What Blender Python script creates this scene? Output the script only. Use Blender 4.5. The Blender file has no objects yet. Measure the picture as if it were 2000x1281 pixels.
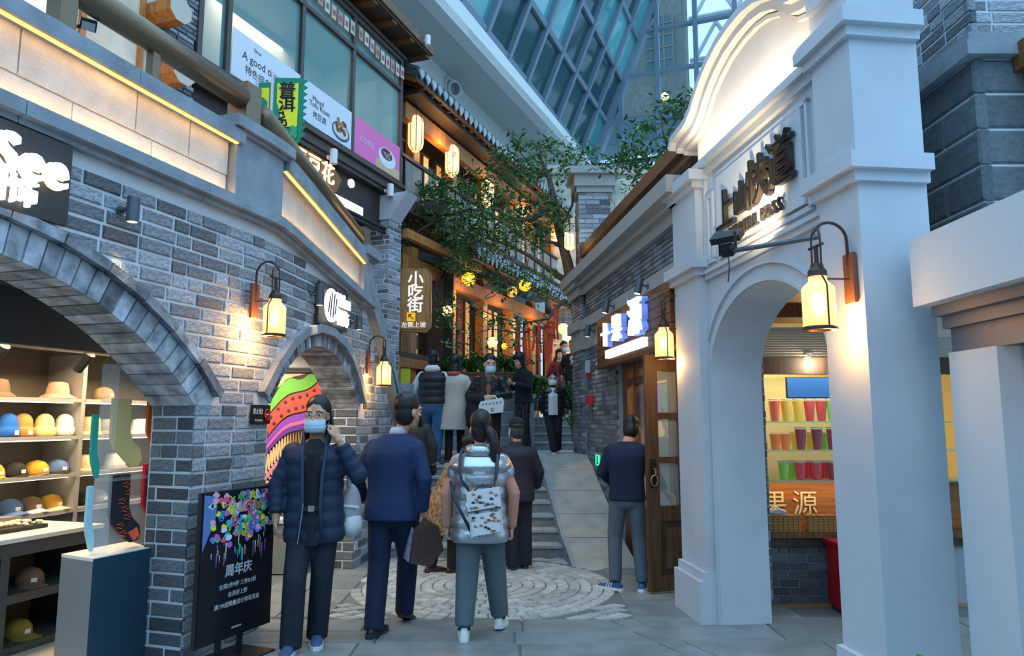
import bpy, math, random
from mathutils import Vector as V, Matrix, noise
random.seed(7)
S = bpy.context.scene
C = S.collection
R_ = random.uniform
# ---------------------------------------------------------------- camera, sky, exposure
PITCH = math.atan((818 - 640.5) / 1400.0)
EYE = 1.62
cam = bpy.data.cameras.new('camera')
cam.sensor_width = 36; cam.lens = 36 * 1400 / 2000.0
cam.clip_end = 300
co = bpy.data.objects.new('camera', cam); C.objects.link(co)
co.location = (0, 0, EYE); co.rotation_euler = (math.pi / 2 + PITCH, 0, 0)
S.camera = co
S.view_settings.view_transform = 'Standard'
S.view_settings.look = 'None'
S.view_settings.exposure = 0.35
S.view_settings.gamma = 1
S.view_settings.use_curve_mapping = False
w = bpy.data.worlds.new('sky'); S.world = w; w.use_nodes = True
wn = w.node_tree; bg = wn.nodes['Background']
bg.inputs[0].default_value = (0.40, 0.69, 1.0, 1)
# overcast skylight: three times brighter overhead than at the horizon
tcw = wn.nodes.new('ShaderNodeTexCoord'); sxw = wn.nodes.new('ShaderNodeSeparateXYZ'); wn.links.new(tcw.outputs['Generated'], sxw.inputs[0])
mrw = wn.nodes.new('ShaderNodeMapRange'); mrw.inputs[3].default_value = 0.85; mrw.inputs[4].default_value = 2.55
wn.links.new(sxw.outputs['Z'], mrw.inputs[0]); wn.links.new(mrw.outputs[0], bg.inputs[1])
S.cycles.max_bounces = 6; S.cycles.diffuse_bounces = 3; S.cycles.glossy_bounces = 3
S.cycles.transmission_bounces = 5; S.cycles.transparent_max_bounces = 10
S.cycles.caustics_reflective = False; S.cycles.caustics_refractive = False
S.cycles.sample_clamp_indirect = 4.0

def light(kind, name, loc, energy, col=(1, .7, .38), size=.06, aim=None, spot=60, blend=.6, sy=None):
    l = bpy.data.lights.new(name, kind); l.energy = energy; l.color = col
    if kind == 'AREA':
        l.size = size
        if sy: l.shape = 'RECTANGLE'; l.size_y = sy
    else:
        l.shadow_soft_size = size
    if kind == 'SPOT':
        l.spot_size = math.radians(spot); l.spot_blend = blend
    o = bpy.data.objects.new(name, l); C.objects.link(o); o.location = loc
    if aim is not None:
        o.rotation_euler = (V(aim) - V(loc)).to_track_quat('-Z', 'Y').to_euler()
    return o

# ---------------------------------------------------------------- pixel helper (2000 x 1281 frame): where a sight line meets a plane or depth
CP, SP = math.cos(PITCH), math.sin(PITCH)
def ray(px, py):
    x = (px - 1000) / 1400.0; v = -(py - 640.5) / 1400.0
    return V((x, CP - SP * v, SP + CP * v))
E0 = V((0, 0, EYE))
def atd(px, py, d):
    r = ray(px, py); return E0 + r * (d / r.y)
def pl(px, py, ab):
    r = ray(px, py); return E0 + r * (ab[0] / (r.x - ab[1] * r.y))

# ---------------------------------------------------------------- materials
MATS = {}
def mat(name, col=(.5, .5, .5), rough=.6, metal=0., emit=0., ecol=None, var=0., noise_s=0., noise_a=.25, bump=0., bump_s=40., alpha=1., trans=0., spec=.5, col2=None, wood=False, coat=0., ior=1.45):
    if name in MATS: return MATS[name]
    m = bpy.data.materials.new(name); m.use_nodes = True
    nt = m.node_tree; N = nt.nodes; L = nt.links
    p = N['Principled BSDF']
    def i(k, v): p.inputs[k].default_value = v
    i('Base Color', (*col, 1)); i('Roughness', rough); i('Metallic', metal); i('Alpha', alpha)
    i('Transmission Weight', trans); i('Specular IOR Level', spec); i('Coat Weight', coat); i('IOR', ior)
    if emit:
        i('Emission Color', (*(ecol or col), 1)); i('Emission Strength', emit)
    cur = None
    def rgb(c):
        n = N.new('ShaderNodeRGB'); n.outputs[0].default_value = (*c, 1); return n.outputs[0]
    tc = None
    if noise_s or bump or wood:
        tc = N.new('ShaderNodeTexCoord')
    if wood:
        mp = N.new('ShaderNodeMapping'); mp.inputs['Scale'].default_value = (14, 14, 1.2) if wood == 'v' else (1.5, 1.5, 18)
        L.new(tc.outputs['Object'], mp.inputs[0])
        nz = N.new('ShaderNodeTexNoise'); nz.inputs['Scale'].default_value = 2.5; nz.inputs['Detail'].default_value = 6
        L.new(mp.outputs[0], nz.inputs['Vector'])
        fac = nz.outputs['Fac']
    elif noise_s:
        nz = N.new('ShaderNodeTexNoise'); nz.inputs['Scale'].default_value = noise_s; nz.inputs['Detail'].default_value = 5
        L.new(tc.outputs['Object'], nz.inputs['Vector']); fac = nz.outputs['Fac']
    if wood or noise_s:
        c2 = col2 or tuple(max(0, c * (1 - noise_a * 1.6)) for c in col)
        c1 = col if col2 else tuple(min(1, c * (1 + noise_a)) for c in col)
        mr = N.new('ShaderNodeMapRange'); mr.inputs[1].default_value = .3; mr.inputs[2].default_value = .7
        L.new(fac, mr.inputs[0])
        mx = N.new('ShaderNodeMix'); mx.data_type = 'RGBA'
        L.new(mr.outputs[0], mx.inputs[0]); mx.inputs[6].default_value = (*c1, 1); mx.inputs[7].default_value = (*c2, 1)
        cur = mx.outputs[2]
    if var:
        oi = N.new('ShaderNodeObjectInfo'); ge = N.new('ShaderNodeNewGeometry')
        ad = N.new('ShaderNodeMath'); ad.operation = 'ADD'
        L.new(oi.outputs['Random'], ad.inputs[0]); L.new(ge.outputs['Random Per Island'], ad.inputs[1])
        fr = N.new('ShaderNodeMath'); fr.operation = 'FRACT'; L.new(ad.outputs[0], fr.inputs[0])
        mr = N.new('ShaderNodeMapRange'); mr.inputs[3].default_value = 1 - var; mr.inputs[4].default_value = 1 + var
        L.new(fr.outputs[0], mr.inputs[0])
        mu = N.new('ShaderNodeVectorMath'); mu.operation = 'SCALE'
        L.new(cur if cur else rgb(col), mu.inputs[0]); L.new(mr.outputs[0], mu.inputs['Scale'])
        cur = mu.outputs[0]
    if cur: L.new(cur, p.inputs['Base Color'])
    if bump:
        nb = N.new('ShaderNodeTexNoise'); nb.inputs['Scale'].default_value = bump_s; nb.inputs['Detail'].default_value = 4
        L.new(tc.outputs['Object'], nb.inputs['Vector'])
        b = N.new('ShaderNodeBump'); b.inputs['Strength'].default_value = bump; b.inputs['Distance'].default_value = .02
        L.new(nb.outputs['Fac'], b.inputs['Height']); L.new(b.outputs[0], p.inputs['Normal'])
    MATS[name] = m
    return m

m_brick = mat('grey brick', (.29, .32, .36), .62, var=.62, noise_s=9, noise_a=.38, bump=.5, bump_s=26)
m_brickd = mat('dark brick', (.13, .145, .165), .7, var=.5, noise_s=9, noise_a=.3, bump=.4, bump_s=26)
m_mort = mat('mortar', (.62, .66, .70), .9, bump=.3, bump_s=60)
m_mortd = mat('dark mortar', (.36, .39, .42), .9)
m_stone = mat('blue grey stone', (.27, .31, .35), .75, noise_s=5, noise_a=.15, bump=.25, bump_s=30)
m_stone2 = mat('dark block stone', (.13, .16, .175), .72, var=.18, noise_s=6, noise_a=.18, bump=.3, bump_s=50)
m_grey = mat('warm grey render', (.30, .305, .29), .8, noise_s=4, noise_a=.06)
m_white = mat('white plaster', (.53, .565, .61), .75, noise_s=2.2, noise_a=.045)
m_cream = mat('cream panel', (.62, .585, .53), .8, bump=.6, bump_s=45, noise_s=6, noise_a=.08)
m_creamwall = mat('cream wall', (.62, .58, .48), .85, noise_s=5, noise_a=.12)
m_slab = mat('paving slate', (.225, .255, .25), .38, var=.12, noise_s=4, noise_a=.16, bump=.15, bump_s=30)
m_cobble = mat('cobble granite', (.42, .44, .42), .6, var=.22, noise_s=14, noise_a=.18, bump=.3, bump_s=60)
m_step = mat('step granite', (.23, .255, .26), .6, noise_s=20, noise_a=.12)
m_tread = mat('step tread', (.36, .385, .385), .6, noise_s=20, noise_a=.12)
m_ramp = mat('ramp slab', (.36, .355, .32), .6, var=.06, noise_s=5, noise_a=.12)
m_grout = mat('grout', (.15, .17, .17), .9)
m_wood = mat('brown wood', (.18, .075, .026), .5, wood='v', noise_a=.35)
m_woodh = mat('brown wood boards', (.145, .058, .018), .5, wood='h', noise_a=.4, var=.25)
m_woodd = mat('dark wood', (.07, .042, .028), .55, wood='v', noise_a=.3)
m_woodl = mat('orange wood', (.44, .17, .045), .5, wood='v', noise_a=.25)
m_sign = mat('sign timber', (.36, .155, .04), .5, wood='v', noise_a=.25)
m_bronze = mat('bronze metal', (.20, .14, .085), .36, .45)
m_iron = mat('lamp iron', (.075, .045, .035), .5, .5)
m_rust = mat('lamp back plate', (.26, .09, .045), .6, .2)
m_black = mat('black', (.012, .013, .015), .4)
m_dgrey = mat('dark grey laminate', (.055, .062, .068), .5)
m_shelf = mat('taupe laminate', (.155, .135, .10), .6)
m_shelfe = mat('grey shelf edge', (.30, .30, .29), .5)
m_spot = mat('spot metal', (.10, .125, .15), .4, .5)
m_wspot = mat('white spot', (.75, .78, .8), .4)
m_glow = mat('lamp glass', (.9, .7, .35), .4, emit=1.05, ecol=(1, .60, .17), alpha=.62)
m_core = mat('lamp core', (1, .9, .6), .4, emit=6, ecol=(1, .80, .45))
m_lant = mat('paper lantern', (.9, .75, .5), .6, emit=1.05, ecol=(1, .62, .24))
m_gy = mat('yellow globe', (.9, .7, .1), .5, emit=.85, ecol=(1, .62, .02))
m_go = mat('orange globe', (.9, .5, .1), .5, emit=.8, ecol=(1, .42, .03))
m_gw = mat('pale globe', (.95, .85, .5), .5, emit=1.0, ecol=(1, .78, .34))
m_led = mat('warm led strip', (1, .6, .25), .5, emit=1.25, ecol=(1, .50, .14))
m_ledw = mat('white led', (1, 1, 1), .5, emit=.95, ecol=(.92, .95, 1))
m_lit = mat('lit letter', (1, 1, 1), .5, emit=1.4, ecol=(1, .95, .88))
m_litb = mat('lit letter cool', (1, 1, 1), .5, emit=.8, ecol=(.84, .9, 1))
m_spotlens = mat('spot lens', (1, .85, .5), .5, emit=4, ecol=(1, .72, .35))
m_mull = mat('mullion steel', (.20, .27, .34), .5, .2)
m_glassT = mat('teal curtain glass', (.10, .42, .48), .06, alpha=.52, spec=.8)
m_glassC = mat('clear pane', (.75, .9, .9), .03, alpha=.16, spec=.7)
m_acry = mat('acrylic', (.85, .92, .95), .05, alpha=.13, spec=.8)
m_tile = mat('roof tile', (.09, .10, .11), .6, var=.2)
m_tiled = mat('drip tile', (.36, .42, .46), .6, var=.15)
m_beam = mat('atrium render', (.50, .525, .50), .8)
m_leaf = mat('leaf', (.075, .20, .055), .5, var=.65)
m_leaf2 = mat('fern', (.055, .20, .035), .5, var=.55)
m_bark = mat('bark', (.13, .10, .075), .85, noise_s=30, noise_a=.35, bump=.6, bump_s=60)
m_ribbon = mat('red ribbon', (.80, .055, .02), .6)
m_chrome = mat('steel', (.5, .5, .5), .25, .9)
m_brass = mat('brass', (.45, .33, .14), .35, .8)

# ---------------------------------------------------------------- mesh builder
class MB:
    def __init__(s): s.v = []; s.f = []; s.mi = []; s.cur = 0
    def add(s, vs, fs):
        b = len(s.v); s.v += [tuple(p) for p in vs]
        for f in fs: s.f.append([b + k for k in f]); s.mi.append(s.cur)
        return s
    def box8(s, c):   # 8 corners: bottom ring 0-3, top ring 4-7
        return s.add(c, [(3, 2, 1, 0), (4, 5, 6, 7), (0, 1, 5, 4), (1, 2, 6, 5), (2, 3, 7, 6), (3, 0, 4, 7)])
    def fb(s, fr, s0, s1, h0, h1, k0, k1):
        return s.box8([fr(s0, h0, k0), fr(s1, h0, k0), fr(s1, h0, k1), fr(s0, h0, k1), fr(s0, h1, k0), fr(s1, h1, k0), fr(s1, h1, k1), fr(s0, h1, k1)])
    def box(s, x0, x1, y0, y1, z0, z1):
        return s.fb(lambda a, h, k: (a, k, h), x0, x1, z0, z1, y0, y1)
    def ring_loft(s, rings, close=True, caps=True):
        n = len(rings[0]); b = len(s.v)
        for r in rings: s.v += [tuple(p) for p in r]
        for i in range(len(rings) - 1):
            for j in range(n if close else n - 1):
                j2 = (j + 1) % n
                s.f.append([b + i * n + j, b + i * n + j2, b + (i + 1) * n + j2, b + (i + 1) * n + j]); s.mi.append(s.cur)
        if caps:
            s.f.append([b + j for j in range(n)][::-1]); s.mi.append(s.cur)
            e = b + (len(rings) - 1) * n
            s.f.append([e + j for j in range(n)]); s.mi.append(s.cur)
        return s
    def tube(s, pts, r, n=8, caps=True):
        pts = [V(p) for p in pts]; rs = r if isinstance(r, (list, tuple)) else [r] * len(pts)
        rings = []; up = None
        for i, p in enumerate(pts):
            t = (pts[min(i + 1, len(pts) - 1)] - pts[max(i - 1, 0)])
            if t.length < 1e-9: t = V((0, 0, 1))
            t.normalize()
            if up is None:
                up = V((0, 0, 1)) if abs(t.z) < .9 else V((0, 1, 0))
            a = t.cross(up)
            if a.length < 1e-6: a = t.cross(V((1, 0, 0)))
            a.normalize(); bb = a.cross(t); up = bb
            rings.append([p + (a * math.cos(2 * math.pi * k / n) + bb * math.sin(2 * math.pi * k / n)) * rs[i] for k in range(n)])
        return s.ring_loft(rings, caps=caps)
    def lathe(s, prof, o=(0, 0, 0), n=16, ax=None):
        o = V(o)
        if ax is None: x, y, z = V((1, 0, 0)), V((0, 1, 0)), V((0, 0, 1))
        else:
            z = V(ax).normalized(); x = z.orthogonal().normalized(); y = z.cross(x)
        return s.ring_loft([[o + z * h + (x * math.cos(2 * math.pi * k / n) + y * math.sin(2 * math.pi * k / n)) * max(r, 1e-4) for k in range(n)] for r, h in prof])
    def ell(s, c, r, n=14, m=9, rot=None):
        c = V(c); rings = []
        for i in range(m + 1):
            t = math.pi * i / m
            rr = max(math.sin(t), .02); z = -math.cos(t)
            ring = []
            for k in range(n):
                a = 2 * math.pi * k / n
                p = V((r[0] * rr * math.cos(a), r[1] * rr * math.sin(a), r[2] * z))
                if rot: p = rot @ p
                ring.append(c + p)
            rings.append(ring)
        return s.ring_loft(rings)
    def prism(s, poly, fr, k0, k1):   # poly of (s,h), extruded from depth k0 to k1
        n = len(poly); b = len(s.v)
        s.v += [tuple(fr(p[0], p[1], k0)) for p in poly] + [tuple(fr(p[0], p[1], k1)) for p in poly]
        s.f.append([b + i for i in range(n)][::-1]); s.mi.append(s.cur)
        s.f.append([b + n + i for i in range(n)]); s.mi.append(s.cur)
        for i in range(n):
            j = (i + 1) % n
            s.f.append([b + i, b + j, b + n + j, b + n + i]); s.mi.append(s.cur)
        return s
    def mesh(s, name, mats, smooth=False, fix=True):
        me = bpy.data.meshes.new(name); me.from_pydata(s.v, [], s.f)
        for m in (mats if isinstance(mats, (list, tuple)) else [mats]): me.materials.append(m)
        if any(s.mi): me.polygons.foreach_set('material_index', s.mi)
        if fix:
            import bmesh
            bm = bmesh.new(); bm.from_mesh(me); bmesh.ops.recalc_face_normals(bm, faces=bm.faces); bm.to_mesh(me); bm.free()
        if smooth: me.polygons.foreach_set('use_smooth', [True] * len(me.polygons))
        me.update(); return me
    def build(s, name, mats, parent=None, smooth=False, fix=True, **k):
        return link(name, s.mesh(name, mats, smooth, fix), parent, **k)

def link(name, data, parent=None, label=None, cat=None, group=None, kind=None):
    o = bpy.data.objects.new(name, data); C.objects.link(o)
    if parent is not None: o.parent = parent
    if label: o['label'] = label
    if cat: o['category'] = cat
    if group: o['group'] = group
    if kind: o['kind'] = kind
    return o
def thing(name, label, cat, group=None, loc=(0, 0, 0), rz=0, kind=None):
    o = link(name, None, None, label, cat, group, kind)
    o.location = loc; o.rotation_euler = (0, 0, rz); o.empty_display_size = .1
    return o
def setting(name, label=None):
    o = link(name, None, None, label or None, None, None, 'structure'); return o
def dup(root, loc, rz=0, label=None):
    r = root.copy(); C.objects.link(r); r.location = loc; r.rotation_euler = (0, 0, rz)
    if label: r['label'] = label
    for ch in root.children:
        c = ch.copy(); C.objects.link(c); c.parent = r
        for g in ch.children:
            d = g.copy(); C.objects.link(d); d.parent = c
    return r

def frame(a, b, side):
    """vertical plane x = a + b*y; s is y, h is z, k is distance towards the street (side = sign of x)"""
    q = math.sqrt(1 + b * b); nx, ny = side / q, -side * b / q
    def f(s, h, k=0): return V((a + b * s + nx * k, s + ny * k, h))
    return f
L1 = (-3.748, .3047); L2 = (-2.648, .114); RP = (2.363, -.119)
GP = (-5.71, .36); BP = (-6.285, .39)
def fL(s, h, k=0):
    x1, x2 = L1[0] + L1[1] * s, L2[0] + L2[1] * s
    r = .28; t = max(-1, min(1, (s - 5.77) / r)); q = (t + 1) / 2; q = q * q * (3 - 2 * q)
    d = abs(x1 - x2)
    x = min(x1, x2) - max(0, r * .19 - d) ** 2 / (4 * r * .19)
    b = L1[1] * (1 - q) + L2[1] * q; n = math.sqrt(1 + b * b)
    return V((x + k / n, s - b * k / n, h))
fR = frame(*RP, -1)
fG = frame(*GP, 1)
fB = frame(*BP, 1)

# ---------------------------------------------------------------- text
_tc = {}
def text_mesh(txt, size=1., depth=.01, bold=0., mirror=False, align='CENTER', shear=0., space=1., line=1.):
    key = (txt, size, depth, bold, mirror, align, shear, space, line)
    if key in _tc: return _tc[key]
    cu = bpy.data.curves.new('text', 'FONT'); cu.body = txt; cu.size = size; cu.extrude = depth / 2
    cu.align_x = align; cu.align_y = 'CENTER'; cu.shear = shear; cu.space_character = space; cu.space_line = line; cu.resolution_u = 3
    o = bpy.data.objects.new('text', cu); C.objects.link(o)
    me = bpy.data.meshes.new_from_object(o.evaluated_get(bpy.context.evaluated_depsgraph_get()))
    bpy.data.objects.remove(o); bpy.data.curves.remove(cu)
    if bold:      # embolden by overlaying shifted copies
        import bmesh
        bm = bmesh.new()
        for dx, dy in ((0, 0), (bold, 0), (-bold, 0), (0, bold), (0, -bold)):
            m2 = me.copy(); m2.transform(Matrix.Translation((dx, dy, 0))); bm.from_mesh(m2); bpy.data.meshes.remove(m2)
        bm.to_mesh(me); bm.free()
    if mirror:
        me.transform(Matrix.Scale(-1, 4, (1, 0, 0))); me.flip_normals()
    _tc[key] = me
    return me
def letters(name, txt, size, pos, xdir, up, m, parent, depth=.012, kind=None, **kw):
    """flat or raised letters: centre pos, reading direction xdir, up direction up"""
    me = text_mesh(txt, size, depth, **kw).copy()
    me.materials.clear(); me.materials.append(m)
    x = V(xdir).normalized(); u = V(up).normalized(); n = x.cross(u)
    o = link(name, me, parent)
    mw = Matrix((( x.x, u.x, n.x, pos[0]), (x.y, u.y, n.y, pos[1]), (x.z, u.z, n.z, pos[2]), (0, 0, 0, 1)))
    if parent is not None:
        bpy_m = parent_matrix(parent).inverted() @ mw
        o.matrix_local = bpy_m
    else: o.matrix_local = mw
    return o
def parent_matrix(p):
    m = Matrix.LocRotScale(p.location, p.rotation_euler, p.scale)
    return parent_matrix(p.parent) @ m if p.parent else m

# ---------------------------------------------------------------- bricks
def unit_brick(m):
    mb = MB(); c = .5; i = .44
    # back ring, front ring, inset top ring (chamfered face)
    mb.v = [(-c, -c, -c), (c, -c, -c), (c, c, -c), (-c, c, -c), (-c, -c, .3), (c, -c, .3), (c, c, .3), (-c, c, .3), (-.475, -.42, .5), (.475, -.42, .5), (.475, .42, .5), (-.475, .42, .5)]
    mb.f = [[4, 5, 9, 8], [5, 6, 10, 9], [6, 7, 11, 10], [7, 4, 8, 11], [8, 9, 10, 11], [0, 1, 5, 4], [1, 2, 6, 5], [2, 3, 7, 6], [3, 0, 4, 7]]
    mb.mi = [0] * 9
    return mb.mesh('brick', m, fix=False)
UB = {}
def brick_obj(parent, fr, s0, s1, h0, h1, k0, k1, m, name='brick'):
    """a brick as an object of its own on wall frame fr, sharing one mesh"""
    if (name, m.name) not in UB: UB[(name, m.name)] = unit_brick(m); UB[(name, m.name)].name = name
    o = bpy.data.objects.new(name, UB[(name, m.name)]); C.objects.link(o); o.parent = parent
    a, b = fr((s0 + s1) / 2, (h0 + h1) / 2, (k0 + k1) / 2), None
    x = fr(s1, (h0 + h1) / 2, k1) - fr(s0, (h0 + h1) / 2, k1); ln = x.length; x.normalize()
    z = V((0, 0, 1)); n = (fr((s0 + s1) / 2, h0, k1) - fr((s0 + s1) / 2, h0, k0)).normalized()
    y = z
    M3 = Matrix(((x.x, y.x, n.x), (x.y, y.y, n.y), (x.z, y.z, n.z)))
    o.matrix_local = Matrix.Translation(a) @ M3.to_4x4() @ Matrix.Diagonal((ln, h1 - h0, abs(k1 - k0), 1))
    return o
def brick_mb(mb, fr, s0, s1, h0, h1, k0, k1):
    ds, dh = (s1 - s0) * .03, (h1 - h0) * .09; km = k0 + (k1 - k0) * .75
    c = [fr(s0, h0, k0), fr(s1, h0, k0), fr(s1, h1, k0), fr(s0, h1, k0), fr(s0, h0, km), fr(s1, h0, km), fr(s1, h1, km), fr(s0, h1, km),
         fr(s0 + ds, h0 + dh, k1), fr(s1 - ds, h0 + dh, k1), fr(s1 - ds, h1 - dh, k1), fr(s0 + ds, h1 - dh, k1)]
    mb.add(c, [[4, 5, 9, 8], [5, 6, 10, 9], [6, 7, 11, 10], [7, 4, 8, 11], [8, 9, 10, 11], [0, 1, 5, 4], [1, 2, 6, 5], [2, 3, 7, 6], [3, 0, 4, 7]])
def courses(s0, s1, h0, h1, ln, ht, j, hole=None, seed=1):
    """rectangles of a running bond; hole(h) gives [(a,b),...] free spans within s0..s1 for a course"""
    rn = random.Random(seed); out = []; r = 0; h = h0
    while h < h1 - .01:
        hh = min(ht, h1 - h)
        spans = hole(h + hh / 2) if hole else [(s0, s1)]
        for a, b in spans:
            x = a - (0 if r % 2 else ln * .5) ; x += rn.uniform(-.04, .04) * ln
            while x < b - .01:
                l = ln * rn.choice((1, 1, 1, .52, 1.06))
                x0, x1 = max(x, a), min(x + l, b)
                if x1 - x0 > .035: out.append((x0, x1 - j, h, h + hh - j, rn.uniform(-.004, .006)))
                x += l
        h += ht; r += 1
    return out

ORD = 'first second third fourth fifth sixth seventh eighth ninth tenth eleventh twelfth thirteenth fourteenth fifteenth sixteenth'.split()
# ================================================================ GROUND
floor = setting('floor')
MB().box(-9, 9, -4, 13, -.2, -.014).build('ground_bed', m_grout, floor)
_sl = {}
def slabq(P, parent=floor, m=None, name='paving_slab', j=.006, t=.012, z=0.):
    """paving stone from four corners (counter-clockwise), shrunk by the joint"""
    cx = sum(p[0] for p in P) / 4; cy = sum(p[1] for p in P) / 4; mb = MB(); zz = z + R_(-.0015, .0015)
    def sh(p, d): q = V((cx - p[0], cy - p[1])); return (p[0] + math.copysign(min(d, abs(q.x) * .5), q.x), p[1] + math.copysign(min(d, abs(q.y) * .5), q.y))
    A = [sh(p, j) for p in P]; B = [sh(p, j + .006) for p in P]
    mb.add([(*p, z - t) for p in A] + [(*p, zz) for p in B], [(4, 5, 6, 7), (0, 1, 5, 4), (1, 2, 6, 5), (2, 3, 7, 6), (3, 0, 4, 7)])
    return mb.build(name, m or m_slab, parent, fix=False)
def slab(x0, x1, y0, y1, **k): return slabq([(x0, y0), (x1, y0), (x1, y1), (x0, y1)], **k)
def bx(y): return .76 + (6.16 - y) * .45       # the oblique border strip on the right
rn = random.Random(3)
ys = [2.6, 3.1, 3.6, 4.05, 4.5, 4.85, 5.18, 5.48, 5.77, 6.10]
for a, b in zip(ys[:-1], ys[1:]):
    x = -2.7 + rn.uniform(0, .6); xs = [-3.4, x]
    while x < bx(b) - .6: x += rn.uniform(.85, 1.3); xs.append(x)
    xs[-1] = bx((a + b) / 2)
    if xs[-1] - xs[-2] < .25: xs.pop(-2)
    for i_, (p, q) in enumerate(zip(xs[:-1], xs[1:])):
        if i_ == len(xs) - 2: slabq([(p, a), (bx(a), a), (bx(b), b), (p, b)])
        elif q - p > .08: slab(p, q, a, b)
    # border stone and the slabs to its right
    mb = MB(); mb.add([(bx(a) + .01, a + .006, 0), (bx(a) + .2, a + .006, 0), (bx(b) + .2, b - .006, 0), (bx(b) + .01, b - .006, 0)] + [(bx(a) + .005, a, -.012), (bx(a) + .21, a, -.012), (bx(b) + .21, b, -.012), (bx(b) + .005, b, -.012)],
           [(0, 1, 2, 3), (4, 5, 1, 0), (5, 6, 2, 1), (6, 7, 3, 2), (7, 4, 0, 3)]); mb.build('border_stone', m_slab, floor, fix=False)
for a, b in ((2.6, 3.5), (3.5, 4.3), (4.3, 5.0), (5.0, 5.55), (5.55, 6.16)):
    x = bx(a) + 1.0; slabq([(bx(a) + .205, a), (x, a), (x, b), (bx(b) + .205, b)])
    while x < 4.2: slab(x, x + .78, a, b); x += .78
for a, b in ((6.16, 6.6), (6.6, 7.15), (7.15, 7.8), (7.8, 8.7)):
    for p, q in ((1.0, 1.62), (1.62, 2.4)): slab(p, q, a, b)
    for p, q in ((-2.35, -1.95), (-1.95, -1.52)): slab(p, q, a, b)
# cobbled circle
FC = (-.28, 7.32)
def inrect(x, y): return -1.5 < x < .98 and 6.11 < y < 8.66
ncob = 0; restc = MB()
def cob_poly(mb, P, z=0., t=.02, c=.012):
    cx = sum(p[0] for p in P) / 4; cy = sum(p[1] for p in P) / 4
    Q = [(p[0] + (cx - p[0]) * .1, p[1] + (cy - p[1]) * .1) for p in P]
    mb.add([(p[0], p[1], z - t) for p in P] + [(p[0], p[1], z - .008) for p in P] + [(q[0], q[1], z + .001) for q in Q],
           [(8, 9, 10, 11), (4, 5, 9, 8), (5, 6, 10, 9), (6, 7, 11, 10), (7, 4, 8, 11), (0, 1, 5, 4), (1, 2, 6, 5), (2, 3, 7, 6), (3, 0, 4, 7)])
r = .06
while r < 1.24:
    w_ = .112; n = max(5, int(2 * math.pi * (r + w_ / 2) / .165)); da = 2 * math.pi / n; g = .008
    me = None
    for i in range(n):
        a = da * (i + .5 * (int(r / w_) % 2)); x, y = FC[0] + math.cos(a) * (r + .05), FC[1] + math.sin(a) * (r + .05)
        if not inrect(x, y): continue
        if me is None:
            mb = MB(); h = da / 2; ga = g / (r + w_ / 2)
            cob_poly(mb, [(r * math.cos(-h + ga), r * math.sin(-h + ga)), ((r + w_ - g) * math.cos(-h + ga), (r + w_ - g) * math.sin(-h + ga)), ((r + w_ - g) * math.cos(h - ga), (r + w_ - g) * math.sin(h - ga)), (r * math.cos(h - ga), r * math.sin(h - ga))])
            me = mb.mesh('cobble', m_cobble, fix=False)
        if ncob < 300:
            o = link('cobble', me, floor); o.location = (FC[0], FC[1], rn.uniform(-.002, .002)); o.rotation_euler = (0, 0, a); ncob += 1
    r += w_
d = .115
dmesh = MB(); cob_poly(dmesh, [(-.105, 0), (0, -.068), (.105, 0), (0, .068)]); dme = dmesh.mesh('cobble', m_cobble, fix=False)
for i in range(-30, 31):
    for k in range(-40, 41):
        x, y = FC[0] + i * .118 + (.0 if k % 2 else .0) , FC[1] + k * .078
        if (i + k) % 2: continue
        if inrect(x, y) and math.hypot(x - FC[0], y - FC[1]) > 1.34:
            o = link('cobble', dme, floor); o.location = (x, y, rn.uniform(-.002, .002))

wbh = setting('wall_behind_shade')      # unseen plain wall behind the viewer, added to shade surfaces facing the camera
MB().box(-9, 9, -6.4, -6, -.1, 5.2).build('render', m_grey, wbh)
MB().box(-9, 9, -6.0, -5.9, 3.1, 3.4).build('band', m_stone, wbh)
# ================================================================ STAIRS AND RAMP
RS, TS, D0, NS = .138, .28, 8.7, 8
LH = RS * NS; LD = D0 + TS * (NS - 1)
stairs = thing('staircase', 'grey granite staircase climbing to the landing, beside the sloping ramp', 'stairs')
def rampx(y): return .63 - (y - 8.65) * .115
for n in range(1, NS + 1):
    y0 = D0 + (n - 1) * TS; y1 = y0 + TS if n < NS else 12.2
    xr = rampx(y0) if n < NS else 1.35
    st = MB().box(-2.1, xr, y0 + .012, y1 + .01, (n - 1) * RS - .02, n * RS - .03).build('riser', m_step, stairs)
    mb = MB(); x = -2.1
    k = 0
    while x < xr - .01:
        q = min(x + (.92 if k % 2 else .78), xr)
        if xr - q < .2: q = xr
        MB().box(x + .002, q - .002, y0 - .012, y1, n * RS - .03, n * RS).build('tread', m_tread, stairs); x = q; k += 1
st2 = thing('upper_staircase', 'short upper flight of grey steps at the back right, behind the landing', 'stairs')
for n in range(1, 5):
    y0 = 12.05 + (n - 1) * TS; y1 = y0 + TS if n < 4 else 18.5
    MB().box(.36, 1.4, y0 + .012, y1, LH + (n - 1) * RS - .02, LH + n * RS - .03).build('riser', m_step, st2)
    MB().box(.36, 1.4, y0 - .012, y1, LH + n * RS - .03, LH + n * RS).build('tread', m_tread, st2)
ramp = thing('ramp', 'smooth grey stone ramp between the staircase and the right brick wall', 'ramp')
def rampz(y): return LH * max(0, min(1, (y - 8.3) / (10.55 - 8.3)))
cuts = [8.1, 8.75, 9.2, 9.68, 10.15, 10.6]
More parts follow.
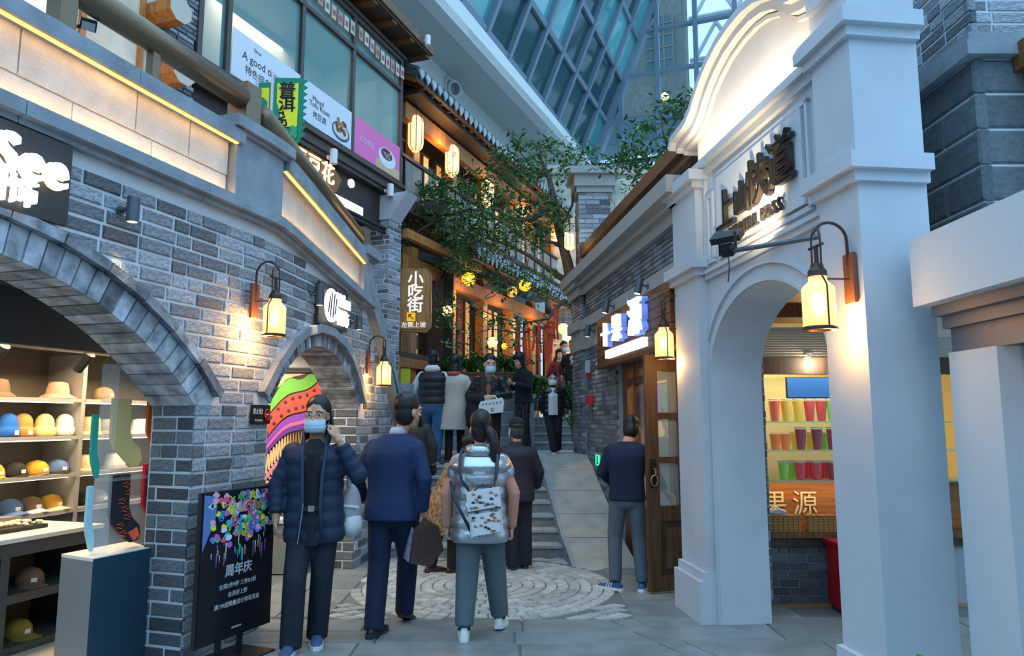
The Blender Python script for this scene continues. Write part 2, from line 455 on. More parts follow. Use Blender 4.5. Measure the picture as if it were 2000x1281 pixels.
for a, b in zip(cuts[:-1], cuts[1:]):
    def P(x, y, dz): return (x, y, rampz(y) + dz)
    xa0, xb0 = rampx(a) + .01, rampx(b) + .01; xa1, xb1 = RP[0] + RP[1] * a - .012, RP[0] + RP[1] * b - .012
    g = .006
    MB().box8([P(xa0, a + g, -.25), P(xa1, a + g, -.25), P(xb1, b - g, -.25), P(xb0, b - g, -.25), P(xa0, a + g, .004), P(xa1, a + g, .004), P(xb1, b - g, .004), P(xb0, b - g, .004)]).build('ramp_slab', m_ramp, ramp)
mb = MB()
for a, b in zip(cuts[:-1], cuts[1:]):
    xa, xb = rampx(a), rampx(b)
    mb.box8([(xa - .03, a, rampz(a) - .3), (xa + .012, a, rampz(a) - .3), (xb + .012, b, rampz(b) - .3), (xb - .03, b, rampz(b) - .3), (xa - .03, a, rampz(a) + .015), (xa + .012, a, rampz(a) + .015), (xb + .012, b, rampz(b) + .015), (xb - .03, b, rampz(b) + .015)])
mb.build('ramp_kerb', m_stone, ramp)

# ================================================================ LEFT BRICK WALL
A1 = (3.3, 2.5, 2.3); A1s = 5.03            # apex s, crown height, radius; springing
A2 = (6.97, 2.33, 1.31); A2s = (5.88, 8.06)
def arch_z(A, s, dr=0):
    q = (A[2] + dr) ** 2 - (s - A[0]) ** 2
    return A[1] - A[2] + math.sqrt(q) if q > 0 else -9
def ledge_z(s):
    P = [(3, 3.17), (5.85, 3.17), (8.3, 2.88), (8.75, 2.5), (9.35, 1.78), (10.3, .85)]
    if s <= 3: return 3.17
    for (a, za), (b, zb) in zip(P[:-1], P[1:]):
        if s <= b: return za + (zb - za) * (s - a) / (b - a)
    return .85
wall_left = setting('wall_left')
mb = MB(); s = 2.2; TH = -.36
edges = sorted(set([2.2 + .1 * i for i in range(78)] + [A1s, A2s[0], A2s[1]]))
for a, b in zip(edges[:-1], edges[1:]):
    m = (a + b) / 2; lo = lambda q: 0.
    ina, inb = m < A1s and m > 2 * A1[0] - A1s, A2s[0] < m < A2s[1]
    z0, z1 = (0, 0)
    if ina: z0, z1 = arch_z(A1, a) , arch_z(A1, b)
    if inb: z0, z1 = arch_z(A2, a), arch_z(A2, b)
    t0, t1 = ledge_z(a) + .05, ledge_z(b) + .05
    if max(t0 - z0, t1 - z1) < .02: continue
    k0, k1 = TH, -.006
    mb.box8([fL(a, z0, k0), fL(b, z1, k0), fL(b, z1, k1), fL(a, z0, k1), fL(a, max(t0, z0 + .01), k0), fL(b, max(t1, z1 + .01), k0), fL(b, max(t1, z1 + .01), k1), fL(a, max(t0, z0 + .01), k1)])
mb.build('mortar_core', m_mort, wall_left)
def holeL(h):
    out = []; segs = [(3.25, 10.0)]
    def cut(segs, a, b):
        r = []
        for p, q in segs:
            if b <= p or a >= q: r.append((p, q)); continue
            if a - p > .04: r.append((p, a))
            if q - b > .04: r.append((b, q))
        return r
    R1 = A1[2] + .235; c = A1[1] - A1[2]
    if h < c: segs = cut(segs, 0, A1s)
    elif h - c < R1: w = math.sqrt(R1 * R1 - (h - c) ** 2); segs = cut(segs, A1[0] - w, max(A1[0] + w if h > 1.72 else 0, A1s if h < 1.72 else 0))
    R2 = A2[2] + .20; c2 = A2[1] - A2[2]
    if h < 1.66: segs = cut(segs, A2s[0], A2s[1])
    elif h - c2 < R2: w = math.sqrt(R2 * R2 - (h - c2) ** 2); segs = cut(segs, A2[0] - w, A2[0] + w)
    # sloping top
    if h > .85:
        lo, hi = 3.0, 10.2
        for _ in range(30):
            mid = (lo + hi) / 2
            if ledge_z(mid) > h + .05: lo = mid
            else: hi = mid
        segs = cut(segs, lo, 20)
    return segs
bl = courses(3.25, 10, .0, 3.17, .27, .0965, .017, holeL, 5)
def key(b):
    d = fL((b[0] + b[1]) / 2, b[2], 0); return (b[1] - b[0]) / d.y ** 2
bl.sort(key=key, reverse=True)
print('left bricks', len(bl))
for b in bl[:300]: brick_obj(wall_left, fL, b[0], b[1], b[2], b[3], -.05, b[4] + .004, m_brick)
mb = MB()
for b in bl[300:]: brick_mb(mb, fL, b[0], b[1], b[2], b[3], -.05, b[4] + .004)
mb.build('far_bricks', m_brick, wall_left, kind='stuff', fix=False)
# reveals: brick courses through the wall thickness on the jambs
def jamb(s, sgn, h1, seed):
    # face of the opening: runs in -k; a frame whose s is depth
    P0 = fL(s, 0, 0); d = (fL(s, 0, -1) - P0).normalized(); n = (fL(s + .01 * sgn, 0, 0) - fL(s, 0, 0)).normalized()
    def fr(a, h, k): return P0 + d * a + V((0, 0, h)) + n * k
    for b in courses(0, .36, 0, h1, .27, .0965, .013, None, seed):
        brick_obj(wall_left, fr, b[0], b[1], b[2], b[3], -.03, b[4] + .006, m_brickd if sgn < 0 else m_brick)  # reveal bricks get a darker colour that stands in for their shade
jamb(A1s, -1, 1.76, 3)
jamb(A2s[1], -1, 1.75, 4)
def ring(A, a0, a1, n, rin, rout, k0, k1, name, gap=.006, m=m_brick):
    c = A[1] - A[2]
    for i in range(n):
        t0 = a0 + (a1 - a0) * i / n; t1 = a0 + (a1 - a0) * (i + 1) / n; g = gap / A[2] / 2
        mb = MB(); j = R_(-.004, .005)
        def p(t, r, k): return fL(A[0] + r * math.sin(t), c + r * math.cos(t), k)
        u0, u1 = t0 + g, t1 - g
        mb.box8([p(u0, rin, k0), p(u1, rin, k0), p(u1, rin, k1 + j), p(u0, rin, k1 + j), p(u0, rout, k0), p(u1, rout, k0), p(u1, rout, k1 + j), p(u0, rout, k1 + j)])
        mb.build(name, m, wall_left)
tA = math.asin((A1s - A1[0]) / A1[2])
ring(A1, -.12, tA, 22, A1[2] - .012, A1[2] + .165, -.37, .012, 'voussoir', .012)
ring(A1, -.12, tA + .03, 8, A1[2] + .172, A1[2] + .235, -.02, .06, 'hood_stone', .008)
tB = math.asin((A2s[1] - A2[0]) / A2[2])
ring(A2, -tB, tB, 42, A2[2] - .012, A2[2] + .115, -.37, .01, 'voussoir', .010)
ring(A2, -tB - .02, tB + .02, 9, A2[2] + .12, A2[2] + .20, -.02, .065, 'hood_stone', .004, m_stone)

# ================================================================ PARAPET OF THE UPPER WALK
def strip(mb, fr, ss, z0, z1, k0, k1):
    """band following the wall between the heights z0(s), z1(s)"""
    rings = [[fr(s, z0(s), k0), fr(s, z0(s), k1), fr(s, z1(s), k1), fr(s, z1(s), k0)] for s in ss]
    return mb.ring_loft(rings)
def seg(a, b, n=4): return [a + (b - a) * i / n for i in range(n + 1)]
par = thing('parapet', 'stone parapet of the upper walk with lit cream panels, above the left arches', 'balustrade')
cz = lambda v: (lambda s: v)
LB = lambda s: 3.28 + (3.03 - 3.28) * (s - 5.87) / (8.0 - 5.87)
CB = lambda s: 3.70 + (3.37 - 3.70) * (s - 5.87) / (8.0 - 5.87)
# first run, straight
for a, b in ((3.0, 3.62), (3.62, 4.95), (4.95, 5.84)):
    mb = MB(); strip(mb, fL, seg(a + .003, b - .003, 6), cz(3.165), cz(3.205), -.05, .05); strip(mb, fL, seg(a + .003, b - .003, 6), cz(3.205), cz(3.285), -.05, .10); mb.build('ledge_stone', m_stone, par)
for a, b in ((3.0, 3.62), (3.62, 4.38), (4.38, 4.83), (4.83, 5.22)):
    strip(MB(), fL, seg(a + .005, b - .005), cz(3.445), cz(3.70), -.1, .012).build('panel', m_cream, par)
for a, b in ((3.0, 3.95), (3.95, 4.52), (4.52, 5.22)):
    strip(MB(), fL, seg(a + .005, b - .005), cz(3.285), cz(3.432), -.1, .004).build('panel', m_cream, par)
strip(MB(), fL, seg(3.0, 5.22), cz(3.28), cz(3.70), -.12, -.004).build('panel_back', m_mort, par)
for a, b in ((3.0, 4.3), (4.3, 5.29)):
    strip(MB(), fL, seg(a + .002, b - .002), cz(3.70), cz(3.80), -.16, .11).build('coping_stone', m_stone, par)
strip(MB(), fL, seg(3.0, 5.24), cz(3.690), cz(3.699), .055, .085).build('led_strip', m_led, par)
strip(MB(), fL, seg(3.0, 5.22), cz(3.286), cz(3.292), .055, .075).build('led_strip', m_led, par)
for s_, w_ in ((3.7, 1.3), (4.65, 1.2)):
    a_, b_ = fL(s_, 3.30, .075), fL(s_, 3.685, .085)
    q_ = light('AREA', 'parapet_strip_light', a_, 0.9 * w_, (1, .60, .26), w_, None, sy=.03)
    yv = (fL(s_ + .1, 0, 0) - fL(s_, 0, 0)).normalized(); d_ = (fL(s_, 3.5, 0) - a_).normalized(); d_ = (d_ - yv * d_.dot(yv)).normalized()
    q_.matrix_world = Matrix.Translation(a_) @ Matrix((yv, (-d_).cross(yv), -d_)).transposed().to_4x4()
    q_ = light('AREA', 'parapet_strip_light', b_, 0.5 * w_, (1, .60, .26), w_, None, sy=.03)
    d_ = (fL(s_, 3.45, 0) - b_).normalized(); d_ = (d_ - yv * d_.dot(yv)).normalized()
    q_.matrix_world = Matrix.Translation(b_) @ Matrix((yv, (-d_).cross(yv), -d_)).transposed().to_4x4()
# newels
def newel(s0, s1, z0, z1, zc):
    mb = MB(); strip(mb, fL, seg(s0, s1), cz(z0), cz(z1), -.22, .07); mb.build('newel_post', m_stone, par)
    mb = MB(); strip(mb, fL, seg(s0 - .03, s1 + .03), cz(z1), cz(z1 + .03), -.25, .10); strip(mb, fL, seg(s0 - .07, s1 + .07), cz(z1 + .03), cz(zc), -.28, .14); mb.build('newel_cap', m_stone, par)
newel(5.24, 5.83, 3.29, 3.78, 3.9)
newel(7.97, 8.33, 2.9, 3.44, 3.57)
# second run, falling a little
for a, b in ((5.84, 6.9), (6.9, 8.34)):
    mb = MB(); strip(mb, fL, seg(a + .002, b - .002, 6), lambda s: LB(s) - .12, lambda s: LB(s) - .08, -.05, .05); strip(mb, fL, seg(a + .002, b - .002, 6), lambda s: LB(s) - .08, LB, -.05, .10); mb.build('ledge_stone', m_stone, par)
for a, b in ((5.85, 6.4), (6.4, 7.2), (7.2, 7.98)):
    strip(MB(), fL, seg(a + .004, b - .004), lambda s: LB(s) + .1, CB, -.1, .010).build('panel', m_cream, par)
    strip(MB(), fL, seg(a + .004, b - .004), LB, lambda s: LB(s) + .092, -.1, .004).build('panel', m_cream, par)
strip(MB(), fL, seg(5.85, 7.98), LB, CB, -.12, -.004).build('panel_back', m_mort, par)
for a, b in ((5.86, 6.9), (6.9, 8.0)):
    strip(MB(), fL, seg(a + .002, b - .002), CB, lambda s: CB(s) + .13, -.16, .11).build('coping_stone', m_stone, par)
strip(MB(), fL, seg(5.86, 7.98), lambda s: CB(s) - .012, lambda s: CB(s) - .002, .055, .085).build('led_strip', m_led, par)
strip(MB(), fL, seg(5.86, 7.98), lambda s: LB(s) + .001, lambda s: LB(s) + .007, .055, .075).build('led_strip', m_led, par)
for s_, w_ in ((6.4, 1.0), (7.45, 1.0)):
    a_ = fL(s_, LB(s_) + .02, .075); q_ = light('AREA', 'parapet_strip_light', a_, 0.9 * w_, (1, .60, .26), w_, None, sy=.03)
    yv = (fL(s_ + .1, LB(s_ + .1), 0) - fL(s_, LB(s_), 0)).normalized(); d_ = (fL(s_, LB(s_) + .2, 0) - a_).normalized(); d_ = (d_ - yv * d_.dot(yv)).normalized()
    q_.matrix_world = Matrix.Translation(a_) @ Matrix((yv, (-d_).cross(yv), -d_)).transposed().to_4x4()
# third run: the sloping side of the steps down to the landing
lo = lambda s: ledge_z(s); hi = lambda s: 3.25 + (2.02 - 3.25) * (s - 8.35) / (9.66 - 8.35)
ss = [8.3, 8.45, 8.6, 8.75, 9.0, 9.35, 9.8]
strip(MB(), fL, ss, lo, lambda s: lo(s) + .16, -.05, .09).build('string_stone', m_stone, par)
strip(MB(), fL, ss, lambda s: lo(s) + .16, lambda s: lo(s) + .24, -.05, .05).build('string_stone', m_stone, par)
strip(MB(), fL, [8.33, 9.0, 9.9], lambda s: hi(s) - .16, hi, -.06, .06).build('sloping_rail', m_stone, par)
strip(MB(), fL, [8.33, 9.0, 9.9], lambda s: hi(s), lambda s: hi(s) + .05, -.10, .02).build('handrail_board', m_woodl, par)
strip(MB(), fL, [8.33, 9.0, 9.9], lambda s: lo(s) + .2, lambda s: hi(s) - .14, -.10, -.05).build('dark_gap_sheet', m_black, par)  # black sheet painted in for the dark open gap below the rail
strip(MB(), fL, [9.72, 10.0], cz(1.1), cz(1.98), -.16, .10).build('end_post', m_stone, par)
strip(MB(), fL, [9.68, 10.04], cz(1.98), cz(2.1), -.2, .14).build('end_cap', m_stone, par)
# round wooden handrail on posts
hr = thing('handrail', 'thick round bronze handrail on square posts along the parapet of the upper walk', 'handrail')
def rp(px, py, z):
    r = ray(px, py); return E0 + r * ((z - EYE) / r.z)
def onL(px, py, k):   # sight line onto the first run set back by k
    q = math.sqrt(1 + L1[1] ** 2); return pl(px, py, (L1[0] + k * q, L1[1]))
a = onL(470, 190, -.05); zr = a.z; b = onL(60, -85, -.05); b.z = zr
MB().tube([b, a], .092, 16).build('rail', m_bronze, hr, smooth=True)
def vpost(p, w, z0, z1, m=m_bronze, name='post', par_=hr):
    fx = V((L1[1], 1, 0)).normalized(); nx = V((fx.y, -fx.x, 0)); q = V(p)
    c = [q + fx * sx * w + nx * sy * w for sx, sy in ((-1, -1), (1, -1), (1, 1), (-1, 1))]
    return MB().box8([(v.x, v.y, z0) for v in c] + [(v.x, v.y, z1) for v in c]).build(name, m, par_)
vpost(a + V((.0, .09, 0)), .09, 3.86, zr + .13)
pA = onL(118, 60, -.05); vpost(V((pA.x, pA.y, 0)), .055, 3.75, zr)
vpost(onL(300, 110, -.05), .03, 3.75, zr)
qb = math.sqrt(1 + L2[1] ** 2); L2k = (L2[0] - .05 * qb, L2[1])
c = pl(512, 225, L2k); d = pl(700, 462, L2k)
MB().tube([c, d], .085, 16).build('rail', m_bronze, hr, smooth=True)
for t in (.42, .78):
    q = c.lerp(d, t); vpost(q, .04, CB(q.y) + .05, q.z)
vpost(d + V((0, .1, 0)), .085, 3.5, d.z + .12)
# the walk itself and its back wall
walk = setting('floor_upper_walk')
MB().add([(-2.3, 8.3, 3.0), (-2.95, 3, 3.0), (-5, 3, 3.0), (-3.2, 8.3, 3.0), (-2.3, 8.3, 3.15), (-2.95, 3, 3.15), (-5, 3, 3.15), (-3.2, 8.3, 3.15)], [(0, 1, 2, 3), (4, 5, 6, 7), (0, 1, 5, 4), (1, 2, 6, 5), (2, 3, 7, 6), (3, 0, 4, 7)]).build('walk_slab', m_grey, walk)
# ================================================================ HAT SHOP BEHIND THE FIRST ARCH
fS = frame(-5.9, .3047, 1)
nS = (fS(0, 0, 1) - fS(0, 0, 0)).normalized(); aS = math.atan2(nS.y, nS.x)
shop = setting('wall_hat_shop')
MB().fb(fS, 3.6, 8.3, 0, 2.6, -.5, -.42).build('back_panel', m_shelf, shop)
MB().fb(fS, 8.15, 8.3, 0, 2.6, -.42, .35).build('end_panel', m_dgrey, shop)
setc = setting('ceiling_hat_shop')
MB().fb(fS, 3.3, 5.6, 2.5, 2.6, -.5, 1.75).build('ceiling_board', m_dgrey, setc)
MB().fb(fS, 5.6, 8.3, 2.5, 2.6, -.5, .9).build('ceiling_board', m_dgrey, setc)
MB().fb(fS, 3.3, 6.3, 2.12, 2.5, .95, 1.05).build('drop_beam', m_dgrey, setc)
MB().fb(fS, 3.3, 8.1, 2.2, 2.5, -.06, .1).build('bulkhead', m_black, setc)
setf = setting('floor_hat_shop')
MB().fb(fS, 3.0, 6.0, -.01, .006, -.5, 1.7).build('floor_sheet', mat('pale shop floor', (.55, .52, .45), .35), setf)
su = thing('shelf_unit', 'grey wall shelf unit with lit bays of hats, inside the left shop', 'shelves')
for s in (3.7, 5.2, 6.56, 7.0, 8.1):
    if s in (7.0,): continue
    MB().fb(fS, s - .02, s + .02, .0, 2.2, -.42, 0).build('upright', m_shelfe, su)
ROWS = [1.80, 1.47, 1.14, .83]
for z in ROWS:
    for a, b in ((3.72, 5.18), (5.22, 6.54), (6.58, 8.08)):
        sh = MB().fb(fS, a, b, z - .03, z, -.42, 0.01).build('shelf', m_shelfe, su)
        MB().fb(fS, a + .02, b - .02, z - .04, z - .031, -.1, -.07).build('led_strip', mat('shelf led', (1, .9, .7), .5, emit=5, ecol=(1, .8, .5)), sh)
for a, b in ((3.72, 5.18), (5.22, 6.54), (6.58, 8.08)):
    MB().fb(fS, a, b, .3, .79, -.42, -.01).build('cabinet_door', m_dgrey, su)
MB().fb(fS, 3.72, 8.08, 0, .29, -.42, -.08).build('plinth', m_black, su)
# hat prototypes -------------------------------------------------
def fab(n, c): return mat(n, c, .85, bump=.3, bump_s=120)
def hat_beanie(m, tag=True):
    t = thing('beanie', 'x', 'hat', 'hats on the shop shelves')
    prof = [(.085, 0), (.092, .012), (.093, .055), (.088, .066), (.083, .068), (.084, .09), (.076, .13), (.055, .158), (.025, .172), (0, .175)]
    MB().lathe([(.0, 0)] + prof, n=18).build('crown', m, t, smooth=True)
    MB().lathe([(.086, .004), (.098, .012), (.099, .06), (.088, .068)], n=18).build('cuff', m, t, smooth=True)
    if tag: MB().box(.096, .102, -.02, .02, .015, .05).build('patch', mat('white patch', (.8, .8, .78)), t)
    return t
def hat_cap(m, m2, peak=True):
    t = thing('baseball_cap', 'x', 'hat', 'hats on the shop shelves')
    MB().lathe([(.0, 0), (.095, 0), (.097, .03), (.09, .07), (.065, .105), (.03, .12), (.008, .124), (0, .13)], n=18).build('crown', m, t, smooth=True)
    pts = []
    mb = MB(); rings = []
    for i in range(9):
        a = -1.15 + 2.3 * i / 8; x, y = math.cos(a), math.sin(a)
        q = .09 + (.1 if peak else .03) * max(0, math.cos(a * 1.25))
        z = .012 + .02 * (1 - abs(y)) 
        rings.append([(.085 * x, .085 * y, z), (q * x, q * y, z - .022), (q * x, q * y, z - .028), (.085 * x, .085 * y, z - .008)])
    mb.ring_loft(rings).build('peak', m2, t, smooth=False)
    MB().box(.094, .1, -.02, .02, .03, .06).build('patch', mat('white patch', (.8, .8, .78)), t)
    return t
def hat_brim(m, m2, up=.16, top=.07, br=.15, name='bucket_hat'):
    t = thing(name, 'x', 'hat', 'hats on the shop shelves')
    MB().lathe([(0, 0), (.095, 0.0), (.098, .02), (.09, up * .6), (top, up * .93), (top * .5, up), (0, up)], n=20).build('crown', m, t, smooth=True)
    MB().lathe([(.09, .035), (br, .0), (br, .006), (.09, .045)], n=20).build('brim', m2, t, smooth=True)
    return t
def put(t, px, py, row, k, label, dz=0):
    p = pl(px, py, (-5.9 - k * 1.045, .3047)); t.location = (p.x, p.y, ROWS[row] + .001); t.rotation_euler = (0, 0, aS + R_(-.15, .15)); t['label'] = label
    if t.name.startswith('beanie'): t.scale = (.9, .9, 1.12)
    return t
cw = fab('white knit', (.78, .77, .74)); co_ = fab('orange knit', (.75, .26, .07)); cb = fab('blue knit', (.02, .14, .55)); cy = fab('pale yellow knit', (.85, .72, .3))
cbk = fab('black cloth', (.02, .02, .022)); cyl = fab('mustard cloth', (.68, .36, .04)); cbl = fab('denim blue cloth', (.1, .17, .36)); cpk = fab('pink felt', (.62, .33, .24)); ccr = fab('cream cloth', (.7, .56, .33)); ctn = fab('tan cloth', (.36, .25, .11)); cbr = fab('brown cloth', (.2, .13, .08)); cgy = fab('grey cloth', (.28, .29, .31))
put(hat_beanie(cb), 14, 852, 1, .12, 'blue knitted beanie with a white patch on the second shelf')
put(hat_beanie(co_), 43, 852, 1, .12, 'orange knitted beanie with a white patch on the second shelf')
put(hat_beanie(cy, False), 85, 852, 1, .12, 'pale yellow knitted beanie beside the white one on the second shelf')
put(hat_beanie(cw, False), 124, 852, 1, .12, 'white knitted beanie on the second shelf, left bay')
put(hat_brim(cpk, cpk, .15, .075, .155, 'felt_hat'), 112, 776, 0, .15, 'pink felt hat with round crown on the top shelf')
put(hat_brim(cbr, cbr, .15, .075, .14, 'felt_hat'), -8, 776, 0, .15, 'dark brown felt hat at the left end of the top shelf')
put(hat_cap(cyl, cyl, False), -18, 930, 2, .12, 'pale soft cap cut by the picture edge, third shelf')
put(hat_cap(cbk, cbk, False), 26, 930, 2, .12, 'black short-peaked cap with white patch on the third shelf')
put(hat_cap(cyl, cbr, False), 70, 930, 2, .12, 'mustard short-peaked cap with white patch on the third shelf')
put(hat_cap(cbl, cbk, False), 110, 930, 2, .12, 'blue short-peaked cap with white patch on the third shelf')
put(hat_cap(cbl, cbl), 18, 1003, 3, .17, 'faded blue baseball cap on the bottom shelf')
put(hat_cap(cbr, cw), 60, 1003, 3, .17, 'brown baseball cap with pale peak on the bottom shelf')
put(hat_cap(cyl, ccr), 98, 1003, 3, .17, 'yellow baseball cap with pale peak on the bottom shelf')
put(hat_cap(ctn, ctn, False), 202, 776, 0, .15, 'tan flat cap on the top shelf of the right bay')
put(hat_brim(ccr, ccr, .17, .08, .115), 174, 852, 1, .12, 'cream bucket hat on the second shelf, right bay')
put(hat_brim(cgy, cgy, .15, .07, .125), 207, 852, 1, .12, 'dark grey bucket hat on the second shelf, right bay')
put(hat_brim(cw, cw, .15, .08, .12), 274, 852, 1, .1, 'white bucket hat seen through the sock display')
put(hat_brim(ccr, ccr, .15, .07, .11), 163, 930, 2, .12, 'tan bucket hat on the third shelf, right bay')
put(hat_brim(cw, cgy, .15, .075, .125), 222, 930, 2, .12, 'pale grey bucket hat on the third shelf, right bay')
put(hat_cap(cgy, cbk, False), 187, 1000, 3, .15, 'grey soft cap on the bottom shelf, right bay')
put(hat_cap(cbk, cbk, False), 158, 1000, 3, .15, 'black soft cap on the bottom shelf, right bay')
# display table in front
fT = frame(-5.02, .3047, 1)
tb = thing('display_table', 'grey display table with white top and cap bays, inside the left shop', 'table')
MB().fb(fT, 3.7, 5.82, .77, .80, -.62, .03).build('top', mat('white table top', (.75, .73, .68), .4), tb)
for s in (3.72, 4.5, 5.08, 5.78): MB().fb(fT, s - .03, s + .03, 0, .77, -.6, 0).build('upright', m_dgrey, tb)
for z in (.03, .38, .70): MB().fb(fT, 3.7, 5.8, z - .03, z + (.03 if z < .6 else .07), -.6, -.002).build('rail', m_dgrey, tb)
MB().fb(fT, 3.7, 5.8, .0, .77, -.61, -.58).build('back_board', m_shelf, tb)
tr = thing('tray', 'dark tray heaped with cream trinkets on the white table top', 'tray')
MB().fb(fT, 5.0, 5.55, .802, .83, -.5, -.22).build('tray_body', m_black, tr)
mb = MB()
for i in range(60): mb.ell(fT(R_(5.03, 5.52), .835 + R_(0, .02), R_(-.48, -.24)), (.018, .018, .014), 6, 4)
mb.build('trinkets', mat('cream trinkets', (.75, .68, .5), .5), tr, kind='stuff')
bk = thing('flat_tray', 'flat pale tray lying nearest the picture edge on the white table', 'tray')
MB().fb(fT, 4.5, 4.95, .802, .815, -.3, -.03).build('tray_body', mat('pale card', (.7, .66, .52)), bk)
t = hat_cap(cbr, cbr); p = fT(5.42, .41, -.2); t.location = p; t.rotation_euler = (0, 0, aS - .4); t['label'] = 'dark brown baseball cap with pale badge in the upper table bay'
t = hat_cap(fab('olive cloth', (.26, .2, .03)), fab('olive cloth', (.26, .2, .03))); p = fT(5.36, .06, -.2); t.location = p; t.rotation_euler = (0, 0, aS); t['label'] = 'olive cap in the lower table bay'
# pedestal and acrylic sock display
pd = thing('pedestal', 'tall square pedestal with dark blue side under the sock display', 'pedestal')
q = [V((-2.66, 4.70, 0)), V((-2.42, 5.3, 0)), V((-2.75, 5.48, 0)), V((-2.96, 4.86, 0))]
q[1] = V((-2.50, 5.10, 0)); q[2] = V((-2.78, 5.36, 0))
up = V((0, 0, 1))
MB().box8([v for v in q] + [v + up * .72 for v in q]).build('body', mat('slate pedestal', (.20, .225, .235), .5), pd)
MB().box8([v + up * .72 for v in q] + [v + up * .74 for v in q]).build('top', mat('white table top'), pd)
n0 = ((q[1] - q[0]).cross(up)).normalized()
MB().box8([q[0] + n0 * .001, q[1] + n0 * .001, q[1] + n0 * .006, q[0] + n0 * .006] + [v + up * .735 for v in (q[0] + n0 * .001, q[1] + n0 * .001, q[1] + n0 * .006, q[0] + n0 * .006)]).build('side_panel', mat('navy panel', (.02, .055, .085), .35), pd)
ac = thing('acrylic_stand', 'clear acrylic stand on the pedestal, holding large sock cutouts', 'display stand')
A0 = (q[0] + q[3]) / 2 + (q[1] - q[0]) * .22; A0.z = .74; ad = (q[1] - q[0]).normalized(); an = ad.cross(up).normalized()
def fA(s, h, k=0): return A0 + ad * s + up * h + an * k
MB().fb(fA, 0, .6, 0, 1.25, -.012, 0).build('sheet', m_acry, ac)
MB().fb(fA, 0, .012, 0, 1.25, -.012, .14).build('edge_sheet', m_acry, ac)
MB().fb(fA, 0, .55, .47, .485, 0, .13).build('bar', m_acry, ac)
letters('lettering', 'socks', .11, fA(.33, 1.14, .004), ad, up, mat('pale etch', (.55, .56, .56)), ac, .002, mirror=True)
def sock(nm, s, h, m, label, m2=None, sc=1., sw=1.):
    t = thing(nm, label, 'sock', 'socks on the acrylic stand')
    pts = [(0, .40), (.16, .40), (.165, .17), (.2, .10), (.27, .04), (.285, -.02), (.26, -.06), (.2, -.07), (.14, -.03), (.04, .06), (.0, .13)]
    MB().prism([(s + a * sc * .9 * sw, h + b * sc) for a, b in pts], fA, .006, .03).build('body', m, t)
    if m2:
        if nm == 'flowered_sock':
            for i in range(7):
                f = MB()
                for k in range(5): f.ell(fA(s + .11 + .03 * math.sin(i * 2.1) + .018 * math.cos(k * 1.256), h + .33 - .055 * i + .018 * math.sin(k * 1.256), .033), (.013, .013, .004), 6, 4)
                f.build('flower', m2, t)
        else:
            for i in range(9): MB().prism([(s + .01, h + .37 - i * .03), (s + .14, h + .37 - i * .03), (s + .14, h + .355 - i * .03), (s + .01, h + .355 - i * .03)], fA, .03, .034).build('stripe', m2, t)
        MB().prism([(s + .15, h - .0), (s + .22, h + .03), (s + .245, h - .03), (s + .2, h - .06)], fA, .03, .034).build('toe', m2, t)
    return t
sock('sand_sock', .07, .62, fab('sand sock', (.75, .58, .22)), 'sand coloured sock cutout at the top of the acrylic stand')
sock('orange_sock', .36, .66, fab('orange sock', (.42, .09, .02)), 'rust orange sock cutout beside the brick pier')
sock('flowered_sock', .10, .1, fab('dark sock', (.02, .02, .025)), 'black sock cutout with red flowers, low on the stand', mat('flower red', (.8, .12, .06)))
sock('striped_sock', .36, .16, fab('crimson sock', (.4, .01, .03)), 'crimson striped sock cutout, low on the stand', mat('stripe purple', (.08, .02, .14)))
sock('green_sock', -.07, .55, fab('green sock', (.02, .4, .3)), 'narrow green sock cutout at the left edge of the stand', None, .9, .3)
sock('pale_blue_sock', -.07, .08, fab('pale blue sock', (.4, .7, .8)), 'pale blue sock cutout at the lower left of the stand', None, .9, .3)
# track spots
tk = thing('light_track', 'black ceiling track above the hat shelves', 'light track')
MB().fb(fS, 4.2, 7.5, 2.17, 2.2, .55, .6).build('track', m_black, tk)
for s, lab in ((5.35, 'leftmost black track spotlight above the hats'), (6.05, 'middle black track spotlight above the hats'), (6.3, 'black track spotlight nearest the acrylic stand')):
    t = thing('track_spot', lab, 'spotlight', 'track spotlights in the hat shop')
    p = fS(s, 2.1, .57); dr = (fS(s, 1.2, -.3) - p).normalized()
    MB().lathe([(.0, -.09), (.042, -.09), (.042, .09), (.034, .092), (0, .08)], p + dr * .02, 14, dr).build('body', m_black, t, smooth=False)
    MB().tube([p, p + up * .09], .012, 8).build('stem', m_black, t)
light('AREA', 'shop_light', fS(5.2, 2.44, .55), 60, (1, .74, .44), 1.6, fS(5.2, 0, .4), sy=.5)
light('AREA', 'shop_light_right', fS(6.9, 2.44, .5), 48, (1, .74, .44), 1.2, fS(6.9, 0, .3), sy=.4)

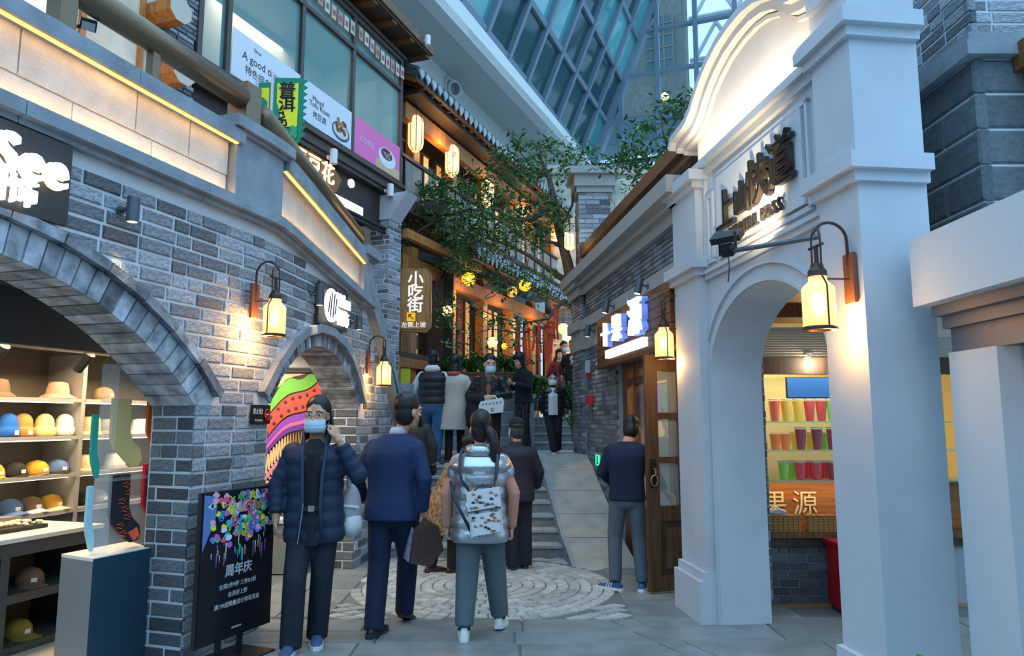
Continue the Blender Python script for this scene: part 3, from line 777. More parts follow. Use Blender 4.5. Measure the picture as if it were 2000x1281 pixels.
# ================================================================ SECOND ARCH: PAINTED PANEL AND SHUTTER
fM = lambda s, h, k=0: V((-3.25 + (s - 6.4) * .47, 8.16 - k, h))   # panel across the far end of the little shop
w2 = setting('wall_second_arch')
MB().fb(fM, 5.2, 8.7, -.01, 2.9, -.08, -.03).build('back_panel', m_dgrey, w2)
MB().fb(fM, 5.5, 8.6, 2.18, 2.6, -.03, .3).build('shutter_box', m_grey, w2)
mu = thing('painted_panel', 'colourful hand painted panel of bold wavy bands behind the second arch', 'mural')
MB().fb(fM, 6.4, 8.72, .62, 2.15, -.03, -.01).build('board', mat('mural brown', (.06, .02, .015), .6), mu)
def band(nm, col, f0, f1, s0=6.4, s1=8.72, k=.0):
    n = 40; a = [(s0 + (s1 - s0) * i / n) for i in range(n + 1)]
    poly = [(s, max(.63, min(2.14, f0(s)))) for s in a] + [(s, max(.63, min(2.14, f1(s)))) for s in reversed(a)]
    mb = MB()
    rings = [[fM(s, max(.63, min(2.13, f0(s))), -.012), fM(s, max(.63, min(2.13, f0(s))), .004 + k), fM(s, max(.635, min(2.14, f1(s))), .004 + k), fM(s, max(.635, min(2.14, f1(s))), -.012)] for s in a]
    return mb.ring_loft(rings).build(nm, mat('paint ' + nm, col, .6), mu)
g0 = lambda s: 1.06 + .34 * (s - 6.9) + .05 * math.sin(s * 5)
band('purple_band', (.12, .03, .3), lambda s: g0(s), lambda s: g0(s) + .06)
band('pink_band', (.75, .12, .35), lambda s: g0(s) + .062, lambda s: g0(s) + .10)
band('violet_band', (.2, .05, .42), lambda s: g0(s) + .10, lambda s: g0(s) + .18)
band('red_band', (.62, .06, .04), lambda s: g0(s) + .20, lambda s: g0(s) + .42)
band('green_band', (.12, .42, .04), lambda s: g0(s) + .44, lambda s: g0(s) + .60 + .03 * math.sin(s * 9))
band('cream_band', (.7, .5, .25), lambda s: g0(s) + .62, lambda s: g0(s) + .85)
band('brick_band', (.3, .05, .04), lambda s: g0(s) + .87, lambda s: g0(s) + 1.1)
for i in range(26):
    s = 6.5 + .085 * i; h = g0(s) + .31 + .06 * (-1) ** i
    if h < 2.1: MB().ell(fM(s, h, .005), (.02, .003, .022), 10, 5).build('dot', mat('paint dark dot', (.05, .01, .02)), mu)
for r, (h0, am, c) in enumerate(((-.12, .06, (.8, .62, .35)), (-.26, .05, (.75, .35, .42)), (-.42, .03, (.7, .6, .4)))):
    pts = []
    for i in range(70):
        s = 6.42 + 2.25 * i / 69; pts.append(fM(s, g0(s) + h0 + am * (1 if i % 2 else -1) * (1.6 if r == 0 else 1), .004))
    MB().tube(pts, .014, 5).build('zigzag', mat('paint zig%d' % r, c), mu)
band('yellow_band', (.55, .55, .05), lambda s: .72, lambda s: .84)
for i in range(22): MB().ell(fM(6.5 + i * .1, .92 + .04 * (i % 2), .004), (.03, .003, .016), 8, 5).build('fleck', mat('paint fleck', (.75, .65, .5)), mu)
cbn = thing('low_cabinet', 'plain blue-grey counter below the painted panel', 'cabinet')
MB().fb(fM, 6.9, 8.6, 0, .52, .02, .35).build('body', mat('slate pedestal'), cbn)
MB().fb(fM, 6.88, 8.62, .52, .56, .0, .38).build('top', m_white, cbn)
for i, (c, lab) in enumerate((((.75, .5, .4), 'pink toned sock pack on the counter below the painted panel'), ((.7, .3, .08), 'orange sock pack on the counter below the painted panel'), ((.1, .12, .14), 'dark sock pack on the counter below the painted panel'))):
    o = MB().fb(fM, 7.45 + i * .25, 7.65 + i * .25, .561, .78, .1, .13); mid = fM(7.5 + i * .25, .78, .115)
    t = thing('sock_pack', lab, 'pack', 'sock packs below the painted panel')
    o.build('card', mat('pack%d' % i, c), t); MB().fb(fM, 7.49 + i * .25, 7.61 + i * .25, .60, .70, .131, .136).build('sock', mat('packb%d' % i, tuple(1 - x for x in c)), t)
light('AREA', 'second_shop_light', fM(7.3, 2.16, .5), 10, (1, .85, .7), .9, fM(7.6, 1.2, 0), sy=.2)

# ================================================================ SIGNS, LANTERNS AND SPOTS ON THE LEFT WALL
def tl(fr): return (fr(1, 0, 0) - fr(0, 0, 0)).normalized()
dL1 = (fL(4.5, 0, 0) - fL(4.0, 0, 0)).normalized(); dL2 = (fL(8, 0, 0) - fL(7, 0, 0)).normalized()
sg = thing('shop_sign', 'large black sign board with lit white letters See above the first arch', 'sign')
MB().fb(fL, 2.9, 3.93, 2.69, 3.15, .03, .06).build('board', mat('sign black', (.035, .035, .035), .5), sg)
letters('lit_letters', 'HiSee', .30, fL(3.55, 2.965, .095), dL1, up, m_lit, sg, .03, bold=.003)
letters('lit_letters', '帽饰', .17, fL(3.56, 2.785, .095), dL1, up, m_lit, sg, .03, bold=.002)
letters('letter_halo', 'HiSee', .30, fL(3.55, 2.965, .066), dL1, up, mat('sign halo', (1, .9, .7), emit=.7, ecol=(1, .60, .28)), sg, .008, bold=.008)  # glowing bolder copy behind the letters imitates their warm halo
s2 = thing('arch_sign', 'small black sign with a lit round logo and letters above the second arch', 'sign')
MB().fb(fL, 6.72, 7.52, 2.52, 2.93, .03, .05).build('board', mat('sign black'), s2)
mb = MB(); c0 = fL(6.93, 2.72, .085)
mb.lathe([(0, 0), (.165, 0), (.165, .02), (0, .02)], c0, 28, fL(7, 0, 1) - fL(7, 0, 0)); mb.build('lit_disc', m_lit, s2)
for dx, hh in ((-.09, .10), (-.04, .15), (.03, .15), (.085, .10)):
    MB().tube([c0 + dL2 * (dx + .02) + up * hh * .8 + V((.022, 0, 0)), c0 + dL2 * dx + V((.022, 0, 0)), c0 + dL2 * (dx - .02) - up * hh * .8 + V((.022, 0, 0))], .008, 5).build('logo_stroke', m_black, s2)
letters('lit_letters', 'HiSee', .17, fL(7.3, 2.81, .08), dL2, up, m_lit, s2, .02, bold=.008)
letters('lit_letters', '帽饰', .17, fL(7.3, 2.63, .08), dL2, up, m_lit, s2, .02, bold=.004)
def plate(nm, lab, cat, fr, s0, s1, h0, h1, k, m, th=.012):
    t = thing(nm, lab, cat); MB().fb(fr, s0, s1, h0, h1, k, k + th).build('board', m, t); return t
ns = plate('no_smoking_sign', 'small black no smoking sign on the brick pier beside the second arch', 'sign', fL, 5.60, 5.86, 1.58, 1.73, .014, m_black)
letters('lettering', '禁止吸烟', .05, fL(5.69, 1.675, .03), dL2, up, mat('white ink', (.8, .8, .8)), ns, .001)
letters('lettering', 'No Smoking', .026, fL(5.69, 1.61, .03), dL2, up, mat('white ink'), ns, .001)
mb = MB(); cc = fL(5.81, 1.655, .03); mb.tube([cc + (dL2 * math.cos(i * math.pi / 8) + up * math.sin(i * math.pi / 8)) * .042 for i in range(17)], .006, 5); mb.tube([cc + (dL2 * .7 + up * .7) * -.04, cc + (dL2 * .7 + up * .7) * .04], .005, 5); mb.build('ban_ring', mat('red ink', (.7, .03, .02)), ns)
MB().tube([cc - dL2 * .02, cc + dL2 * .025], .005, 5).build('cigarette', mat('white ink'), ns)

def wall_lantern(lab):
    t = thing('wall_lantern', lab, 'lantern', 'wall lanterns with glass jars')
    MB().box(0, .022, -.045, .045, -.07, .2).build('back_plate', m_rust, t)
    X = .2
    MB().tube([(.02, 0, .14), (.02, 0, .26)] + [(X / 2 + .02 - (X / 2) * math.cos(a), 0, .27 + .10 * math.sin(a)) for a in [math.pi * i / 10 for i in range(1, 10)]] + [(X + .015, 0, .30)], .0085, 7).build('arm', m_iron, t, smooth=True)
    MB().tube([(.02, 0, .06), (X - .04, 0, .06)], .006, 6).build('strut', m_iron, t)
    mb = MB(); mb.tube([(X, .045 * math.cos(a), .27 + .06 * math.sin(a)) for a in [math.pi * i / 8 for i in range(9)]], .006, 6)
    for sy in (-.045, .045): mb.tube([(X, sy, .27), (X, sy, .075)], .006, 6)
    mb.tube([(X, -.07, .235), (X, .07, .235)], .008, 6); mb.tube([(X, 0, .235), (X, 0, .12)], .012, 8)
    mb.build('hanger', m_iron, t)
    MB().lathe([(0, .07), (.05, .07), (.048, .10), (.036, .115), (.03, .14), (0, .145)], (X, 0, 0), 18).build('cap', m_iron, t, smooth=False)
    g = MB().lathe([(.047, .072), (.047, .045), (.08, .012), (.084, 0), (.084, -.20), (.078, -.20), (.078, -.002), (.043, .04)], (X, 0, 0), 24).build('glass_jar', m_glow, t, smooth=True)
    MB().ell((X, 0, -.08), (.035, .035, .07)).build('bulb', m_core, t, smooth=True)
    MB().lathe([(.086, -.2), (.09, -.205), (.09, -.22), (.06, -.22), (.06, -.205)], (X, 0, 0), 24).build('rim', m_iron, t)
    mb = MB()
    for sy in (-1, 1): mb.tube([(X, sy * .045, .07), (X + .0, sy * .087, .012), (X, sy * .089, -.2)], .005, 5)
    mb.build('side_wires', m_iron, t)
    return t
def lamp_at(src, px, py, fr, AB, lab, e=9, sc=1.):
    p = pl(px, py, AB); n = (fr(p.y, 0, 1) - fr(p.y, 0, 0)); rz = math.atan2(n.y, n.x)
    if src is None:
        t = wall_lantern(lab); t.location = p + n * .008; t.rotation_euler = (0, 0, rz)
    else: t = dup(src, p + n * .008, rz, lab)
    t.scale = (sc, sc, sc)
    q = p + n * .13 * sc - up * .25 * sc
    light('POINT', 'lantern_light', q, e, (1, .52, .16), .05)
    q2 = p + n * .045 + up * .02 * sc
    light('POINT', 'lantern_light', q2 + V((0, 0, -.13 * sc)), e * .35, (1, .50, .15), .03)
    return t
lan = lamp_at(None, 492, 604, fL, L2, 'lit wall lantern on the brick pier between the two left arches')
lamp_at(lan, 716, 718, fL, L2, 'small lit wall lantern on the far brick wall beyond the second arch', 6)
def spot(nm, lab, p, n, m=m_spot, ln=.16, r=.037, tilt=0, e=0, wall=.1, lens=True):
    t = thing(nm, lab, 'spotlight', 'cylinder spotlights on the walls')
    n = V(n).normalized(); d = (-up + n * tilt).normalized(); c = V(p) + n * wall
    MB().lathe([(0, -ln / 2), (r * .9, -ln / 2), (r, -ln / 2 + .006), (r, ln / 2), (r * .85, ln / 2), (r * .85, ln / 2 - .01), (0, ln / 2 - .012)], c, 16, d).build('body', m, t)
    MB().tube([V(p), V(p) + n * .03, c - d * ln * .2], .012, 8).build('bracket', m, t)
    MB().lathe([(0, -.01), (.03, -.01), (.03, .012), (0, .012)], V(p), 12, n).build('wall_plate', m, t)
    if lens: MB().lathe([(0, ln / 2 - .006), (r * .8, ln / 2 - .006), (r * .8, ln / 2 - .003), (0, ln / 2 - .003)], c, 14, d).build('lens', m_spotlens, t)
    if e: light('SPOT', 'spot_beam', c + d * (ln / 2 + .01), e, (1, .72, .36), .02, c + d * 2 - n * .30, 38, .5)
    return t
nL = (fL(4.3, 0, 1) - fL(4.3, 0, 0)).normalized(); nL2 = (fL(8, 0, 1) - fL(8, 0, 0)).normalized()
spot('wall_spot', 'grey cylinder spotlight lighting the brick above the first arch', fL(4.32, 2.90, 0), nL, e=14)
spot('wall_spot', 'grey cylinder spotlight left of the small arch sign', fL(6.62, 2.77, 0), nL2, e=12, ln=.2)
spot('wall_spot', 'grey cylinder spotlight right of the small arch sign', fL(7.75, 2.66, 0), nL2, e=12)

# ================================================================ POSTER ON A STAND
pz = .15
pa, pb = V((-2.03, 4.80, 0)), V((-1.76, 5.45, 0))
pdv = (pb - pa).normalized(); pn = pdv.cross(up).normalized(); PW = (pb - pa).length
def fP(s, h, k=0): return pa + pdv * s + up * (pz + h) + pn * k
po = thing('poster_stand', 'black framed anniversary sale poster on a stand, in front of the brick pier', 'poster')
PH = .985
MB().fb(fP, 0, PW, 0, PH, -.035, -.004).build('frame', m_black, po)
MB().fb(fP, .012, PW - .012, .012, PH - .012, -.004, .001).build('sheet', mat('poster black', (.009, .009, .014), .3), po)
for s in (.22, .42): MB().fb(fP, s, s + .03, -pz, .02, -.05, -.02).build('leg', m_black, po)
MB().fb(fP, .1, .6, -pz, -pz + .012, -.2, .14).build('foot_plate', m_black, po)
wi = mat('poster ink', (.75, .77, .8))
for tx, sz, h, bo in (('周年庆', .085, .44, .002), ('全场2件9折 三件8.5折', .037, .345, .0006), ('会员折上折', .037, .285, .0006), ('满199送限量设计师笔盲盒', .037, .222, .0006), ('限时优惠活动', .015, .06, .0)):
    letters('lettering', tx, sz, fP(.36, h, .002), pdv, up, wi, po, .001, bold=bo)
cols = [(.1, .25, .8), (.02, .55, .7), (.85, .12, .25), (.9, .5, .05), (.85, .8, .1), (.1, .55, .15), (.5, .15, .6), (.85, .45, .6), (.8, .8, .85)]
rp_ = random.Random(11)
for i in range(120):
    s, h = rp_.uniform(.10, .68), rp_.uniform(.56, .965)
    if h < .60 + .30 * abs(s - .3): continue
    MB().prism([(s + rp_.uniform(.016, .034) * math.cos(a), h + rp_.uniform(.014, .026) * math.sin(a)) for a in [k * math.pi / 5 for k in range(10)]], fP, .001, .0022 + i * .00004).build('paint_blob', mat('poster paint%d' % (i % 9), cols[i % 9]), po)
for i, (tx, s, h) in enumerate((('R', .36, .93), ('E', .41, .935), ('A', .46, .93), ('L', .51, .935), ('Y', .56, .85), ('O', .47, .86), ('U', .52, .86), ('L', .60, .93), ('O', .63, .87), ('V', .40, .75), ('E', .46, .72), ('H', .27, .86), ('E', .31, .85), ('L', .35, .86), ('L', .39, .86), ('O', .43, .86), ('D', .30, .77), ('A', .35, .71), ('Y', .54, .77))):
    letters('lettering', tx, .085, fP(s, h, .0065), pdv, up, mat('poster paint%d' % ((i * 4 + 5) % 9), cols[(i * 4 + 5) % 9]), po, .001, bold=.006)
for i in range(34):
    s, h = rp_.uniform(.16, .66), rp_.uniform(.66, .95)
    letters('lettering', 'REALLOVEYOUHAPPY'[i % 16], rp_.uniform(.04, .065), fP(s, h, .0075), pdv, (up + pdv * rp_.uniform(-.4, .4)).normalized(), mat('poster paint%d' % (i % 9), cols[i % 9]), po, .001, bold=.003)
for i in range(30):
    s = rp_.uniform(.05, .62); h = rp_.uniform(.56, .66); L_ = rp_.uniform(.03, .11)
    MB().prism([(s, h), (s + .009, h), (s + .006, h - L_), (s + .003, h - L_)], fP, .001, .0024).build('paint_drip', mat('poster paint%d' % (i % 9), cols[i % 9]), po)
MB().prism([(.02, .97), (.14, .95), (.12, .8), (.06, .68), (.02, .6)], fP, .001, .002).build('face_shape', mat('poster blue', (.12, .22, .5)), po)
MB().prism([(.05, .89), (.09, .915), (.13, .89), (.09, .87)], fP, .002, .003).build('eye_shape', mat('poster teal', (.5, .75, .75)), po)
MB().prism([(.08, .905), (.1, .905), (.1, .88), (.08, .88)], fP, .003, .0035).build('pupil_shape', m_black, po)
# ================================================================ RIGHT: BRICK JUICE SHOP
wr = setting('wall_right')
MB().fb(fR, 8.98, 11.25, 0, 3.48, -.3, -.01).build('mortar_core', m_mortd, wr)
MB().fb(fR, 6.3, 9.0, 2.3, 3.48, -.3, -.01).build('mortar_core', m_mortd, wr)
MB().fb(fR, 10.6, 11.32, 0, 3.3, -.5, .05).build('mortar_pier', m_mortd, wr)
bR = [(a, b, c, d, e, 0) for a, b, c, d, e in courses(8.98, 10.62, 0, 2.64, .235, .062, .009, None, 21)]
bR += [(a, b, c, d, e, .06) for a, b, c, d, e in courses(10.59, 11.33, 0, 2.64, .235, .062, .009, None, 22)]
fz = [(a, b, c, d, e, 0) for a, b, c, d, e in courses(6.4, 10.7, 3.08, 3.45, .235, .0525, .008, None, 23)]
fz += [(a, b, c, d, e, .06) for a, b, c, d, e in courses(10.59, 11.33, 3.08, 3.45, .235, .0525, .008, None, 24)]
allb = sorted(bR + fz, key=lambda b: b[0]); print('right bricks', len(allb))
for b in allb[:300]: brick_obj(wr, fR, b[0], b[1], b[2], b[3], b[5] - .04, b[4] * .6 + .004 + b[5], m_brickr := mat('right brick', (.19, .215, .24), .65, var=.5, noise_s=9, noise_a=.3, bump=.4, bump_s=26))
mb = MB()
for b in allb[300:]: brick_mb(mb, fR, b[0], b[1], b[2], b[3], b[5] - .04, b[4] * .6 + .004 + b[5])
# end face of the pier, towards the camera
P0 = fR(10.585, 0, .06); dx = (fR(10.585, 0, -1) - fR(10.585, 0, 0)).normalized()
mb.build('far_bricks', m_brickr, wr, kind='stuff', fix=False)
m_trim = mat('shop trim', (.34, .345, .33), .8)
def moul(nm, h0, h1, k, s0=6.4, s1=11.3, par_=wr, m=m_trim, e=.0):
    mb = MB().fb(fR, s0, s1, h0, h1, -.3, k); 
    mb.build(nm, m, par_)
    MB().fb(fR, 10.55 - k * .3, 11.3 + k, h0, h1, -.3, k + .06).build(nm, m, par_)
moul('fascia', 2.64, 2.93, .02); moul('moulding', 2.93, 3.08, .07)
moul('architrave', 3.45, 3.58, .06); moul('cornice', 3.58, 3.66, .12)
for a, b in ((6.3, 8.1), (8.1, 9.9), (9.9, 11.45)): MB().fb(fR, a, b - .004, 3.66, 3.82, -.4, .22).build('coping_stone', m_trim, wr)
# timber gallery rail above the coping
gr = thing('roof_gallery', 'long brown timber beam on short posts above the right shop coping', 'beam')
MB().fb(fR, 6.0, 11.9, 4.30, 4.46, -.45, -.16).build('beam', mat('gallery wood', (.12, .06, .03), .5, wood='h', noise_a=.3), gr); MB().fb(fR, 6.0, 11.9, 4.20, 4.30, -.45, -.22).build('lower_beam', mat('gallery wood'), gr)
MB().fb(fR, 6.0, 11.8, 3.8, 4.21, -.62, -.55).build('back_board', m_woodd, gr)  # dark sheet stands in for the shaded space under the beam
for s in (7.2, 8.6, 10.2, 11.6): MB().fb(fR, s, s + .09, 3.8, 4.2, -.5, -.36).build('post', m_wood, gr)
light('POINT', 'gallery_light', fR(11.1, 4.05, .1), 5, (1, .6, .22), .05)
# brick chimney pier behind
pr = thing('brick_pillar', 'tall grey brick pillar with a stone cap rising beyond the timber beam', 'pillar')
MB().box(1.13, 1.66, 11.75, 12.3, 3.5, 5.42).build('core', m_mortd, pr)
fPf = lambda s, h, k=0: V((s, 11.74 - k, h))
fPl = lambda s, h, k=0: V((1.12 - k, 23.5 - s, h))
for b in courses(1.12, 1.67, 3.9, 5.42, .24, .082, .01, None, 31): brick_obj(pr, fPf, b[0], b[1], b[2], b[3], -.03, .004 + b[4], m_brick)
for b in courses(11.2, 11.75, 3.9, 5.42, .24, .082, .01, None, 32): brick_obj(pr, fPl, b[0], b[1], b[2], b[3], -.03, .004 + b[4], m_brick)
for e, z0, z1 in ((.03, 5.42, 5.52), (.07, 5.52, 5.72), (.14, 5.72, 5.84)): MB().box(1.12 - e, 1.67 + e, 11.74 - e, 12.3 + e, z0, z1).build('cap', m_trim, pr)
wc = setting('wall_far_right')
MB().box(1.66, 4.6, 12.0, 12.2, 3.4, 5.75).build('cream_wall', m_creamwall, wc)
MB().box(1.66, 4.6, 11.93, 12.0, 4.75, 4.88).build('string_course', m_creamwall, wc)
mb = MB()
for i in range(3): mb.tube([(1.75 + .22 * i + .05 * math.sin(j * 2.3 + i), 11.995, 5.6 - j * .1) for j in range(6)], .004, 4)
mb.build('crack', m_grey, wc)
# wooden sign board
sb = thing('juice_shop_sign', 'brown timber sign board with large lit white characters above the juice shop', 'sign')
for i in range(6):
    h = 2.31 + i * .1
    MB().fb(fR, 6.62, 9.5, h + .003, h + .097, .02, .10).build('board', m_woodh, sb)
MB().fb(fR, 6.6, 9.52, 2.27, 2.315, .02, .14).build('bottom_rail', m_wood, sb)
rd = V((.119, -1, 0)).normalized()
for t, s, h, z in (('十', 8.72, 2.615, .30), ('果', 8.2, 2.64, .33), ('源', 7.48, 2.66, .42)):
    letters('lit_character', t, z, fR(s, h, .19), rd, up, m_litb, sb, .05, bold=.004)
    letters('character_back', t, z, fR(s, h, .13), rd, up, mat('blue return', (.2, .3, .8), emit=.35, ecol=(.2, .32, 1)), sb, .06, bold=.008)
for a, b in ((7.32, 7.90), (7.94, 8.28), (8.32, 8.86)): MB().fb(fR, a, b, 2.36, 2.455, .10, .16).build('lit_panel', m_ledw, sb)
nR = (fR(8, 0, 1) - fR(8, 0, 0)).normalized()
spot('wall_spot', 'dark cylinder spotlight over the right end of the juice shop sign', fR(7.36, 2.99, .07), nR, tilt=.25, e=16, ln=.17, r=.04)
spot('wall_spot', 'dark cylinder spotlight over the middle of the juice shop sign', fR(8.72, 2.99, .07), nR, tilt=.25, e=10, ln=.17, r=.04)
spot('wall_spot', 'dark cylinder spotlight over the brick beside the juice shop sign', fR(9.95, 2.84, .02), nR, tilt=.1, e=16, ln=.17, r=.04)
lamp_at(lan, 1340, 655, fR, RP, 'lit wall lantern beside the juice shop sign, left of the white gate', 8)
t = thing('wall_box', 'small white box with red lower half on the right brick wall', 'alarm')
MB().fb(fR, 10.30, 10.42, 2.28, 2.46, .01, .06).build('case', m_white, t); MB().fb(fR, 10.31, 10.41, 2.2, 2.28, .01, .05).build('lower_case', mat('alarm red', (.6, .02, .02), .5), t)
t = thing('fire_alarm', 'red fire alarm call point with hanging tag on the right brick wall', 'alarm')
MB().fb(fR, 10.18, 10.34, 1.83, 1.95, .01, .07).build('case', mat('alarm red'), t); MB().fb(fR, 10.22, 10.28, 1.62, 1.83, .01, .03).build('tag', m_brass, t)
t = thing('exit_sign', 'small green lit exit sign low on the right brick wall', 'sign')
MB().fb(fR, 9.62, 9.98, .98, 1.16, .01, .04).build('case', m_grey, t); MB().fb(fR, 9.68, 9.92, 1.0, 1.14, .04, .046).build('lit_face', mat('exit green', (.02, .6, .25), emit=.9, ecol=(.05, .9, .4)), t)
mb = MB(); a = fR(9.8, 1.07, .05)
mb.ell(a + up * .045, (.012, .02, .012), 6, 4); mb.tube([a + up * .03, a - up * .01], .01, 5); mb.tube([a - up * .01, a - up * .05 + rd * .03], .007, 5); mb.tube([a - up * .01, a - up * .05 - rd * .03], .007, 5)
mb.build('running_figure', mat('exit ink', (.01, .12, .06)), t)

# shop room ------------------------------------------------------
sr = setting('wall_juice_shop')
MB().box(1.7, 5.2, 9.0, 9.1, 0, 2.9).build('back_wall', mat('shop yellow wall', (.62, .53, .30), .8), sr)
MB().box(5.1, 5.2, 6.5, 9.0, 0, 2.9).build('far_wall', mat('shop yellow wall'), sr)
fl2 = setting('floor_juice_shop'); MB().fb(lambda s, h, k: V((k, s, h)), 6.5, 9.0, -.012, .004, 1.62, 5.1).build('floor_sheet', mat('shop brown floor', (.32, .2, .1), .4), fl2)
cl = setting('ceiling_juice_shop'); MB().box(1.7, 5.2, 6.9, 9.0, 2.62, 2.7).build('ceiling_board', m_creamwall, cl)
mb = MB()
MB().fb(fR, 6.5, 9.0, 2.26, 2.6, -.4, -.3).build('lintel', m_wood, wr)
win = setting('window_1')
fI = lambda s, h, k=0: fR(s, h, k - .12)
for a, b, h0, h1 in ((8.78, 8.98, 0, 2.3), (8.45, 8.52, .1, 2.3), (7.2, 7.32, 0, 2.3)): MB().fb(fI, a, b, h0, h1, -.07, .03).build('window_post', m_wood, win)
for h0, h1 in ((2.03, 2.11), (.55, .63), (2.22, 2.3)): MB().fb(fI, 7.32, 8.78, h0, h1, -.05, .02).build('transom', m_wood, win)
MB().fb(fI, 7.32, 8.78, 0, .55, -.05, -.02).build('lower_panel', m_woodl, win)
MB().fb(fI, 7.32, 8.45, .63, 2.03, -.03, -.024).build('pane', m_glassC, win); MB().fb(fI, 7.32, 8.45, 2.11, 2.22, -.03, -.024).build('pane', m_glassC, win)
scn = thing('menu_screen', 'glowing purple menu screen inside the shop window', 'screen')
MB().fb(fR, 8.02, 8.44, 1.62, 2.0, -.26, -.23).build('screen', mat('purple screen', (.1, .02, .3), .3, emit=.5, ecol=(.25, .08, .75)), scn); MB().fb(fR, 8.0, 8.46, 1.6, 2.02, -.29, -.262).build('case', m_black, scn)
scn = thing('menu_screen', 'dark green menu screen beside the purple one in the shop window', 'screen')
MB().fb(fR, 7.68, 7.98, 1.66, 2.0, -.26, -.23).build('screen', mat('green screen', (.01, .08, .06), .3, emit=.15, ecol=(.05, .6, .45)), scn); MB().fb(fR, 7.66, 8.0, 1.64, 2.02, -.29, -.262).build('case', m_black, scn)
for i in range(5):
    t = thing('pennant', 'small %s paper pennant, %s from the far end inside the shop window' % (('orange', 'cream')[i % 2], ORD[i]), 'pennant', 'pennants inside the shop window')
    p = fR(8.3 - i * .14, 2.16, -.6); MB().add([p, p + rd * .08, p + rd * .04 - up * .09, p + V((.004, 0, 0)), p + rd * .08 + V((.004, 0, 0)), p + rd * .04 - up * .09 + V((.004, 0, 0))], [(0, 1, 2), (5, 4, 3), (0, 3, 4, 1), (1, 4, 5, 2), (2, 5, 3, 0)]).build('flag', mat('pennant%d' % (i % 2), ((.8, .2, .05), (.8, .75, .6))[i % 2]), t)
cm = thing('coffee_counter', 'wooden service counter inside the juice shop behind the open door', 'counter')
MB().box(2.0, 3.2, 8.1, 8.6, 0, .95).build('body', m_woodl, cm); MB().box(1.96, 3.24, 8.05, 8.64, .95, 1.0).build('worktop', m_white, cm)
t = thing('vending_machine', 'black drinks machine standing on the service counter', 'machine')
MB().box(2.1, 2.4, 8.2, 8.5, 1.001, 1.55).build('case', m_black, t); MB().box(2.14, 2.36, 8.185, 8.2, 1.35, 1.5).build('display', mat('machine red', (.7, .05, .02), emit=.3), t); MB().box(2.16, 2.34, 8.19, 8.2, 1.05, 1.25).build('spout_bay', m_chrome, t)
mb = MB()
t = thing('potted_plant', 'leafy green plant on the service counter behind the door glass', 'plant')
MB().lathe([(0, 0), (.08, 0), (.1, .14), (.085, .14), (0, .12)], (2.72, 8.3, 1.001), 14).build('pot', m_creamwall, t)
for i in range(26):
    a = R_(0, 6.28); l = R_(.2, .42); mb.tube([(2.72, 8.3, 1.1), (2.72 + math.cos(a) * l * .35, 8.3 + math.sin(a) * l * .35, 1.1 + l), (2.72 + math.cos(a) * l * .7, 8.3 + math.sin(a) * l * .6, 1.1 + l * .9)], [.006, .02, .002], 4)
mb.build('leaves', m_leaf2, t, kind='stuff')
light('AREA', 'juice_shop_light', (2.9, 7.9, 2.58), 55, (1, .78, .42), 1.6, (2.9, 7.9, 0), sy=1.2)

# open door -------------------------------------------------------
dr = setting('door_1'); dr['label'] = 'open dark wooden door with glazed upper panels beside the white gate'
da, db = V((1.275, 6.93, 0)), V((1.99, 7.16, 0)); dd = (db - da).normalized(); dn = V((dd.y, -dd.x, 0))
def fD(s, h, k=0): return da + dd * s + up * h + dn * k
DW = (db - da).length
m_door = mat('door timber', (.115, .062, .030), .45, wood='v', noise_a=.3)
MB().fb(fD, 0, .13, .02, 2.24, -.02, .02).build('stile', m_door, dr); MB().fb(fD, DW - .13, DW, .02, 2.24, -.02, .02).build('stile', m_door, dr)
for h0, h1 in ((.02, .16), (.66, .80), (1.20, 1.26), (1.62, 1.68), (2.08, 2.24)): MB().fb(fD, .13, DW - .13, h0, h1, -.019, .019).build('rail', m_door, dr)
MB().fb(fD, .345, .395, .8, 2.08, -.017, .017).build('glazing_bar', m_door, dr)
MB().fb(fD, .13, DW - .13, .16, .66, -.008, .006).build('door_panel', mat('door panel', (.06, .038, .022), .5, wood='v'), dr)
MB().fb(fD, .18, DW - .18, .22, .60, .006, .012).build('raised_field', m_door, dr)
for h0, h1 in ((.8, 1.2), (1.26, 1.62), (1.68, 2.08)):
    for a, b in ((.13, .345), (.395, DW - .13)): MB().fb(fD, a, b, h0, h1, -.003, .003).build('pane', m_glassC, dr)
MB().fb(fD, .035, .09, .98, 1.24, .02, .03).build('lock_plate', m_black, dr)
MB().tube([fD(.062 + .035 * math.cos(a), 1.04 + .05 * math.sin(a), .045) for a in [i * math.pi / 8 for i in range(17)]], .007, 6).build('ring_handle', m_brass, dr)
MB().tube([fD(.062, 1.15, .03), fD(.062, 1.15, .07), fD(.062, 1.10, .075)], .01, 6).build('lever_handle', m_brass, dr)

# juice counter facing the gate passage ---------------------------
CY = 6.6
fC = lambda s, h, k=0: V((s, CY - k, h))
cw_ = setting('wall_counter')
MB().fb(fC, 2.3, 4.4, 0, .5, -.2, -.012).build('mortar_core', m_mortd, cw_)
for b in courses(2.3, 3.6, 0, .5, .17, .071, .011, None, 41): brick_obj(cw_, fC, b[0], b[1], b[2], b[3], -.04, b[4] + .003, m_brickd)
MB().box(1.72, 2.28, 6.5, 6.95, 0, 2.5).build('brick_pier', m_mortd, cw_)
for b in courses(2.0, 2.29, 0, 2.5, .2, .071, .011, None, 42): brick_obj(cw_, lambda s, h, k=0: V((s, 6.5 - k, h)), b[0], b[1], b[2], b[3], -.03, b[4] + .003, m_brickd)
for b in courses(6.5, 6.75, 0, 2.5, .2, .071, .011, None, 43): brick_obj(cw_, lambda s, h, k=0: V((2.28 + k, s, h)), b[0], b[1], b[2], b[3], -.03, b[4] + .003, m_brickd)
jc = thing('juice_counter', 'wooden juice counter with glass shelves seen through the white arch', 'counter')
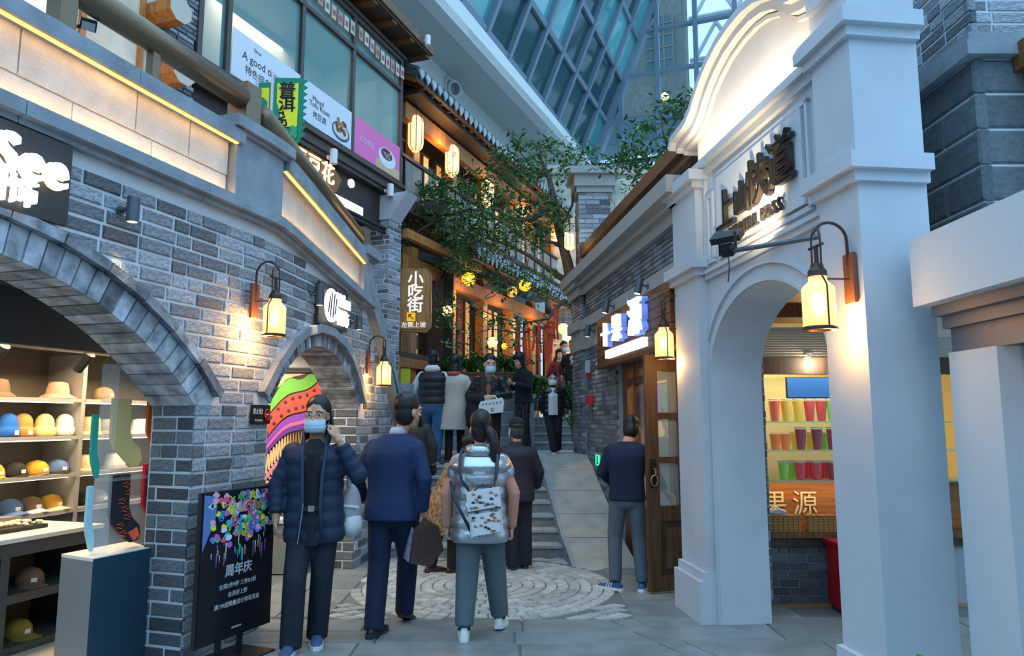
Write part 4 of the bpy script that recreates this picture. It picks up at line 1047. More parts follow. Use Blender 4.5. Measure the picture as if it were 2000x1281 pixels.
MB().fb(fC, 2.3, 4.4, .5, .57, -.3, .03).build('lower_ledge', m_woodd, jc); MB().fb(fC, 2.3, 4.4, .57, .62, -.3, .06).build('ledge', m_wood, jc)
MB().fb(fC, 2.3, 4.4, .62, 1.05, -.32, -.22).build('front_panel', mat('counter orange', (.36, .12, .02), .4, wood='h', noise_a=.2), jc)
for h in (1.055, 1.325, 1.585): MB().fb(fC, 2.3, 4.4, h, h + .012, -.42, -.02).build('glass_shelf', mat('shelf glass', (.3, .65, .5), .08, alpha=.55), jc)
letters('raised_letters', '果源', .24, fC(2.58, .83, -.21), (1, 0, 0), up, mat('cream letters', (.75, .6, .35)), jc, .01, space=1.35)
MB().fb(fC, 2.3, 4.4, 2.03, 2.18, -.1, .03).build('beam', m_woodd, jc)
MB().fb(fC, 2.3, 4.4, .62, 2.05, -1.0, -.95).build('back_board', mat('cream back', (.66, .58, .33), .5), jc)
MB().fb(fC, 2.5, 2.53, 1.06, 2.03, -.95, -.9).build('post', m_creamwall, jc)
sc_ = thing('blue_screen', 'dark blue screen hanging above the juice cups', 'screen')
MB().fb(fC, 2.72, 3.2, 1.83, 2.02, -.5, -.47).build('screen', mat('blue screen', (.02, .08, .28), .2, emit=.25, ecol=(.05, .2, .7)), sc_); MB().fb(fC, 2.71, 3.21, 1.82, 2.03, -.52, -.502).build('case', m_black, sc_)
rc = setting('ceiling_passage')
MB().box(1.9, 4.6, 4.3, 6.55, 2.62, 2.7).build('passage_ceiling', m_woodl, rc)
MB().box(2.0, 4.6, 6.2, 6.6, 2.5, 2.62).build('timber_edge', m_wood, rc)
for i in range(12): MB().box(2.2, 4.4, 6.62 + i * .035, 6.645 + i * .035, 2.19 + i * .0265, 2.21 + i * .0265).build('metal_rib', mat('rib metal', (.38, .36, .32), .35, .4), rc)
MB().box(2.2, 4.4, 7.02, 7.04, 2.18, 2.52).build('rib_back', m_grey, rc)
t = thing('downlight', 'bright round downlight over the juice counter', 'lamp')
MB().ell((2.76, 6.66, 2.2), (.03, .03, .02)).build('bulb', mat('downlight', (1, .95, .8), emit=8, ecol=(1, .9, .7)), t); MB().lathe([(.03, 0), (.045, 0), (.045, .03), (.03, .03)], (2.76, 6.66, 2.2), 14).build('trim_ring', m_chrome, t)
light('POINT', 'counter_light', (2.76, 6.45, 2.12), 9, (1, .85, .6), .04)
light('AREA', 'counter_back_light', (2.9, 7.0, 2.1), 10, (1, .85, .5), 1.2, (2.9, 7.05, 0), sy=.3)
light('AREA', 'counter_front_fill', fC(2.9, 1.03, -.06), 1.8, (1, .72, .36), 1.2, fC(2.9, .7, -.22), sy=.06)  # added fill lamp under the lowest shelf, brightens the counter front
def cup(c, tall=.2, lab='', lid=True):
    t = thing('juice_cup', lab, 'cup', 'juice cups on the glass shelves')
    MB().lathe([(0, 0), (.036, 0), (.05, tall * .93), (0, tall * .93)], n=14).build('juice', mat('juice%s' % str(c), c, .25, emit=.15, spec=.6), t, smooth=False)
    MB().lathe([(.0372, 0), (.0525, tall), (.0515, tall), (.0365, .002)], n=14).build('cup_wall', mat('cup wall', (.9, .95, 1), .08, alpha=.05, spec=.6), t)
    if lid: MB().lathe([(.054, tall - .004), (.055, tall + .006), (0, tall + .012), (0, tall - .004)], n=14).build('lid', mat('cup lid', (.8, .8, .78), .3, alpha=.7), t)
    return t
RO, YE, RE, GR, MA, OR = (.72, .09, .02), (.75, .48, .03), (.55, .02, .02), (.22, .5, .04), (.25, .015, .03), (.85, .22, .02)
nm_ = {RO: 'red-orange', YE: 'yellow', RE: 'red', GR: 'green', MA: 'dark maroon', OR: 'orange'}
ordn = ['first', 'second', 'third', 'fourth', 'fifth', 'sixth', 'seventh', 'eighth']
for row, (h, tall, items) in enumerate(((1.598, .2, [(1517, RO), (1540, YE), (1563, YE), (1586, RE), (1609, RE), (1630, GR)]), (1.338, .155, [(1516, OR), (1536, OR), (1556, YE), (1584, YE), (1612, GR), (1566, MA), (1598, MA), (1628, MA)]), (1.068, .16, [(1530, GR), (1545, GR), (1562, RE), (1578, RE), (1594, RE), (1610, RE), (1626, MA), (1642, RE)]))):
    for i, (px, c) in enumerate(items):
        back = row == 1 and c in (YE, GR)
        p = atd(px, 900, CY + (.28 if back else .12) + (.1 if row == 2 and i % 2 else 0)); 
        q = cup(c, .2 if c == MA and row == 1 else tall, '%s juice cup, %s from the left on the %s glass shelf' % (nm_[c], ordn[sorted(x for x, _ in items).index(px)], ('top', 'middle', 'lowest')[row]), c not in (OR,))
        q.location = (p.x, p.y, h)
for x, lab in ((2.42, 'woven basket at the left on the counter ledge'), (2.78, 'woven basket at the right on the counter ledge')):
    t = thing('basket', lab, 'basket', 'baskets on the juice counter')
    mb = MB()
    for k in range(6): mb.fb(fC, x - .14, x + .16, .622 + k * .022, .64 + k * .022, -.03 - .002 * (k % 2), .035 + .004 * (k % 2))
    mb.build('weave', mat('basket weave', (.45, .25, .07), .6), t)
    MB().tube([fC(x - .15, .76, .04), fC(x + .17, .76, .04), fC(x + .17, .76, -.04), fC(x - .15, .76, -.04), fC(x - .15, .76, .04)], .01, 6).build('rim', m_woodl, t)
    for k in range(7): MB().tube([fC(x - .13 + k * .045, .62, .04), fC(x - .13 + k * .045, .76, .041)], .006, 5).build('stake', m_woodl, t)
t = thing('paper_bundle', 'bundle of white paper cups on the left basket', 'bundle')
MB().ell(fC(2.38, .79, 0), (.09, .03, .03)).build('paper', m_white, t); MB().tube([fC(2.3, .79, .031), fC(2.38, .815, .034), fC(2.46, .79, .031)], .006, 5).build('fold', m_cream, t)
t = thing('red_bin', 'dark red waste bin with a yellow label beside the counter', 'bin')
MB().box(2.76, 3.12, 6.15, 6.5, .03, .55).build('body', mat('bin red', (.38, .005, .015), .4), t); MB().box(2.74, 3.14, 6.13, 6.52, .55, .58).build('lid', mat('bin red'), t); MB().box(2.79, 2.89, 6.142, 6.15, .37, .42).build('label_plate', mat('bin yellow', (.7, .5, .1)), t); MB().box(2.78, 3.10, 6.18, 6.48, 0, .03).build('foot', m_black, t)

# ================================================================ WHITE GATEWAY
gw = thing('gateway', 'tall white plaster gateway with an arch and curved pediment, at the right', 'gateway')
GA = (5.05, 1.96, .87, .62)
def gz(s):
    u = (s - GA[0]) / GA[2]; return GA[1] + GA[3] * math.sqrt(max(0, 1 - u * u))
def lathe_wall(fr, edges, inn, z_in, ztop, k0, k1):
    mb = MB()
    for a, b in zip(edges[:-1], edges[1:]):
        z0, z1 = (z_in(a), z_in(b)) if inn[0] <= a and b <= inn[1] else (0, 0)
        mb.box8([fr(a, z0, k0), fr(b, z1, k0), fr(b, z1, k1), fr(a, z0, k1), fr(a, ztop, k0), fr(b, ztop, k0), fr(b, ztop, k1), fr(a, ztop, k1)])
    return mb
s_in = (GA[0] - GA[2], GA[0] + GA[2])
N_ = 36; ar = [s_in[0] + GA[2] * (1 - math.cos(math.pi * i / N_)) for i in range(N_ + 1)]
lathe_wall(fR, [3.9] + ar + [6.5], s_in, gz, 3.80, -.42, 0).build('arch_wall', m_white, gw)
# pediment outline
pts = [(6.42, 4.10), (6.36, 4.17), (6.22, 4.18), (6.08, 4.185), (5.98, 4.20), (5.88, 4.25), (5.78, 4.33), (5.66, 4.41), (5.50, 4.48), (5.3, 4.535), (5.06, 4.555), (4.84, 4.545), (4.64, 4.50), (4.46, 4.42), (4.34, 4.33), (4.24, 4.25), (4.12, 4.21), (4.0, 4.2)]
mb = MB()
for (a, za), (b, zb) in zip(pts[:-1], pts[1:]):
    b_, a_ = max(b, 4.0), a
    if a > 6.2: continue
    mb.box8([fR(b_, 3.74, -.3), fR(a_, 3.74, -.3), fR(a_, 3.74, 0), fR(b_, 3.74, 0), fR(b_, zb, -.3), fR(a_, za, -.3), fR(a_, za, 0), fR(b_, zb, 0)])
mb.build('pediment', m_white, gw)
def rim(nm, off, th, k0, k1):
    rings = []
    for i, (s, z) in enumerate(pts):
        p, q = pts[max(0, i - 1)], pts[min(len(pts) - 1, i + 1)]
        t = V((q[0] - p[0], q[1] - p[1])).normalized(); n = V((t.y, -t.x))
        if n.y < 0: n = -n
        c0 = V((s, z)) + n * off; c1 = V((s, z)) + n * (off - th)
        rings.append([fR(c1.x, c1.y, k0), fR(c1.x, c1.y, k1), fR(c0.x, c0.y, k1), fR(c0.x, c0.y, k0)])
    MB().ring_loft(rings).build(nm, m_white, gw)
rim('pediment_moulding', .03, .06, -.35, .15); rim('pediment_moulding', -.03, .06, -.1, .09); rim('pediment_moulding', -.10, .03, -.1, .035)
def trimb(nm, s0, s1, h0, h1, k, m=m_white, k0=-.1): MB().fb(fR, s0, s1, h0, h1, k0, k).build(nm, m, gw)
trimb('cornice', 4.05, 6.2, 3.74, 3.80, .075); trimb('cornice', 4.05, 6.2, 3.68, 3.74, .035)
trimb('string_course', 4.12, 5.95, 2.775, 2.82, .03); trimb('string_course', 4.12, 5.95, 2.82, 2.85, .05)
for a, b in ((4.12, 4.16), (5.9, 5.94)): trimb('fillet', a, b, 2.85, 3.68, .03)
trimb('fillet', 5.74, 5.78, 2.92, 3.45, .03); trimb('fillet', 5.84, 5.88, 2.92, 3.45, .03); trimb('fillet', 5.74, 5.88, 3.45, 3.49, .03); trimb('fillet', 5.74, 5.88, 2.9, 2.93, .03)
trimb('sign_plate', 4.30, 5.62, 2.94, 3.56, .045); 
for a, b, h0, h1 in ((4.25, 5.68, 3.575, 3.61), (4.25, 5.68, 2.89, 2.925), (4.25, 4.28, 2.9, 3.6), (5.65, 5.68, 2.9, 3.6)): trimb('plate_frame', a, b, h0, h1, .03)
# arch surround rims
def arch_rim(d0, d1, k):
    rings = []
    for i in range(25):
        t = math.pi * i / 24; c, s_ = math.cos(t), math.sin(t)
        f = lambda d: (GA[0] + (GA[2] + d) * c, GA[1] + (GA[3] + d) * s_)
        a, b = f(d0 + .004), f(d1)
        rings.append([fR(a[0], a[1], -.02), fR(a[0], a[1], k), fR(b[0], b[1], k), fR(b[0], b[1], -.02)])
    MB().ring_loft(rings).build('arch_rim', m_white, gw)
    for s in (s_in[0] - d1, s_in[1] + d0):
        if d1 < .05: trimb('arch_rim', s + (.004 if s > GA[0] else 0), s + d1 - d0 - (0 if s > GA[0] else .004), .0, GA[1], k, k0=-.004)
arch_rim(.0, .03, .02); arch_rim(.12, .145, .022)
# pilasters
def pil(s0, s1, top, caps, k, kb=-.45, near=1.):
    trimb('pilaster', s0, s1, 0, top, k, k0=kb)
    for h in caps:
        for e, a, b in ((.035, h - .10, h - .04), (.075, h - .04, h + .05)): trimb('capital', s0 - e, s1 + e, a, b, k + e, k0=kb)
    for e, a, b in ((.035, .33, .40), (.07, 0, .33)): trimb('plinth', s0 - e * near, s1 + e * .3, a, b, k + e, k0=kb)
pil(5.96, 6.52, 3.7, (2.92, 3.68), .09, -.3, near=.3)
pil(3.72, 4.10, 4.6, (2.98, 3.80), .07, -.33)
trimb('pilaster_block', 3.78, 4.06, 4.02, 4.6, .11, k0=-.28)
light('AREA', 'pediment_wash', fR(5.1, 3.84, .17), 10.0, (1, .70, .40), 1.9, fR(5.1, 4.6, -.02), sy=.12)
cr = V((.119, -1, 0)).normalized()
m_chr = mat('bronze letters', (.065, .06, .055), .4, .5)
for t, s, h, z in (('上', 5.38, 3.20, .34), ('山', 5.10, 3.21, .27), ('快', 4.83, 3.25, .36), ('道', 4.52, 3.27, .38)):
    letters('raised_character', t, z, fR(s, h, .075), cr, up, m_chr, gw, .035, bold=.0035)
letters('raised_letters', 'UPHILL PASS', .125, fR(4.93, 3.01, .07), cr, up, m_chr, gw, .022, bold=.002, space=1.2)
mb = MB(); crk = lambda a, b, y: [(a + (b - a) * i / 8, y, 0) for i in range(9)]
# floodlight on its arm
fo = thing('floodlight', 'black floodlight on a slim arm in front of the white gateway sign', 'floodlight')
fl_ = pl(1420, 462, (RP[0] - .42, RP[1])); base = fR(fl_.y - .62, fl_.z - .06, 0)
MB().tube([fR(fl_.y - .42, fl_.z - .10, .0), fl_ - up * .10], .016, 8).build('arm', m_spot, fo)
def boxc(c, d, hs):
    d = V(d).normalized(); a = d.cross(up).normalized(); b = a.cross(d)
    return [V(c) + a * sx * hs[0] + d * sy * hs[1] + b * sz * hs[2] for sz in (-1, 1) for sx, sy in ((-1, -1), (1, -1), (1, 1), (-1, 1))]
tgt = fR(4.95, 3.25, 0); fdir = (tgt - fl_).normalized()
MB().box8(boxc(fl_, fdir, (.10, .05, .022))).build('head', m_black, fo)
MB().box8(boxc(fl_ + fdir * .052, fdir, (.09, .003, .016))).build('lens', m_spotlens, fo)
mb = MB(); mb.tube([fl_ + cr * .12, fl_ + cr * .12 - up * .1, fl_ - cr * .12 - up * .1, fl_ - cr * .12], .01, 6); mb.box8(boxc(fl_ - up * .09, fdir, (.04, .03, .035))); mb.build('bracket', m_black, fo)
MB().tube([fl_ - up * .12, fl_ - up * .2 + cr * .02, fl_ - up * .3 - cr * .01], .004, 5).build('cable', m_black, fo)
light('SPOT', 'sign_flood', fl_ + fdir * .06, 62, (1, .74, .42), .05, tgt, 105, .8)
lamp_at(lan, 1669, 567, fR, (RP[0] - .07, RP[1]), 'large lit wall lantern on the corner pilaster of the white gateway', 6, 1.0)

# ================================================================ FAR RIGHT: DARK STONE BUILDING AND WHITE SHOPFRONT
wx = setting('wall_near_right')
MB().box(2.70, 4.2, 3.97, 6.0, 2.3, 5.2).build('mortar_core', m_mort, wx)
fXl = lambda s, h, k=0: V((2.70 - k, s, h)); fXf = lambda s, h, k=0: V((s, 3.97 - k, h))
for i in range(6):
    h = 2.42 + i * .215
    for a, b in ((3.95, 4.62), (4.62, 5.3)) if i % 2 else ((3.95, 4.3), (4.3, 4.95), (4.95, 5.4)): brick_obj(wx, fXl, a + .006, b - .006, h + .006, h + .209, -.05, .012, m_stone2, 'stone_block')
    for a, b in ((2.69, 2.99), (2.99, 3.6)) if i % 2 else ((2.69, 3.02), (3.02, 3.6)): brick_obj(wx, fXf, a + .006, b - .006, h + .006, h + .209, -.05, .012, m_stone2, 'stone_block')
MB().box(2.63, 4.2, 3.9, 6, 3.71, 3.80).build('string_course', m_stone, wx)
MB().box(2.66, 4.2, 3.93, 6, 3.80, 3.86).build('string_course', m_stone, wx)
for b in courses(3.95, 5.4, 3.86, 5.1, .26, .075, .009, None, 51): brick_obj(wx, fXl, b[0], b[1], b[2], b[3], -.03, .004 + b[4], m_brick)
for b in courses(2.69, 3.5, 3.86, 5.1, .26, .075, .009, None, 52): brick_obj(wx, fXf, b[0], b[1], b[2], b[3], -.03, .004 + b[4], m_brick)
wn_ = setting('window_2')
MB().box(2.98, 3.08, 3.80, 3.96, 2.5, 3.62).build('frame_post', m_woodl, wn_); MB().box(2.92, 3.6, 3.74, 3.96, 3.62, 3.78).build('frame_head', m_wood, wn_); MB().box(3.08, 3.6, 3.86, 3.95, 2.5, 3.62).build('pane', m_glassT, wn_)
sf = thing('shopfront', 'white shopfront lintel and pilaster nearest the camera at the right edge', 'shopfront')
MB().box(2.05, 3.3, 1.4, 3.62, 2.185, 2.53).build('lintel', mat('cool white paint', (.58, .62, .65), .7), sf)
for x, z0, z1 in ((2.13, 2.13, 2.185), (2.18, 2.07, 2.13), (2.22, 1.95, 2.07)): MB().box(x, 3.3, 1.4, 3.60, z0, z1).build('moulding', mat('navy moulding', (.10, .125, .17), .45), sf)
MB().box(2.20, 2.7, 3.24, 3.60, 0, 1.95).build('pilaster', mat('cool white paint'), sf)
MB().box(2.34, 2.9, 2.2, 3.24, 0, 1.93).build('side_panel', mat('cool white paint'), sf)
MB().box(2.30, 2.9, 2.0, 3.1, 1.6, 1.93).build('awning_box', mat('navy moulding'), sf)
light('POINT', 'shopfront_light', (2.28, 2.7, 1.85), 1.6, (1, .6, .3), .05)
t = thing('leafy_plant', 'single bright green leaf of a plant poking up at the lower right', 'plant')
mb = MB(); p = atd(1812, 1292, 3.3)
mb.ell(p + V((-.01, 0, .012)), (.045, .02, .009), 12, 6, Matrix.Rotation(.5, 3, 'Y'))
mb.build('leaf', mat('bright leaf', (.06, .3, .02), .4), t); MB().tube([(p.x, p.y, .0), p], .006, 5).build('stem', m_leaf2, t)
# ================================================================ GLASS DINING ROOM OVER THE UPPER WALK
gb = thing('glass_dining_room', 'glazed dining room with brown frames projecting over the upper walk', 'building')
m_frm = mat('bronze frame', (.075, .06, .055), .45, .3)
for s in (6.92, 7.3, 8.5, 9.6, 10.9): MB().fb(fG, s - .03, s + .03, 5.28, 7.36, -.06, .03).build('mullion', m_frm, gb)
for h in (5.28, 6.84, 7.32): MB().fb(fG, 6.5, 10.93, h - .03, h + .03, -.05, .035).build('transom', m_frm, gb)
for a, b in ((6.92, 7.3), (7.3, 8.5), (8.5, 9.6), (9.6, 10.9)):
    for h0, h1 in ((5.31, 6.81), (6.87, 7.29)): MB().fb(fG, a + .03, b - .03, h0, h1, -.02, -.012).build('pane', mat('dining pane', (.30, .62, .60), .04, alpha=.24, spec=.8), gb)
MB().fb(fG, 6.4, 10.95, 5.20, 5.25, -.1, .10).build('sill', mat('sill brown', (.085, .055, .045), .5), gb); MB().fb(fG, 6.4, 10.95, 5.08, 5.20, -.1, .05).build('sill_moulding', mat('sill brown', (.085, .055, .045), .5), gb); MB().fb(fG, 6.4, 10.93, 5.02, 5.08, -.1, .02).build('sill_moulding', m_frm, gb)
MB().fb(fG, 6.4, 10.9, 4.5, 5.02, -.2, -.08).build('fascia', mat('dark fascia', (.035, .022, .018), .6), gb)
for h in (4.40, 4.46): MB().tube([fG(7, h, .0), fG(10.7, h, .0)], .03, 8).build('pipe', m_black, gb)
MB().fb(fG, 5.2, 10.9, 5.0, 5.1, -2.4, -.1).build('floor_slab', m_grey, gb)
MB().fb(fG, 5.2, 10.9, 5.1, 7.6, -2.5, -2.4).build('back_wall', mat('dining back', (.20, .21, .19), .7), gb)
MB().fb(fG, 10.85, 10.95, 5.1, 7.5, -2.4, -.1).build('end_wall', mat('dining end', (.30, .36, .34), .6), gb)
MB().fb(fG, 6.4, 11.0, 7.36, 7.42, -2.5, .06).build('head', m_frm, gb)
MB().fb(fG, 6.0, 11.32, 7.58, 7.72, -2.5, .36).build('roof_edge', m_wood, gb)
MB().fb(fG, 6.0, 11.25, 7.54, 7.60, -.2, .33).build('soffit', m_woodd, gb)
for i in range(9): MB().fb(fG, 7.0 + i * .52, 7.12 + i * .52, 7.50, 7.545, -.1, .31).build('soffit_rafter', m_wood, gb)
MB().fb(fG, 7.0, 11.0, 7.42, 7.56, -.15, -.05).build('frieze', m_woodd, gb)
light('AREA', 'dining_light', fG(9.2, 7.3, -1.2), 22, (1, .85, .65), 1.5, fG(9.2, 5, -1.0), sy=.6)
for i, (s, c) in enumerate(((8.9, 0), (9.6, 1), (10.3, 2))):
    t = thing('dining_table', ('round dining table behind the left glass pane', 'round dining table behind the middle glass pane', 'round dining table behind the right glass pane')[c], 'table', 'tables in the glass dining room')
    q = fG(s, 5.1, -.9); MB().lathe([(0, .72), (.35, .72), (.35, .76), (0, .76)], q, 18).build('top', m_wood, t); MB().lathe([(0, 0), (.2, 0), (.2, .03), (.03, .05), (.03, .72), (0, .72)], q, 12).build('pedestal', m_frm, t)
fo_ = lambda nm, lab, s0, s1, h0, h1, m: plate(nm, lab, 'poster', fG, s0, s1, h0, h1, .031, m, .004)
gd = (fG(9, 0, 0) - fG(8, 0, 0)).normalized()
wp = mat('poster white', (.72, .74, .80), .6); pk = mat('poster pink', (.85, .18, .45), .6)
ik = mat('dark ink', (.03, .03, .04), .6)
p1 = fo_('window_poster', 'long white dessert poster at the left of the dining room glass', 7.34, 8.46, 5.32, 5.86, wp)
for tx, sz, s, h in (('A good time', .13, 7.8, 5.62), ('特色综合甜品', .11, 7.85, 5.47), ('Since', .06, 7.72, 5.76)): letters('lettering', tx, sz, fG(s, h, .037), gd, up, ik, p1, .001)
p2 = fo_('window_poster', 'white dessert poster with a plate photo, in the middle of the dining room glass', 8.54, 9.56, 5.32, 5.86, wp)
for tx, sz, s, h in (('Mixed', .10, 8.82, 5.68), ('Tofu Roast', .10, 8.86, 5.60), ('烤豆腐', .10, 8.86, 5.47)): letters('lettering', tx, sz, fG(s, h, .037), gd, up, ik, p2, .001)
def disc(par_, nm, s, h, r, m, k=.036, rh=None): MB().prism([(s + r * math.cos(a), h + (rh or r) * math.sin(a)) for a in [i * math.pi / 9 for i in range(18)]], fG, .033, k).build(nm, m, par_)
disc(p2, 'plate_print', 9.32, 5.48, .20, mat('slate print', (.06, .1, .16)), .036, .13); disc(p2, 'plate_print', 9.32, 5.49, .17, mat('cream print', (.7, .66, .6)), .0365, .10)
rr = random.Random(4)
for i in range(14): disc(p2, 'food_print', 9.32 + rr.uniform(-.11, .11), 5.52 + rr.uniform(-.05, .12), .035, mat('food print%d' % (i % 3), ((.3, .06, .03), (.5, .2, .06), (.12, .04, .03))[i % 3]), .037 + i * .0002)
p3 = fo_('window_poster', 'pink dessert poster with a white bowl, at the right of the dining room glass', 9.64, 10.86, 5.32, 5.86, pk)
MB().fb(fG, 10.2, 10.86, 5.32, 5.46, .033, .036).build('table_print', mat('tan print', (.7, .45, .25)), p3)
disc(p3, 'bowl_print', 10.5, 5.55, .24, mat('bowl print', (.75, .8, .86)), .037, .15); disc(p3, 'bowl_print', 10.48, 5.60, .16, mat('bean print', (.08, .03, .04)), .038, .085)
for i in range(12): disc(p3, 'bean_print', 10.48 + rr.uniform(-.11, .11), 5.60 + rr.uniform(-.05, .05), .025, mat('bean print%d' % (i % 2), ((.35, .1, .08), (.5, .3, .3))[i % 2]), .0385 + i * .0001)
letters('lettering', '红豆甜品', .1, fG(9.95, 5.58, .037), gd, up, mat('pale pink ink', (.9, .6, .75)), p3, .001)
for i in range(16):
    s = 8.6 + i * .145 + (.06 if i > 6 else 0); z = 7.22 - .05 * math.sin((i % 8) / 7 * math.pi)
    t = thing('hanging_card', 'small %s paper card, %s from the left on the string across the dining room glass' % (('tan', 'red-brown', 'cream')[i % 3], ORD[i]), 'card', 'cards strung across the dining room glass')
    MB().fb(fG, s, s + .1, z - .2, z, .034, .04).build('card', mat('card%d' % (i % 3), ((.62, .5, .42), (.55, .3, .25), (.7, .62, .5))[i % 3]), t)
    MB().fb(fG, s + .02, s + .08, z - .15, z - .07, .04, .042).build('print', mat('cardp', (.35, .12, .1)), t)
for s, h, lab in ((9.05, 5.02, 'white cylinder spotlight under the middle window poster'), (10.45, 5.02, 'white cylinder spotlight under the pink window poster')): spot('wall_spot', lab, fG(s, h, .05), fG(s, h, 1) - fG(s, h, 0), m_wspot, .19, .05, wall=.08, lens=False)
spot('wall_spot', 'white cylinder spotlight on the timber roof edge', fG(11.0, 7.66, .36), fG(9, 0, 1) - fG(9, 0, 0), m_wspot, .16, .045, wall=.06, lens=False)
ds = thing('dessert_sign', 'brown board with looping lit characters and white lit panels under the dining room', 'sign')
MB().prism([(8.2, 4.70), (8.3, 4.98), (8.8, 5.02), (9.25, 4.99), (9.45, 4.85), (9.35, 4.66), (9.0, 4.60), (8.6, 4.62)], fG, -.08, -.02).build('board', mat('sign toffee', (.28, .12, .03), .5), ds)
letters('lit_letters', '豆豆花', .30, fG(8.85, 4.82, -.005), gd, up, mat('warm neon', (1, .85, .6), emit=1.5, ecol=(1, .72, .38)), ds, .02)
for a, b in ((8.85, 9.12), (9.14, 9.40), (9.42, 9.98)): MB().fb(fG, a, b, 4.50, 4.62, -.08, -.02).build('lit_panel', m_ledw, ds)
disc(ds, 'lit_dot', 9.62, 4.86, .06, m_ledw, .0)
# brick pier below its corner
bp = setting('wall_walk_pier')
MB().fb(fB, 10.62, 10.95, 1.0, 4.62, -.12, .32).build('mortar_core', m_mort, bp)
P0 = fB(10.62, 0, -.12); px_ = (fB(10.62, 0, 0) - fB(10.62, 0, -1)).normalized()
fQ = lambda s, h, k=0: P0 + px_ * s + up * h + V((px_.y, -px_.x, 0)) * k
for b in courses(0, .45, 1.6, 4.6, .24, .075, .01, None, 61): brick_obj(bp, fQ, b[0], b[1], b[2], b[3], -.03, b[4] + .004, m_brick)
for b in courses(10.62, 10.95, 1.6, 4.6, .24, .075, .01, None, 62): brick_obj(bp, lambda s, h, k=0: fB(s, h, k + .32), b[0], b[1], b[2], b[3], -.03, b[4] + .004, m_brick)
MB().box8([fQ(.2, 4.6, -.3), fQ(.46, 4.6, -.3), fQ(.46, 4.6, .03), fQ(.2, 4.6, .03), fQ(.2, 4.98, -.3), fQ(.75, 5.0, -.3), fQ(.75, 5.0, .03), fQ(.2, 4.98, .03)]).build('corbel', m_white, bp)
# back wall of the walk, upper left
bw = setting('wall_upper_walk')
MB().fb(fG, 3.2, 6.62, 3.0, 6.4, -.3, -.05).build('cream_wall', m_creamwall, bw)
MB().fb(fG, 6.6, 6.9, 3.0, 7.6, -.3, -.03).build('mortar_core', m_mort, bw)
MB().fb(fG, 6.9, 10.9, 3.0, 4.5, -1.2, -1.1).build('wood_wall', m_woodd, bw)
for b in courses(6.46, 6.9, 3.9, 6.4, .2, .055, .008, None, 63): brick_obj(bw, fG, b[0], b[1], b[2], b[3], -.06, b[4] + .006, m_brick)
for s in (5.1, 5.72, 6.28): MB().fb(fG, s, s + .05, 3.0, 6.4, -.06, -.02).build('timber_post', m_woodl, bw)
for h in (4.5, 5.25): MB().fb(fG, 3.2, 6.4, h, h + .06, -.06, -.025).build('timber_rail', m_woodl, bw)
for (px, py), lab in (((312, 30), 'upper octagonal timber beam end beside the slate brickwork'), ((318, 150), 'lower octagonal timber beam end beside the slate brickwork'), ((110, -14), 'octagonal timber beam end at the top left above the handrail')):
    p = pl(px, py, GP); t = thing('beam_end', lab, 'beam end', 'octagonal beam ends')
    MB().prism([(p.y + .13 * math.cos(a), p.z + .13 * math.sin(a)) for a in [math.pi / 8 + i * math.pi / 4 for i in range(8)]], fG, -.1, .26).build('beam', m_woodl, t)
    MB().prism([(p.y + .128 * math.cos(a), p.z + .128 * math.sin(a)) for a in [math.pi / 8 + i * math.pi / 4 for i in range(8)]], fG, .26, .268).build('end_face', mat('pale end grain', (.55, .50, .42), .6), t)
t = thing('ceiling_globe', 'glowing white disc lamp at the top left corner above the parapet', 'lamp')
p = pl(68, -2, (GP[0] + .7, GP[1])); MB().ell(p, (.2, .2, .07)).build('shade', mat('disc lamp', (1, .97, .9), emit=1.3, ecol=(1, .92, .8)), t, smooth=True); MB().tube([p, p + up * .5], .01, 6).build('stem', m_iron, t)
light('POINT', 'walk_light', fG(5.6, 4.3, .55), 16, (1, .68, .32), .1)
light('POINT', 'walk_light_far', fG(8.2, 4.0, -.3), 9, (1, .62, .28), .1)
fo2 = thing('floodlight', 'small black floodlight on an arm above the parapet coping', 'floodlight')
p = onL(172, 48, -.12); MB().box8(boxc(p, (.4, -.5, -.5), (.045, .022, .032))).build('head', m_black, fo2); MB().tube([p, p + V((-.13, -.1, -.09)), V((p.x - .1, p.y, 3.8))], .012, 6).build('arm', m_black, fo2); MB().box8(boxc(p + V((.012, -.018, -.018)), (.4, -.5, -.5), (.036, .016, .025))).build('lens', m_chrome, fo2)
